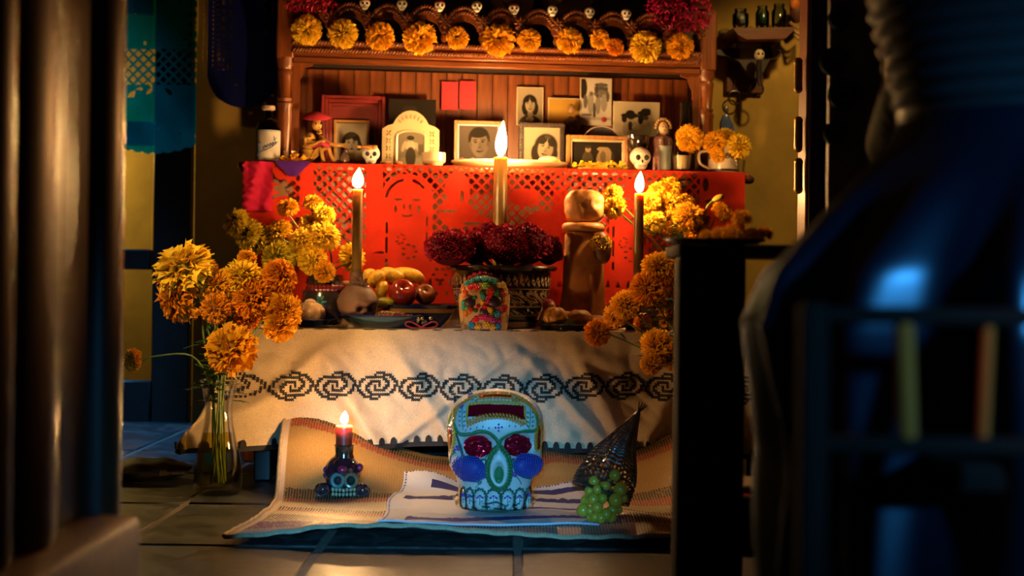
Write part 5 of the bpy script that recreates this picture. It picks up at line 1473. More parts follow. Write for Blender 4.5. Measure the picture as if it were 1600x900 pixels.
# small figures behind the frames
v = .80
r = thing('skeleton_figurine', 'small dark robed skeleton figure in front of the yellow card', 'figurine', W(LU(889, v), v, ZL), YAW)
Hf = zl(158, 889, v)
MB().lathe([(0, 0), (.035, 0), (.030, Hf*.3), (.022, Hf*.52), (.030, Hf*.66), (.026, Hf*.74), (.006, Hf*.80), (0, Hf*.80)], 18, sy=.7).build('robe', M('black_robe', (.03, .012, .008), .6, var=.4), r)
MB().ell((0, 0, Hf*.90), (.014, .014, .019), 14, 10).build('skull', M('brown_skull', (.20, .10, .03), .5), r)
MB().ell((0, -.024, Hf*.62), (.008, .005, .010), 8, 6).build('rosette', M('red_rosette', (.25, .02, .02), .5), r)
v = .66
r = thing('plate', 'dark patterned plate edge standing behind the bride and groom frame', 'plate', W(LU(936, v), v, zl(222, 936, v)+ZL-.05), YAW)
R_ = 33/S(v)
b = MB(); b.lathe([(0, 0), (R_*.7, .002), (R_, .010), (R_, .013), (R_*.7, .006), (0, .004)], 32, c=(0, 0, .032), rot=Matrix.Rotation(PI/2-.15, 3, 'X')); b.build('dish', M('black_lacquer', (.02, .014, .016), .25, coat=.5), r)
b = MB(); b.tube([(R_*math.cos(PI*i/16), -.012, .032+R_*math.sin(PI*i/16)) for i in range(17)], .0018, 6); b.build('rim', M('pale_rim', (.30, .22, .18), .3), r)
b = MB()
for (x, z) in ((-.022, .052), (-.012, .055), (.012, .052), (.026, .050)): b.ell((x, -.014, z), (.008, .002, .010), 8, 6)
b.build('painted_figures', M('faded_paint', (.24, .18, .14), .5), r)
# dark goblet, crystal sugar skull, woman figurine, cups, bottle
v = .56; r = thing('goblet', 'dark glass goblet with small bright highlights right of the couple frame', 'goblet', on_ledge(994, v), YAW); Hg = zl(212, 994, v)
MB().lathe([(0, 0), (.022, 0), (.020, .003), (.005, .008), (.005, Hg*.42), (.020, Hg*.5), (.036, Hg*.72), (.040, Hg), (.037, Hg), (.033, Hg*.73), (0, Hg*.5)], 26).build('glass', M('dark_goblet_glass', (.02, .012, .010), .06, coat=1), r)
r = tiny_skull(on_ledge(998, .49), .075, 'pale crystalline sugar skull with pink flecks under the dark goblet', mat=M('sugar_crystal', (.60, .48, .36), .5, var=.35, vscale=60, bump=.8, bscale=120, sss=.2))
v = .60; r = thing('woman_figurine', 'figurine of a dark-haired woman with flower crown and embroidered blouse', 'figurine', on_ledge(1033, v), YAW); Hf = zl(186, 1033, v)
MB().lathe([(0, 0), (.036, 0), (.034, Hf*.3), (.030, Hf*.42), (.036, Hf*.58), (.030, Hf*.66), (.011, Hf*.70), (.010, Hf*.76), (0, Hf*.76)], 20, sy=.75).build('blouse', M('embroidered_blouse', (.30, .14, .12), .6, var=.6, vscale=70), r)
MB().ell((0, -.003, Hf*.83), (.017, .017, .024), 16, 12).build('head', M('figurine_skin', (.46, .27, .13), .5), r)
b = MB(); b.ell((0, .006, Hf*.86), (.024, .018, .026), 16, 12); b.ell((-.018, .004, Hf*.78), (.008, .010, .018), 8, 6); b.ell((.018, .004, Hf*.78), (.008, .010, .018), 8, 6); b.build('hair', M('black_hair', (.015, .010, .008), .5), r)
b = MB(); random.seed(3)
for i in range(11): a = PI*i/10; b.ell((.026*math.cos(a), -.004, Hf*.84+.030*math.sin(a)), .0055, 7, 5)
b.build('flower_crown', M('crown_flowers', (.30, .16, .05), .6), r)
b = MB()
for sx in (-1, 1): b.ell((sx*.006, -.019, Hf*.845), (.003, .0015, .0018), 6, 5)
b.ell((0, -.0205, Hf*.785), (.004, .001, .0013), 6, 5); b.build('painted_face', m_black, r)
b = MB()
for sx in (-1, 1):
    for q in range(3): b.ell((sx*.014, -.026, Hf*(.50+.05*q)), (.006, .003, .005), 8, 5)
b.build('embroidery', M('pale_embroidery', (.55, .40, .36), .6), r)
v = .49; s = S(v)
r = thing('cup', 'plain grey green cup standing in front of the woman figurine', 'cup', on_ledge(1037, v), YAW); R = 10.5/s; h_ = 39/s
MB().lathe([(0, 0), (R*.85, 0), (R, h_), (R*.9, h_), (R*.75, .01), (0, .01)], 22).build('body', M('grey_green_clay', (.12, .13, .11), .5, var=.2), r)
v = .64; s = S(v)
r = thing('bottle', 'tall black glass bottle behind the marigolds at the right end of the ledge', 'bottle', on_ledge(1067, v), YAW); Hb = zl(160, 1067, v); R = 17/s
MB().lathe([(0, 0), (R, 0), (R, Hb*.45), (R*.85, Hb*.56), (R*.5, Hb*.70), (R*.42, Hb*.95), (R*.5, Hb*.955), (R*.5, Hb), (0, Hb)], 24).build('body', M('black_glass', (.008, .006, .005), .08, coat=.6), r)
# white mug with brown scrolls, marigolds
v = .53; s = S(v); mp = on_ledge(1128, v)
r = thing('mug', 'white ceramic mug with brown scroll pattern holding marigolds on the ledge', 'mug', mp, YAW); R = 25/s; h_ = 42/s
MB().lathe([(0, 0), (R*.95, 0), (R, .006), (R*.96, h_*.55), (R*.90, h_), (R*.84, h_), (R*.86, .012), (0, .010)], 30).build('body', M('white_mug', (.55, .45, .34), .25, coat=.5), r)
MB().tube(catmull([(-R*.9, 0, h_*.85), (-R*1.55, 0, h_*.75), (-R*1.5, 0, h_*.35), (-R*.93, 0, h_*.18)], 6), .005, 10).build('handle', M('white_mug', (.50, .38, .25), .25, coat=.5), r)
b = MB()
for i in range(9):
    a = -PI*.95+PI*.9*i/8; c = Vector(((R*.97)*math.cos(a), (R*.97)*math.sin(a), h_*.60)); t = Vector((-math.sin(a), math.cos(a), 0)); pts = []
    for j in range(14): an = j*.75; rr = .011*(1-j/17); pts.append(c + t*rr*math.cos(an) + Vector((0, 0, rr*math.sin(an))))
    b.tube(pts, .0016, 5)
b.build('painted_scrolls', M('brown_scroll', (.08, .04, .02), .4), r)
MB().lathe([(R*.97, .003), (R*1.005, .006), (R*1.0, .012), (R*.97, .013)], 30).build('foot_band', M('dark_band', (.03, .025, .03), .3), r)
tumbler(1152, .50, 22, 20, 'small clear glass at the right corner of the ledge', 'shot_glass')
random.seed(77); cl = mp + Vector((0, .02, .10)); dp = mp.y
lst = [(1077, 216, 23, dp-.05, 'o', 0, (-.2, -1, 0)), (1116, 221, 21, dp-.05, 'o', 1), (1136, 211, 18, dp+.02, 'y', 0), (1157, 228, 21, dp-.05, 'y', 0), (1122, 243, 13, dp-.05, 'o', 0)]
bunch(lst, 'marigold in the white mug on the ledge, %s bloom from the left', 'marigolds in the white mug', cl, mp+Vector((0, 0, .09)), mp+Vector((0, 0, .03)), 0)
r = thing('figurine', 'shiny blue and silver robed figurine standing behind the mug marigolds', 'figurine', on_ledge(1131, .78), YAW); Hf = zl(158, 1131, .78)
MB().lathe([(0, 0), (.022, 0), (.020, Hf*.5), (.024, Hf*.72), (.012, Hf*.82), (0, Hf*.82)], 16, sy=.7).build('robe', M('blue_glaze', (.10, .16, .40), .12, .3, coat=1), r)
MB().ell((0, 0, Hf*.9), (.011, .011, .015), 12, 8).build('head', M('silver_face', (.3, .3, .32), .2, .6), r)
MB().tube(catmull([(.020, -.005, Hf*.72), (.026, -.016, Hf*.6), (.010, -.022, Hf*.55)], 4), .005, 8).build('arm', M('blue_glaze2', (.14, .18, .36), .12, .3, coat=1), r)

# ---------------------------------------------------------------- on the hutch crown
v = VH-.002
for i, (px, py) in enumerate(((570, 8), (628, 9), (687, 11), (745, 12), (803, 16), (863, 18), (921, 21), (978, 24))):
    h_ = 17/S(v); c = A(px, py+8, v)
    tiny_skull(c, h_, f'tiny white skull perched on the carved crown, {ORD[i]} from the left', 'skull ornament', cap=(.35, .02, .02) if i in (0, 2, 4) else None, mat=m_bonew, group='tiny skulls on the hutch crown')
for i, (px, py, rr, lb) in enumerate(((885, -8, 42, 'dark round plate with pale centre behind the right half of the crown'), (800, -2, 36, 'dark round plate behind the middle of the crown'))):
    r = thing('plate', lb, 'plate', A(px, py, VH+.20), YAW); R_ = rr/S(VH+.2)
    RX = Matrix.Rotation(PI/2, 3, 'X')
    MB().lathe([(0, 0), (R_*.65, .002), (R_, .014), (R_, .018), (R_*.65, .006), (0, .004)], 36, rot=RX).build('dish', M('dark_plate', (.018, .012, .010), .25, coat=.5), r)
    MB().lathe([(0, .0055), (R_*.40, .0062), (R_*.40, .0052), (0, .005)], 24, c=(-R_*.5 if i == 0 else 0, -.004, 0), rot=RX).build('painted_centre', M('pale_paint', (.34, .22, .13) if i == 0 else (.05, .03, .02), .5), r)
    MB().tube([(R_*.97*math.cos(2*PI*j/40), -.017, R_*.97*math.sin(2*PI*j/40)) for j in range(40)], .002, 6, True).build('rim_line', M('rim_line', (.12, .06, .04), .4), r)
def tinsel(px, py, rx, ry, n, label, seed, col):
    random.seed(seed); v = VH-.02; c = A(px, py, v); b = MB(); s = S(v)
    for i in range(n):
        a = random.uniform(0, 6.28); q = math.sqrt(random.random()); p = Vector((q*rx/s*math.cos(a), random.uniform(-.03, .04), q*ry/s*math.sin(a)))
        d = Vector((random.uniform(-1, 1), random.uniform(-1, .4), random.uniform(-1, .8))).normalized()
        leaf_geo(b, p, d, random.uniform(.012, .024), random.uniform(.003, .006))
    m = random.random(); r = thing('tinsel', label, 'tinsel', c, YAW)
    o = b.build('strands', M('magenta_foil', col, .45, .1), r, False); o['kind'] = 'stuff'
    MB().tube([(-rx*.8/s, 0, 0), (0, .0, -.005), (rx*.8/s, 0, 0)], .004, 6).build('cord', m_black, r)
tinsel(1064, 14, 54, 38, 1100, 'thick magenta tinsel bunch over the right corner of the crown', 5, (.55, .012, .11))
tinsel(482, 4, 42, 16, 420, 'thin red tinsel at the left corner of the crown', 6, (.48, .010, .05))

# ---------------------------------------------------------------- wall bracket shelf on the right
v = .86; s = S(v)
q = W(LU(1180, v), v, L(1180, 60, v)[1])
r = thing('wall_shelf', 'dark carved wooden bracket shelf on the ochre wall right of the hutch', 'shelf', q, YAW)
m_shelf = wood('shelf_wood', (.07, .017, .004), (.17, .042, .008), .4, 6, False)
sx = lambda px: (px-1180)/s
sz = lambda py: (60-py)/s
MB().prism([(sx(1128), sz(52)), (sx(1232), sz(47)), (sx(1212), sz(66)), (sx(1150), sz(69)), (sx(1136), sz(62))], -.09, .10).build('board', m_shelf, r)
MB().rbox((sx(1168), .085, sz(106)), (62/s, .02, 74/s), .004).build('back_plate', m_shelf, r)
bp = [(sx(1112), sz(80)), (sx(1140), sz(76)), (sx(1200), sz(76)), (sx(1218), sz(80)), (sx(1217), sz(88)), (sx(1200), sz(92)), (sx(1190), sz(112)), (sx(1178), sz(124)), (sx(1165), sz(118)), (sx(1150), sz(98)), (sx(1132), sz(90)), (sx(1114), sz(88))]
MB().prism(bp, .0, .05).build('carved_bracket', m_dark, r)
MB().prism([(sx(1140), sz(70)), (sx(1210), sz(70)), (sx(1210), sz(78)), (sx(1140), sz(78))], -.03, .09).build('support', m_dark, r)
for i, px in enumerate((1176, 1150)):
    c = Vector((sx(px), -.02 + .08*i, sz(142+10*i)))
    b = MB(); b.tube([c + Vector((11/s*math.cos(2*PI*j/24), 0, 11/s*math.sin(2*PI*j/24))) for j in range(24)], .0028, 7, True); b.tube([c + Vector((0, 0, 11/s)), c + Vector((0, 0, 32/s))], .002, 6)
    b.build('iron_ring', M('dark_iron', (.05, .04, .04), .3, .8), r)
g = thing('skeleton_pendant', 'tiny hanging skeleton with white round skull under the wall shelf', 'figurine', W(LU(1182, v-.06), v-.06, L(1182, 118, v)[1]), YAW)
MB().ell((0, 0, .066), (.019, .018, .021), 14, 10).build('skull', M('ivory_skull', (.55, .44, .28), .5), g)
b = MB()
for x in (-.007, .007): b.ell((x, -.016, .068), (.004, .004, .005), 8, 6)
b.build('eye_sockets', m_black, g)
b = MB(); b.tube([(0, 0, .048), (0, 0, -.01), (.004, 0, -.05)], [.010, .012, .005], 8); b.build('body', M('black_suit', (.02, .018, .02), .35), g)
zs = L(1180, 48, v)[1]
def jar(px, wpx, hpx, label, mat, fill=None):
    R = wpx/2/s; h_ = hpx/s; o = W(LU(px, v-.02), v-.02, zs+.004)
    r = thing('glass_jar', label, 'jar', o, YAW)
    MB().lathe([(0, 0), (R*.85, 0), (R, h_*.2), (R, h_*.7), (R*.7, h_*.85), (R*.75, h_), (R*.68, h_), (R*.62, h_*.85), (R*.9, h_*.68), (R*.9, h_*.2), (0, .006)], 24).build('glass', mat, r)
    if fill: MB().ell((0, 0, h_*.40), (R*.7, R*.7, h_*.33), 14, 9, fn=lambda d: 1+.2*nz(d.x*3, d.y*3, d.z*3)).build('contents', fill, r)
jar(1152, 26, 30, 'squat shiny glass jar with pale contents on the left of the wall shelf', glassy('jar_glass', (.8, .85, .85), .03), M('pale_stuff', (.30, .25, .20), .4))
jar(1186, 22, 36, 'clear glass jar with dark stem at the middle of the wall shelf', glassy('jar_glass2', (.75, .85, .82), .03), M('dark_stuff', (.03, .05, .03), .4))
jar(1212, 24, 40, 'clear glass jar with sparkling rim on the right of the wall shelf', glassy('jar_glass3', (.75, .82, .85), .03))
r = thing('carved_ornament', 'brown and orange carved wall ornament right of the glass jars', 'ornament', W(LU(1240, v), v, L(1240, 36, v)[1]), YAW)
b = MB(); b.ell((0, 0, .05), (.028, .02, .05), 14, 10, fn=lambda d: 1+.25*nz(d.x*3, d.y*3, d.z*3)); b.build('body', M('ornament_brown', (.10, .035, .02), .5), r)
MB().ell((-.012, -.012, .07), (.022, .016, .024), 12, 8).build('blossom', M('ornament_orange', (.48, .13, .01), .5), r)
b = MB()
for j in range(3): b.tube(catmull([(-.03+.01*j, -.01, .0-.02*j), (.0, -.02, -.022-.02*j), (.034, -.01, -.004-.018*j)], 5), .006, 6)
b.build('scroll', M('ornament_gold', (.30, .17, .06), .5), r)

# ================================================================ WOVEN MAT
MX0, MX1, MY0, MY1 = -.632, .64, 3.17, 4.27
def mat_z(x, y):
    s = (x-MX0)/(MX1-MX0); t = (y-MY0)/(MY1-MY0)
    z = .010 + .006*math.sin(x*7+y*9) + .005*math.sin(y*17-x*3.1) + .003*nz(x*9, y*9, 1)
    z = max(z, .004)
    fe = (1-sst(0, .16, t)); z += fe*(.012 + .016*sst(.02, .22, s) + .008*math.sin(s*7))
    z += .135*sst(.40, 0, s)**1.5*sst(.52, .98, t)**1.25 + .065*sst(.62, 1.0, t)
    z += .13*sst(.70, 1.0, s)**1.3*sst(.40, 1.0, t)
    z += .030*math.exp(-((t-.50-.05*math.sin(s*5))/.07)**2)*sst(.20, .30, s)*sst(.75, .6, s)*0
    z += .012*math.exp(-((t-.30-.10*s)/.06)**2)*sst(.3, 0, s)
    z += .014*math.exp(-((s-.82+.25*t)/.05)**2)*sst(.1, .4, t)
    return z
r = thing('woven_mat', 'woven palm mat with dashed red, black and purple stripes and curled corners on the tiles', 'mat', (0, 0, 0))
NX, NY = 340, 250
b = MB()
def mpt(i, j):
    x = lerp(MX0, MX1, i/NX); y = lerp(MY0, MY1, j/NY); t = j/NY
    x += .028*math.sin(t*5.0)*max(0, 1-i/NX*2) - .03*max(0, .15-t)*max(0, 1-i/NX*3)
    y += .008*math.sin(i/NX*9+1)
    z = mat_z(x, y); y -= .06*max(0, z-.10)
    return Vector((x, y, z + (.0014 if ((i+j*2) // 2) % 2 else -.0008)))
b.v = [tuple(mpt(i, j)) for j in range(NY+1) for i in range(NX+1)]
STR = [(.00, .07, (.005, .10, .34), 3), (.07, .19, (.10, .006, .17), 2), (.17, .195, (.45, .50, .22), 0), (.195, .285, (.09, .022, .09), 1), (.345, .385, (.30, .03, .06), 1), (.385, .43, (.035, .010, .04), 1), (.52, .58, (.40, .03, .012), 1), (.58, .65, (.022, .010, .008), 1), (.86, .90, (.30, .03, .012), 1), (.90, .96, (.04, .018, .01), 1)]  # blue front band stands for cool light on cream strands; purple is dyed
CREAM = (.46, .36, .22); TAN = (.36, .20, .06)
for j in range(NY):
    t = j/NY
    for i in range(NX):
        s = i/NX; b.f.append((j*(NX+1)+i, j*(NX+1)+i+1, (j+1)*(NX+1)+i+1, (j+1)*(NX+1)+i))
        tt = t + .012*math.sin(s*6) 
        m = sst(.48, .62, tt); base = tuple(lerp(a, c, m) for a, c in zip(CREAM, TAN))
        f = .88 + .16*random.random(); c = tuple(q*f for q in base)
        up = ((i + j*2) // 2) % 2
        for (a0, a1, col, kd) in STR:
            if a0 <= tt < a1:
                if kd == 1 and ((i//1 + j*2) % 4) < 2 and random.random() < .93: c = tuple(q*(.7+.6*random.random()) for q in col)
                elif kd == 3 and s < .30 and ((i + j*2) % 4) < 3: c = col
                elif kd == 3 and s < .45 and ((i + j*2) % 4) < 2: c = col
                elif kd == 2 and (s < .16 and (i//5) % 3 < 2 or s < .12) and random.random() < .9: c = tuple(q*(.7+.6*random.random()) for q in col)
                elif kd == 2 and .14 < s < .42 and tt > .075 and tt < .12 and ((i + j*2) % 4) < 2: c = (.10, .10, .28)
                elif kd == 2 and s > .5 and tt > .10 and ((i + j*2) % 4) < 2: c = (.34, .15, .13)
                elif kd == 0 and s < .25: c = tuple(lerp(q, w_, .4) for q, w_ in zip(c, col))
        if s < .012: c = (.55, .42, .30)
        if not up: c = tuple(q*.86 for q in c)
        b.c.append(c)
b.build('weave', M('palm_weave', (.6, .5, .33), .55, attr=True, spec=.4), r, True, 3)
b = MB()
ed = [mpt(0, j)+Vector((0, 0, .003)) for j in range(0, NY+1, 5)]; b.tube(ed, .0055, 6)
ed = [mpt(i, 0)+Vector((0, 0, .001)) for i in range(0, NX+1, 5)]; b.tube(ed, .0055, 6)
b.build('edge_braid', M('edge_braid', (.38, .28, .17), .6, var=.3, vscale=120), r)

# ---------------------------------------------------------------- embroidered towel
ta = G(590, 812, .02); 
TX0, TX1, TY0, TY1 = ta.x, .215, ta.y, 3.98
k = NT('towel_cotton'); at = k.n('ShaderNodeAttribute'); at.attribute_name = 'Col'; gg = k.tex(500, 2); k.l(k.mul(at.outputs[0], k.ramp(gg, [(.3, (.8,)*3), (.6, (1, 1, 1))])), k.b.inputs['Base Color']); k.b.inputs['Roughness'].default_value = .9; k.bump(gg, .4, .001)
r = thing('embroidered_towel', 'white cotton towel with dark blue embroidered stripes under the large sugar skull', 'towel', (0, 0, 0))
def tz(a, c):
    x = lerp(TX0, TX1, a) + .02*c*(1-a) + .008*math.sin(c*9)*(1-a); y = lerp(TY0, TY1, c) - .03*a*(1-c) + .010*math.sin(a*8+1)*(1-c)
    z = max(mat_z(x, y), .008) + .0045 + .010*abs(nz(x*8+1, y*9, 4))*(.3+.7*sst(.25, 0, a)+.3*c) + .035*sst(.70, 1, c)*sst(.75, .1, a)*abs(math.sin(a*7+.6))
    return Vector((x, y, z))
WH = (.46, .46, .47); NVY = (.006, .008, .15)
def tcol(a, c):
    c2 = c + .02*math.sin(a*7)
    if (c < .018 or c > .985) and int(a*120) % 2: return NVY
    if a < .012 and int(c*80) % 2: return NVY
    if .09 < c2 < .09+.10*(.75+.5*abs(nz(a*22, 1))) and a > .10: return NVY if random.random() < .9 else (.10, .02, .14)
    if .40 < c2 < .44 and a > .38+.2*c: return NVY
    if .58 < c2 < .58+.11*(.7+.6*abs(nz(a*18, 7))) and a > .06: return (.010, .008, .10)
    if .85 < c2 < .93 and a > .15: return (.010, .008, .09)
    return WH
b = MB(); random.seed(5); b.grid(tz, 200, 150, fcol=tcol); b.build('cloth', k.m, r, sharp=3)
b = MB(); b.tube([tz(i/150, 0)+Vector((0, -.001, 0)) for i in range(151)], .0028, 5); b.tube([tz(0, i/80)+Vector((-.001, 0, 0)) for i in range(81)], .0028, 5)
b.build('hem', M('towel_hem', (.50, .52, .60), .9), r)

# ================================================================ LARGE SUGAR SKULL
so = G(772, 801, .026); SD = so.y + .095
s = FPX/so.y
r = thing('sugar_skull', 'large white sugar skull with coloured icing and red foil eyes on the towel', 'sugar skull', (so.x, SD, so.z))
HWZ = [(0, .083), (.02, .090), (.055, .0925), (.078, .098), (.105, .116), (.135, .1185), (.165, .117), (.20, .1215), (.235, .119), (.262, .105), (.280, .083), (.291, .055), (.298, .022), (.300, .0)]
YFZ = [(0, .078), (.05, .090), (.08, .094), (.11, .098), (.15, .098), (.18, .100), (.205, .110), (.235, .108), (.262, .090), (.280, .066), (.291, .042), (.298, .016), (.30, 0)]
YBZ = [(0, .06), (.05, .075), (.09, .11), (.13, .135), (.18, .15), (.22, .145), (.255, .115), (.28, .075), (.291, .048), (.298, .018), (.30, 0)]
def itp(tab, z): return float(np.interp(z, [q[0] for q in tab], [q[1] for q in tab]))
def smoothtab(tab):
    zs_ = np.linspace(0, .3, 121); v_ = np.interp(zs_, [q[0] for q in tab], [q[1] for q in tab]); kr = np.ones(7)/7
    sm = np.convolve(np.pad(v_, 3, 'edge'), kr, 'valid'); sm[-10:] = v_[-10:]; return list(zip(zs_, sm))
HWZ, YFZ, YBZ = smoothtab(HWZ), smoothtab(YFZ), smoothtab(YBZ)
def C2(cx, cy): return (cx-417)*.2445/s, (822-cy)*.2445/s
def sk_surf(th, z):
    hw_ = itp(HWZ, z); ca, sa = math.cos(th), math.sin(th); ex = 2/2.5
    x = hw_*math.copysign(abs(ca)**ex, ca); yd = itp(YFZ, z) if sa < 0 else itp(YBZ, z)
    y = yd*math.copysign(abs(sa)**ex, sa)
    if sa < 0:
        for (ex_, ey_, rx, ry) in ((310, 403, 100, 78), (560, 392, 96, 80)):
            X, Z = C2(ex_, ey_); t = math.hypot((x-X)/(rx*.2445/s), (z-Z)/(ry*.2445/s))
            if t < 1.25: y += .016*(1-sst(.75, 1.25, t))
        X, Z = C2(446, 540); t = math.hypot((x-X)/(72*.2445/s), (z-Z)/(150*.2445/s))
        if t < 1.3: y -= .020*(1-sst(.55, 1.3, t))
        X, Z = C2(446, 565); t = math.hypot((x-X)/(36*.2445/s), (z-Z)/(75*.2445/s))
        if t < 1.1: y += .022*(1-sst(.6, 1.1, t))
        for (ex_, ey_) in ((255, 545), (632, 525)):
            X, Z = C2(ex_, ey_); t = math.hypot((x-X)/(115*.2445/s), (z-Z)/(90*.2445/s))
            if t < 1.2: y -= .018*(1-sst(.3, 1.2, t))
        zz = z
        if zz < .052: y -= .006*sst(.052, .044, zz)
    return Vector((x, y, z))
b = MB(); NT_, NZ_ = 200, 120
zs_ = [.3*(1-(1-i/NZ_)**1.0) for i in range(NZ_+1)]; zs_ = [.3*math.sin(i/NZ_*PI/2)**.85 for i in range(NZ_+1)]
vs = [sk_surf(2*PI*k_/NT_, z) for z in zs_ for k_ in range(NT_)]
fs = [(i*NT_+k_, i*NT_+(k_+1) % NT_, (i+1)*NT_+(k_+1) % NT_, (i+1)*NT_+k_) for i in range(NZ_) for k_ in range(NT_)] + [tuple(range(NT_-1, -1, -1))]
b.add(vs, fs); b.build('skull', m_white, r, sharp=3)
BV = BVHTree.FromPolygons(vs, fs)
def onS(x, z, off=0.0):
    h = BV.ray_cast(Vector((x, -.4, z)), Vector((0, 1, 0)))
    if h[0] is None:
        h = BV.find_nearest(Vector((x, -.03, z)))
    n_ = h[1] if h[1].dot(h[0]-Vector((0, .02, .12))) > 0 else -h[1]
    return h[0] + n_*off, n_
ICE = {'green': (.012, .13, .035), 'dgreen': (.008, .06, .035), 'teal': (.02, .16, .13), 'yellow': (.55, .28, .015), 'orange': (.55, .16, .012), 'blue': (.022, .045, .27), 'purple': (.12, .02, .26)}
ice = {k_: MB() for k_ in ICE}
def bead(col, p, n_, t, rl, rw):
    t = (t - n_*t.dot(n_))
    if t.length < 1e-6: t = n_.orthogonal()
    t.normalize(); bi = n_.cross(t); Q = Matrix((t, bi, n_)).transposed()
    ice[col].ell(p, (rl, rw, rw*.8), 6, 5, Q)
def cord(col, pts, rad=.0030, step=.0052, slant=.8, zig=0.0, closed=False):
    P2 = [C2(*q) for q in pts]; 
    if closed: P2 = P2 + [P2[0]]
    cv = catmull([(x, 0, z) for x, z in P2], 10); acc = 0; kk = 0
    for i in range(len(cv)-1):
        a, c = cv[i], cv[i+1]; ln = (c-a).length
        if ln < 1e-7: continue
        d = (c-a)/ln; pe = Vector((-d.z, 0, d.x))
        while acc < ln:
            q = a + d*acc; sg = 1 if kk % 2 else -1; q2 = q + pe*zig*sg
            p, n_ = onS(q2.x, q2.z, rad*.4)
            tdir = Matrix.Rotation(slant*(sg if zig else 1), 3, 'Y') @ d
            bead(col, p, n_, tdir, rad*2.0, rad*1.05); acc += step; kk += 1
        acc -= ln
def spot(col, cx, cy, rr=6, n=1):
    x, z = C2(cx, cy); p, n_ = onS(x, z, .0008); bead(col, p, n_, Vector((1, 0, 0)), rr*.2445/s, rr*.2445/s)
def floret(col, cx, cy, rr=14):
    for i in range(5): a = 2*PI*i/5; spot(col, cx+rr*.7*math.cos(a), cy+rr*.7*math.sin(a), rr*.55)
    spot('yellow' if col != 'yellow' else 'orange', cx, cy, rr*.35)
def foil(name, quad, mat, n=18, bulge=.004, round_=False, crinkle=.0022):
    m = MB(); (x0, y0), (x1, y1), (x2, y2), (x3, y3) = quad
    def fn(a, c):
        if round_:
            rr = math.sqrt(max(0, 1)); A_ = a*2*PI; cx = (x0+x2)/2 + (x2-x0)/2*c*math.cos(A_); cy = (y0+y2)/2 + (y2-y0)/2*c*math.sin(A_)
            lift = bulge*(1-c*c)
        else:
            cx = lerp(lerp(x0, x1, a), lerp(x3, x2, a), c); cy = lerp(lerp(y0, y1, a), lerp(y3, y2, a), c) - 8*math.sin(PI*a); lift = bulge*math.sin(PI*a)*math.sin(PI*c)
        x, z = C2(cx, cy); p, n_ = onS(x, z, .0015 + lift + crinkle*nz(cx*.022, cy*.034, 3) + crinkle*.6*abs(nz(cx*.03, cy*.012, 8)))
        return p
    m.grid(fn, n if not round_ else 28, n if not round_ else 10); return m.build(name, mat, r, sharp=.25)
m_foil = M('red_foil', (.50, .008, .030), .20, .8)
for (ex_, ey_, rx, ry) in ((308, 403, 98, 74), (562, 393, 94, 76)):
    part_label(foil('eye', ((ex_-rx, ey_-ry), (0, 0), (ex_+rx, ey_+ry), (0, 0)), m_foil, bulge=.008, round_=True, crinkle=.007), 'dark red foil eye')
part_label(foil('forehead_foil', ((246, 142), (596, 142), (606, 226), (236, 212)), m_foil, 26, .002), 'red foil panel on the forehead')
foil('crown_foil', ((320, 80), (510, 78), (530, 100), (300, 102)), M('orange_foil', (.70, .08, .02), .2, .8), 14, .002)
foil('temple_foil', ((112, 290), (135, 270), (150, 440), (130, 440)), M('copper_foil', (.35, .06, .03), .25, .8), 10, .001); foil('temple_foil', ((686, 270), (708, 290), (705, 430), (690, 440)), M('copper_foil', (.35, .06, .03), .25, .8), 10, .001)
G_ = 'green'
cord(G_, [(158, 180), (150, 250), (190, 322), (260, 318), (320, 300), (380, 310), (425, 350), (440, 378)], .0034, .0050, .9)
cord(G_, [(444, 378), (462, 345), (520, 312), (590, 298), (650, 300), (680, 290), (684, 240), (672, 190)], .0034, .0050, .9)
cord('dgreen', [(170, 330), (190, 390), (215, 470), (240, 475)], .0026, .0046, .9); cord('dgreen', [(240, 475), (300, 490), (362, 488), (350, 540), (330, 580), (270, 610), (210, 625)], .0024, .0046, .9)
cord('dgreen', [(535, 480), (540, 530), (580, 580), (620, 600), (650, 610)], .0024, .0046, .9)
cord('dgreen', [(362, 470), (400, 420), (440, 380)], .0018, .0046, .4); cord('dgreen', [(444, 382), (480, 430), (520, 480), (560, 478), (640, 460)], .0018, .0046, .4)
cord(G_, [(445, 395), (395, 460), (376, 540), (390, 620), (445, 668), (500, 630), (516, 540), (496, 460), (445, 395)], .0036, .0040, .9, .0030)
# green spiral inside the nose
for q in (1.0, .72, .45, .2): cord(G_, [(446+30*q*math.cos(a), 578+50*q*math.sin(a)) for a in [2*PI*i/10 for i in range(11)]], .0026, .0046, .6)
# yellow borders of the forehead panel
cord('orange', [(240, 256), (300, 226), (380, 206), (445, 202), (520, 214), (580, 238), (612, 256)], .0034, .0040, 1.0, .0036)
cord('yellow', [(246, 138), (300, 128), (380, 122), (445, 120), (520, 124), (596, 138)], .0028, .0044, .9, .0015); cord('yellow', [(240, 150), (236, 200), (244, 250)], .0024, .0046, .9); cord('yellow', [(604, 150), (608, 200), (612, 250)], .0024, .0046, .9)
cord('orange', [(300, 106), (360, 98), (445, 96), (520, 100), (545, 108)], .0026, .0044, .9, .001); cord('orange', [(315, 82), (400, 72), (510, 80)], .0024, .0046, .9); cord('orange', [(545, 108), (600, 122), (640, 150), (670, 190), (695, 240)], .0026, .0044, .9, .001)
cord('orange', [(150, 250), (170, 170), (230, 118), (300, 84), (400, 70), (510, 76), (590, 106), (650, 150), (690, 220), (712, 300)], .0036, .0048, .9, .0014)
cord('yellow', [(165, 160), (125, 230), (112, 300)], .0036, .0046, .9); cord('yellow', [(152, 285), (158, 340), (152, 400), (140, 455)], .0038, .0044, .9, .001); cord('orange', [(112, 300), (112, 380), (125, 450)], .0026, .0046, .9)
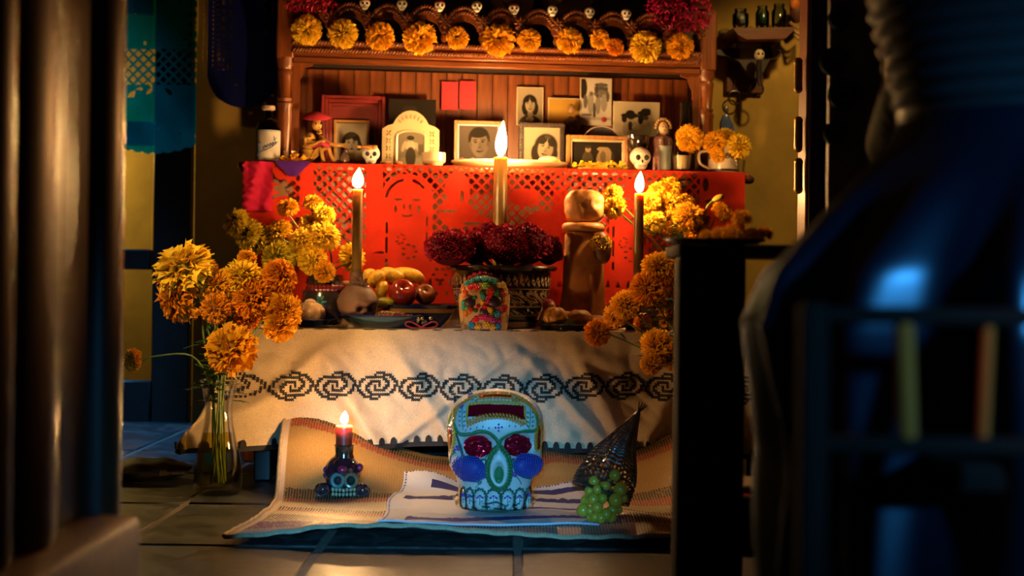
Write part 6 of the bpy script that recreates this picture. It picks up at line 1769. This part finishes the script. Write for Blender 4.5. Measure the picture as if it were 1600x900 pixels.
cord('orange', [(716, 300), (716, 380), (706, 450)], .0026, .0046, .9); cord('orange', [(684, 280), (676, 350), (680, 430)], .0038, .0044, .9, .001)
cord('green', [(160, 450), (135, 475), (126, 530)], .0022, .0046, .9)
# blue cheeks : rows of little beads over a blue base
m_bl = M('blue_icing_base', (.008, .016, .16), .5)
for (X, Y, rx, ry) in ((255, 545, 104, 82), (630, 522, 92, 74)): foil('cheek', ((X-rx, Y-ry), (0, 0), (X+rx, Y+ry), (0, 0)), m_bl, bulge=.003, round_=True, crinkle=0)
for (X, Y, rx, ry) in ((255, 545, 104, 82), (630, 522, 92, 74)):
    j = 0; yy = -ry
    while yy < ry:
        w2 = rx*math.sqrt(max(0, 1-(yy/ry)**2)); xx = -w2
        while xx < w2:
            q = (X+xx+(6 if j % 2 else 0), Y+yy+xx*.10); x, z = C2(*q)
            if abs(x) < .121: p, n_ = onS(x, z, .0034); bead('blue', p, n_, Vector((1, 0, .8)), .0036, .0021)
            xx += 14
        yy += 11; j += 1
# teeth with outline, florets
tx_ = [197, 234, 285, 365, 460, 545, 612, 662]
m_tooth = M('sugar_tooth', (.45, .47, .45), .4, sss=.15)
for i in range(7):
    a, c = tx_[i], tx_[i+1]; w2 = (c-a)/2
    X, Z = C2((a+c)/2, 748); p, n_ = onS(X, Z, -.003)
    MB().ell(p, (w2*.2445/s*.96, .012, 62*.2445/s), 16, 12, fn=lambda d: 1+.08*abs(d.x*d.z)).build('tooth', m_tooth, r)
    top = [(a+2, 800), (a+2, 720), (a+w2*.45, 684), ((a+c)/2, 674), (c-w2*.45, 684), (c-2, 720), (c-2, 800)]
    cord('dgreen', top, .0025, .0042, .9, .0006)
    cx_ = (a+c)/2
    for q in (-.5, 0, .5):
        x, z = C2(cx_+q*w2*.75, 714+abs(q)*22); bead('purple', Vector((x, p.y-.0145, z)), Vector((0, -1, 0)), Vector((1, 0, -q)), .0045, .0026)
    for q in range(4):
        x, z = C2(cx_, 728+q*13); bead('teal', Vector((x, p.y-.0148, z)), Vector((0, -1, 0)), Vector((0, 0, 1)), .0026, .0018)
    x, z = C2(cx_+w2*.3, 748); bead('teal', Vector((x, p.y-.0142, z)), Vector((0, -1, 0)), Vector((1, 0, 1)), .003, .0016)
cord('dgreen', [(197, 808), (300, 812), (430, 814), (560, 810), (662, 800)], .0024, .0046, .9)
# brow dots and little plants
for (cx, cy) in ((230, 298), (262, 286), (302, 276), (340, 270), (378, 278), (508, 264), (545, 266), (580, 262), (620, 262)):
    x, z = C2(cx, cy); p, n_ = onS(x, z, .001); bead('purple', p, n_, Vector((.3, 0, 1)), .0034, .0017)
for (cx, cy) in ((440, 255), (440, 295), (420, 275), (460, 272), (440, 275)): spot('purple', cx, cy, 8)
for sx_, xx in ((1, 205), (-1, 640)):
    for i in range(4):
        for e_ in (-1, 1):
            x, z = C2(xx+e_*15, 185+i*28); p, n_ = onS(x, z, .001); bead('teal' if sx_ > 0 else 'green', p, n_, Vector((e_, 0, .5)), .0042, .0022)
    cord('teal' if sx_ > 0 else 'green', [(xx, 170), (xx, 230), (xx+sx_*8, 300)], .0014, .004, 0)
for (cx, cy, c_) in ((195, 150, 'purple'), (135, 295, 'purple'), (182, 418, 'purple'), (255, 90, 'purple'), (150, 430, 'purple'), (342, 588, 'purple'), (545, 575, 'purple'), (350, 320, 'green')): floret(c_, cx, cy, 17 if c_ == 'purple' else 1)
for (cx, cy) in ((285, 105), (545, 108)): 
    for i in range(5): a = 2*PI*i/5; x, z = C2(cx+20*math.cos(a), cy+11*math.sin(a)); p, n_ = onS(x, z, .001); bead('teal' if cx < 400 else 'dgreen', p, n_, Vector((math.cos(a), 0, -math.sin(a))), .0042, .0024)
cord('teal', [(340, 605), (320, 640), (295, 670)], .0014, .004, 0); floret('teal', 322, 632, 13); cord('dgreen', [(555, 590), (575, 615), (590, 650)], .0014, .004, 0)
for k_, m in ice.items():
    o = m.build(k_.replace('dgreen', 'dark_green')+'_icing', M(k_+'_icing', ICE[k_], .38, coat=.2), r, sharp=3); o['kind'] = 'stuff'
# crumpled clear wrapper gathered round the base
b = MB(); random.seed(12); nA = 90
def wr(a, c):
    th = a*2*PI; rr = 1.03 + .10*c**1.5 + .05*nz(a*30, c*3, 2) + .03*nz(a*70, c*6, 5)
    z = .002 + (.022 + .018*nz(a*18, 0, 9) + .05*math.exp(-((a-.93)/.05)**2) + .04*math.exp(-((a-.60)/.04)**2))*c
    return Vector((.094*rr*math.cos(th), .088*rr*math.sin(th)-.004, max(z, .002)))
b.grid(wr, nA, 5); b.build('clear_wrapper', glassy('cellophane', (.97, .98, .98), .10, 1.4, 1.5), r, sharp=.2)

# ================================================================ SMALL SKULL CANDLE on the mat
co = G(537, 773, .014); co.z = mat_z(co.x, co.y)+.003; s = FPX/co.y
r = thing('skull_candleholder', 'small dark glazed skull candleholder with turquoise eye on the woven mat', 'candleholder', (co.x, co.y, co.z))
def C7(cx, cy): return (cx-365)*.15556/s, (865-cy)*.15556/s
m_glz = M('dark_glaze', (.035, .012, .02), .12, var=.6, vscale=45, coat=.8)
b = MB()
def hd7(d):
    f = 1.0
    if d.y < 0:
        for ex in (-.22, .48): t = math.hypot((d.x-ex)/.26, (d.z+.18)/.26); f -= .22*max(0, 1-t*t)
    if d.z < -.5: f *= 1-.15*(-d.z-.5)
    return f
X, Z = C7(350, 655); b.ell((X, 0, Z), (.050, .052, .052), 36, 26, fn=hd7); b.build('skull', m_glz, r, sharp=3)
X0, Z0 = C7(365, 365); X1, Z1 = C7(365, 505)
MB().lathe([(.026, Z1-.01), (.027, Z1+.004), (.024, Z1+.012), (.026, Z0-.004), (.0285, Z0-.001), (.0275, Z0), (.0235, Z0), (.022, Z0-.014), (0, Z0-.014)], 24).build('cup', M('brown_glaze_cup', (.05, .022, .012), .15, coat=.8, var=.4, vscale=60), r)
for (cx, col, nm) in ((325, (.03, .17, .17), 'turquoise_ring'), (455, (.10, .11, .06), 'olive_ring')):
    X, Z = C7(cx, 705); b = MB()
    b.tube([(X+.0155*math.cos(2*PI*i/22), -.047+.05*abs(X+.0155*math.cos(2*PI*i/22)+.004)**1.2, Z+.0165*math.sin(2*PI*i/22)) for i in range(22)], .0055, 8, True); b.build(nm, M(nm, col, .15, coat=.8), r)
    MB().ell((X, -.040+.04*abs(X)**1.2, Z), (.010, .006, .011), 12, 8).build('eye_socket', m_black, r)
X, Z = C7(365, 600); MB().ell((X, -.040, Z), (.016, .014, .012), 14, 9).build('brow_patch', M('magenta_glaze', (.20, .012, .05), .15, coat=.8), r)
X, Z = C7(385, 760); MB().ell((X, -.049, Z), (.004, .004, .008), 8, 6).build('nose_hollow', m_black, r)
tmh = MB().ell((0, 0, 0), (.0047, .005, .0058), 8, 6).mesh('tooth', M('green_teeth', (.30, .32, .18), .2, coat=.6))
for row, cy in enumerate((800, 846)):
    for i in range(7): X, Z = C7(275+i*35, cy); inst('tooth', tmh, r, (X, -.043+1.6*(X+.0)**2*6, Z))
b = MB(); X, Z = C7(372, 823); b.ell((X, -.022, Z), (.034, .024, .018), 20, 10); b.build('jaw', m_glz, r)
for (cx, cy, ln) in ((160, 812, 1), (560, 815, 1)):
    X, Z = C7(cx, cy); b = MB(); b.ell((X, -.012, Z), (.021, .019, .019), 16, 10)
    for i in range(3): b.tube([(X+(.008+.005*i)*math.cos(a*.6+i), -.030+.003*i, Z+(.008+.005*i)*math.sin(a*.6+i)) for a in range(9)], .0032, 6)
    b.build('glazed_rose', M('rose_glaze', (.05, .018, .02), .12, coat=.8, var=.5, vscale=50), r)
    MB().tube([(X, -.005, Z-.004), ((-.03 if cx < 365 else .034), .0, Z-.002)], .011, 10).build('bone', m_glz, r)
b = MB(); X, Z = C7(550, 590); b.ell((X-.006, -.012, Z), (.010, .012, .012), 10, 7); b.build('flower_knob', M('magenta_glaze', (.20, .012, .05), .15, coat=.8), r)
b = MB(); X, Z = C7(190, 640)
for i in range(5): b.ell((X+.004*math.cos(i*1.26)+.004, -.016, Z+.012*math.sin(i*1.26)), (.009, .010, .009), 9, 6)
b.build('side_flowers', M('violet_glaze', (.07, .02, .10), .12, coat=.8), r)
H = C7(365, 172)[1]-Z0+.013
candle((co.x-.0008, co.y, co.z+Z0-.0135), .0225, H, .036, .0105, m_waxr, 'short red candle burning in the dark skull holder on the mat', .99, m_flame_low)

# ================================================================ HORN BASKET WITH GRAPES
go = G(942, 812, .02); go.z = mat_z(go.x, go.y)+.002; s = FPX/go.y
r = thing('horn_basket', 'dark wicker horn-shaped basket lying on the mat right of the large sugar skull', 'basket', (go.x, go.y, go.z))
def C8(cx, cy): return (cx*.2222+890-942)/s, (812-(640+cy*.2222))/s
pth = [(215, 600, .0), (250, 520, .01), (300, 430, .06), (370, 330, .13), (440, 235, .19), (500, 150, .23), (535, 95, .25)]
rad = [.070, .070, .060, .040, .025, .012, .006]
cen = [Vector((C8(a, c)[0], d, C8(a, c)[1])) for a, c, d in pth]
cc_ = catmull(cen, 8); rr_ = [p.x for p in catmull([(q, 0, 0) for q in rad], 8)]
m_wick = M('dark_wicker', (.060, .030, .018), .35, var=.5, vscale=90, coat=.3)
def frames_(cc):
    out = []; nrm = None
    for i in range(len(cc)):
        t = (cc[min(i+1, len(cc)-1)]-cc[max(0, i-1)]).normalized(); nrm = t.orthogonal() if nrm is None else nrm - t*nrm.dot(t); nrm.normalize(); out.append((nrm.copy(), t.cross(nrm)))
    return out
fr_s = frames_(cc_)
def hp(i, a, k_=1.0):
    i0 = min(int(i), len(cc_)-2); f = i-i0; n0, b0 = fr_s[i0]; c = cc_[i0].lerp(cc_[i0+1], f); q = lerp(rr_[i0], rr_[i0+1], f)*k_
    p = c + (n0*math.cos(a) + b0*math.sin(a))*q
    p.z = max(p.z, .002); return p
b = MB(); NS = 26
for k_ in range(NS): b.tube([hp(i, 2*PI*k_/NS) for i in range(0, len(cc_)-1, 3)] + [hp(len(cc_)-1.01, 2*PI*k_/NS)], .0018, 5)
b.build('stakes', m_wick, r)
b = MB(); turns = 26; seg = 44
pts = []
for i in range(turns*seg):
    t = i/(turns*seg); pos = t**.9*(len(cc_)-6); a = 2*PI*i/seg; pts.append(hp(pos, a, 1.0 + (.045 if int(a/(2*PI/NS)) % 2 else -.03)))
b.tube(pts, .0032, 5); b.build('weave', m_wick, r)
b = MB(); 
for e_ in (0, .5): b.tube([hp(e_, 2*PI*i/40, 1.02) for i in range(40)], .0045, 6, True)
b.build('rim', m_wick, r)
b = MB()
for k_, (ex, ey, ez) in enumerate(((.012, .0, .028), (.020, .01, .024), (.004, .0, .030), (.024, .0, .020))): b.tube([cc_[-6], cc_[-1], cc_[-1] + Vector((ex, ey, ez))], [.003, .0025, .0015], 6)
b.build('loose_ends', m_wick, r)
m_grape = M('grape_skin', (.52, .36, .03), .25, var=.15, vscale=60, sss=.5, sssr=(.012, .010, .002), coat=.3)
gl = [(303, 452, 38, 0), (160, 495, 36, 0), (238, 522, 33, -.01), (340, 545, 46, -.01), (182, 547, 33, -.012), (128, 562, 32, 0), (153, 610, 38, -.022), (218, 607, 32, -.012), (308, 618, 46, -.020), (100, 628, 30, 0), (178, 660, 37, -.036), (85, 692, 42, -.010), (132, 692, 28, -.022), (163, 727, 31, -.036), (240, 710, 38, -.032), (290, 690, 36, -.010), (368, 612, 26, 0), (205, 778, 36, -.036), (275, 768, 36, -.020), (140, 765, 32, -.015), (120, 625, 24, -.01), (255, 565, 26, .004), (330, 690, 28, .0)]
gb = MB().ell((0, 0, 0), 1.0, 18, 12).mesh('grape', m_grape)
gorder = sorted(range(len(gl)), key=lambda i: (gl[i][1]))
bun = thing('grape_bunch', 'bunch of green grapes spilling from the dark horn basket', 'grapes', (go.x, go.y, go.z))
for (cx, cy, rr, dy) in gl:
    X, Z = C8(cx, cy); R = rr*.2222/s*1.10
    inst('grape', gb, bun, (X, -.052+dy, max(Z, R+.001)), None, (R, R, R*1.04))
b = MB(); b.tube(catmull([(C8(300, 430)[0], -.02, C8(300, 430)[1]), (C8(240, 600)[0], -.035, C8(240, 600)[1]), (C8(190, 720)[0], -.05, C8(190, 720)[1])], 6), .003, 6); b.build('stalk', m_green, bun)

# ================================================================ LITTLE THINGS ON THE LEFT
p0 = P(203, 562, 3.95)
marigold(p0, (-.8, -.5, .1), .036, 'd', 1, [P(240, 557, 3.95), P(300, 556, 3.93), VL + Vector((-.02, 0, .30))], 'single orange marigold on a long stem lying out at the far left', None, 0)
r = thing('shoes_bundle', 'dark folded cloth bundle lying on the floor left of the glass vase', 'bundle', G(225, 748, 0))
b = MB(); b.ell((0, 0, .028), (.13, .10, .034), 30, 14, fn=lambda d: 1+.22*nz(d.x*2.3, d.y*2.3, d.z*2)); b.build('cloth', M('dark_bundle', (.02, .016, .014), .7), r)
r.name = 'cloth_bundle'

# ================================================================ DARK STAND, FLOWERS ON IT
DS = 2.45; s = FPX/DS
pa, pb = P(1061, 450, DS), P(1166, 450, DS)
ztop = P(1100, 381, DS).z; xr = pa.x+.50
r = thing('wooden_stand', 'tall dark wooden stand with broad square legs in front of the table', 'stand', ((pa.x+xr)/2, DS+.10, 0))
x0 = pa.x - (pa.x+xr)/2; lw = pb.x-pa.x
m_stand = M('black_brown_wood', (.014, .006, .004), .75, var=.4, vscale=14, spec=.12)
for sx_ in (0, 1):
    MB().rbox((x0+lw/2 if not sx_ else -x0-lw/2, -.06, (ztop-.022)/2), (lw, .08, ztop-.022), .006, 2).build('leg', m_stand, r)
    MB().rbox((x0+lw/2 if not sx_ else -x0-lw/2, .07, (ztop-.022)/2), (lw*.6, .05, ztop-.022), .006, 2).build('leg', m_stand, r)
MB().rbox((0, .00, ztop-.011), (xr-pa.x+.004, .22, .022), .006, 2).build('top_board', m_stand, r)
zl0, zl1 = P(1195, 868, DS).z, P(1195, 783, DS).z
MB().rbox((0, -.04, (zl0+zl1)/2), (xr-pa.x-.02, .03, zl1-zl0), .005, 2).build('stretcher', m_stand, r)
MB().rbox((0, .03, zl1+.010), (xr-pa.x-.02, .14, .014), .004).build('low_shelf', m_doorl, r)
pl_ = P(1122, 380, DS+.04)
r = thing('plate', 'thin pewter plate on the dark stand under loose marigolds', 'plate', (pl_.x, DS+.08, ztop+.001))
MB().lathe([(0, 0), (.062, 0), (.088, .006), (.090, .009), (.086, .009), (.060, .003), (0, .003)], 36).build('dish', M('pewter', (.25, .27, .33), .25, .8), r)
dd = DS+.08
for i, (px, py, rr, kd, ax) in enumerate(((1102, 373, 12, 'o', (-.3, -.8, .5)), (1124, 368, 17, 'o', (-.1, -.7, .7)), (1148, 366, 21, 'o', (.1, -.8, .6)), (1178, 372, 17, 'o', (.3, -.6, .7)), (1160, 337, 15, 'o', (.1, -.2, 1)), (1198, 362, 12, 'd', (.5, -.3, .9)))):
    c = P(px, py, dd); st = None
    R = rr/FPX*dd; c.z = max(c.z, ztop+.010+R*.55) if i not in (4, 5) else c.z
    if i == 4: st = [c+Vector((.004, .0, -.030)), Vector((c.x, dd, ztop+.012))]
    if i == 5: st = [c+Vector((-.004, .0, -.016)), Vector((c.x-.02, dd, ztop+.012))]
    marigold(c, ax, R, kd, 2 if i > 3 else 1, st, f'marigold on the pewter plate on the dark stand, {ORD[[0, 1, 2, 4, 3, 5][i]]} from the left', 'marigolds on the dark stand', 0, .002)

# ================================================================ SEATED PERSON, right foreground
PX, PY = .590, 1.50
r = thing('person', 'person seated with back to us in a dark ribbed top and shiny dark blue skirt', 'person', (PX, PY, 0))
V_ = [(0, 0, .56), (0, -.01, .68), (0, 0, .82), (0, .01, 1.0), (0, .02, 1.10), (0, .04, 1.17), (0, .05, 1.25), (0, .055, 1.33),
      (-.10, .02, .52), (-.13, .38, .52), (-.13, .40, .30), (-.13, .40, .07), (-.13, .50, .035), (.10, .02, .52), (.13, .38, .52), (.13, .40, .30), (.13, .40, .07), (.13, .50, .035),
      (-.13, .02, 1.04), (-.09, .18, .86), (-.08, .38, .76), (-.05, .46, .74), (.13, .02, 1.04), (.09, .18, .86), (.08, .38, .76), (.05, .46, .74)]
E_ = [(0, 1), (1, 2), (2, 3), (3, 4), (4, 5), (5, 6), (6, 7), (0, 8), (8, 9), (9, 10), (10, 11), (11, 12), (0, 13), (13, 14), (14, 15), (15, 16), (16, 17), (3, 18), (18, 19), (19, 20), (20, 21), (3, 22), (22, 23), (23, 24), (24, 25)]
RR = [.14, .12, .12, .12, .06, .05, .078, .07, .10, .07, .055, .04, .03, .10, .07, .055, .04, .03, .06, .045, .032, .03, .06, .045, .032, .03]
def hand(o, sx_):
    pass
for sx_, pi_ in ((1, 21), (-1, 25)):
    for q, (fx, ln) in enumerate(((-.024, .062), (-.008, .072), (.008, .068), (.022, .054))):
        b0 = Vector(V_[pi_]) + Vector((fx, .016, .004)); i0 = len(V_)
        V_ += [tuple(b0), tuple(b0+Vector((0, ln*.55, -.004))), tuple(b0+Vector((0, ln, -.022)))]; E_ += [(pi_, i0), (i0, i0+1), (i0+1, i0+2)]; RR += [.011, .009, .0075]
    i0 = len(V_); b0 = Vector(V_[pi_]); V_ += [tuple(b0+Vector((sx_*.034, .0, 0))), tuple(b0+Vector((sx_*.046, .034, -.006)))]; E_ += [(pi_, i0), (i0, i0+1)]; RR += [.011, .008]
me = bpy.data.meshes.new('body'); me.from_pydata(V_, E_, []); me.materials.append(M('skin', (.30, .15, .08), .5, sss=.1))
bo = bpy.data.objects.new('body', me); COL.objects.link(bo); bo.parent = r
md = bo.modifiers.new('skin', 'SKIN'); 
for i, sv in enumerate(me.skin_vertices[0].data): sv.radius = (RR[i], RR[i]); sv.use_root = (i == 0)
md.use_smooth_shade = True
ss_ = bo.modifiers.new('sub', 'SUBSURF'); ss_.levels = 2; ss_.render_levels = 2
b = MB(); b.ell((0, .03, 1.315), (.086, .098, .098), 24, 16); b.ell((0, -.075, 1.31), (.045, .04, .045), 14, 10); b.build('hair', M('black_hair_person', (.012, .009, .008), .45), r)
b = MB(); b.ell((0, .135, 1.265), (.012, .014, .018), 10, 8); b.tube([(-.02, .128, 1.222), (0, .132, 1.220), (.02, .128, 1.222)], .005, 6)
for sx_ in (-1, 1): b.ell((sx_*.030, .120, 1.288), (.012, .008, .007), 10, 7); b.ell((sx_*.083, .045, 1.275), (.010, .018, .028), 10, 8)
b.build('face_features', M('skin_face', (.28, .13, .075), .5), r)
# ribbed top
k = NT('ribbed_knit'); k.b.inputs['Base Color'].default_value = (.022, .018, .019, 1); k.b.inputs['Roughness'].default_value = .55; k.b.inputs['Specular IOR Level'].default_value = .2; m_knit = k.m
b = MB(); pf = []
zc0 = .752
tab = [(.752, .176), (.80, .190), (.88, .212), (.98, .212), (1.06, .18), (1.10, .115), (1.125, .07)]
n = 220
for i in range(n+1):
    z = zc0 + (1.125-zc0)*i/n; rr = itp(tab, z) + .0038*math.sin(z*2*PI/.0185)
    pf.append((rr, z))
b.lathe(pf, 40, sy=.74); b.build('ribbed_top', m_knit, r, sharp=3)
for sx_ in (-1, 1):
    c = catmull([(sx_*.115, .01, 1.055), (sx_*.105, .08, .97), (sx_*.085, .17, .87), (sx_*.085, .27, .81), (sx_*.08, .36, .77)], 26)
    MB().tube(c, [lerp(.062, .046, i/(len(c)-1)) + .003*math.sin(i*1.35) for i in range(len(c))], 20).build('sleeve', m_knit, r, sharp=3)
# skirt with deep folds
k = NT('satin_skirt'); df = k.n('ShaderNodeBsdfDiffuse'); df.inputs[0].default_value = (.0012, .003, .008, 1)
gs = k.n('ShaderNodeBsdfGlossy'); gs.inputs[0].default_value = (.7, .8, 1, 1); gs.inputs['Roughness'].default_value = .38
mx = k.n('ShaderNodeMixShader'); mx.inputs[0].default_value = .07; k.l(df.outputs[0], mx.inputs[1]); k.l(gs.outputs[0], mx.inputs[2]); k.l(mx.outputs[0], k.out.inputs['Surface']); m_skirt = k.m
b = MB()
wt = [(0, .178), (.05, .198), (.12, .255), (.22, .315), (.30, .328), (.38, .312), (.50, .292), (.75, .285), (1.0, .285)]
def sk(a, c):
    th = a*2*PI; z = lerp(.765, .03, c); rr = itp(wt, c); fold_ = sst(.03, .25, c)
    w_ = .5+.5*math.sin(th*12 + 1.6*math.sin(th*3+c*3) + 2.0*nz(th*1.5, c*2.0, 3)); 
    rr *= 1 + fold_*(.17*(w_**1.8-.5) + .05*nz(math.cos(th)*3, math.sin(th)*3, c*4))
    fwd = .12*sst(.2, .5, c)
    x = rr*math.cos(th); y = rr*math.sin(th)*(.86+.12*sst(.1, .5, c))
    if y > 0: y *= 1+.55*sst(.15, .4, c)
    return Vector((x, y+fwd*.3, z))
b.grid(lambda a, c: sk(a, 1-c), 260, 70); b.build('skirt', m_skirt, r, sharp=3)
b = MB(); b.lathe([(.172, .742), (.180, .744), (.182, .772), (.174, .774)], 40, sy=.78); b.build('waistband', M('black_band', (.012, .012, .014), .5), r)
# low chair back seen against the skirt
ch = thing('wooden_chair', 'dark wooden chair under the seated person with reddish back spindles', 'chair', (PX, PY, 0))
m_sp = M('spindle_wood', (.34, .065, .010), .9, var=.35, vscale=8, stretch=(6, 6, .4), spec=.05)
m_cf = M('black_chair_wood', (.008, .004, .003), .85, spec=.05)
dsp = 1.50-.365; 
ya = dsp - PY
def cx_(px, d): return P(px, 595, d).x - PX
for (xa, xb, w_) in ((1412, 1418, .013), (1545, 1536, .008)):
    a = P(xa, 500, dsp); c = P(xb, 690, dsp)
    MB().tube([(a.x-PX, ya, a.z), (c.x-PX, ya, c.z)], w_*.62, 10).build('spindle', m_sp, ch)
za, zb = P(1480, 494, dsp).z, P(1480, 696, dsp).z
for z in (za, zb): MB().rbox((P(1490, 500, dsp).x-PX, ya, z), (.22, .020, .014), .004).build('rail', m_cf, ch)
for sx_ in (-1, 1):
    MB().rbox((P(1490, 500, dsp).x-PX+sx_*.112, ya, (za+.01)/2), (.022, .024, za+.01), .004).build('leg', m_cf, ch)
    MB().rbox((sx_*.15, .24, .20), (.03, .03, .40), .004).build('leg', m_cf, ch)
MB().rbox((0, .02, .415), (.40, .50, .03), .01, 2).build('seat', m_cf, ch)
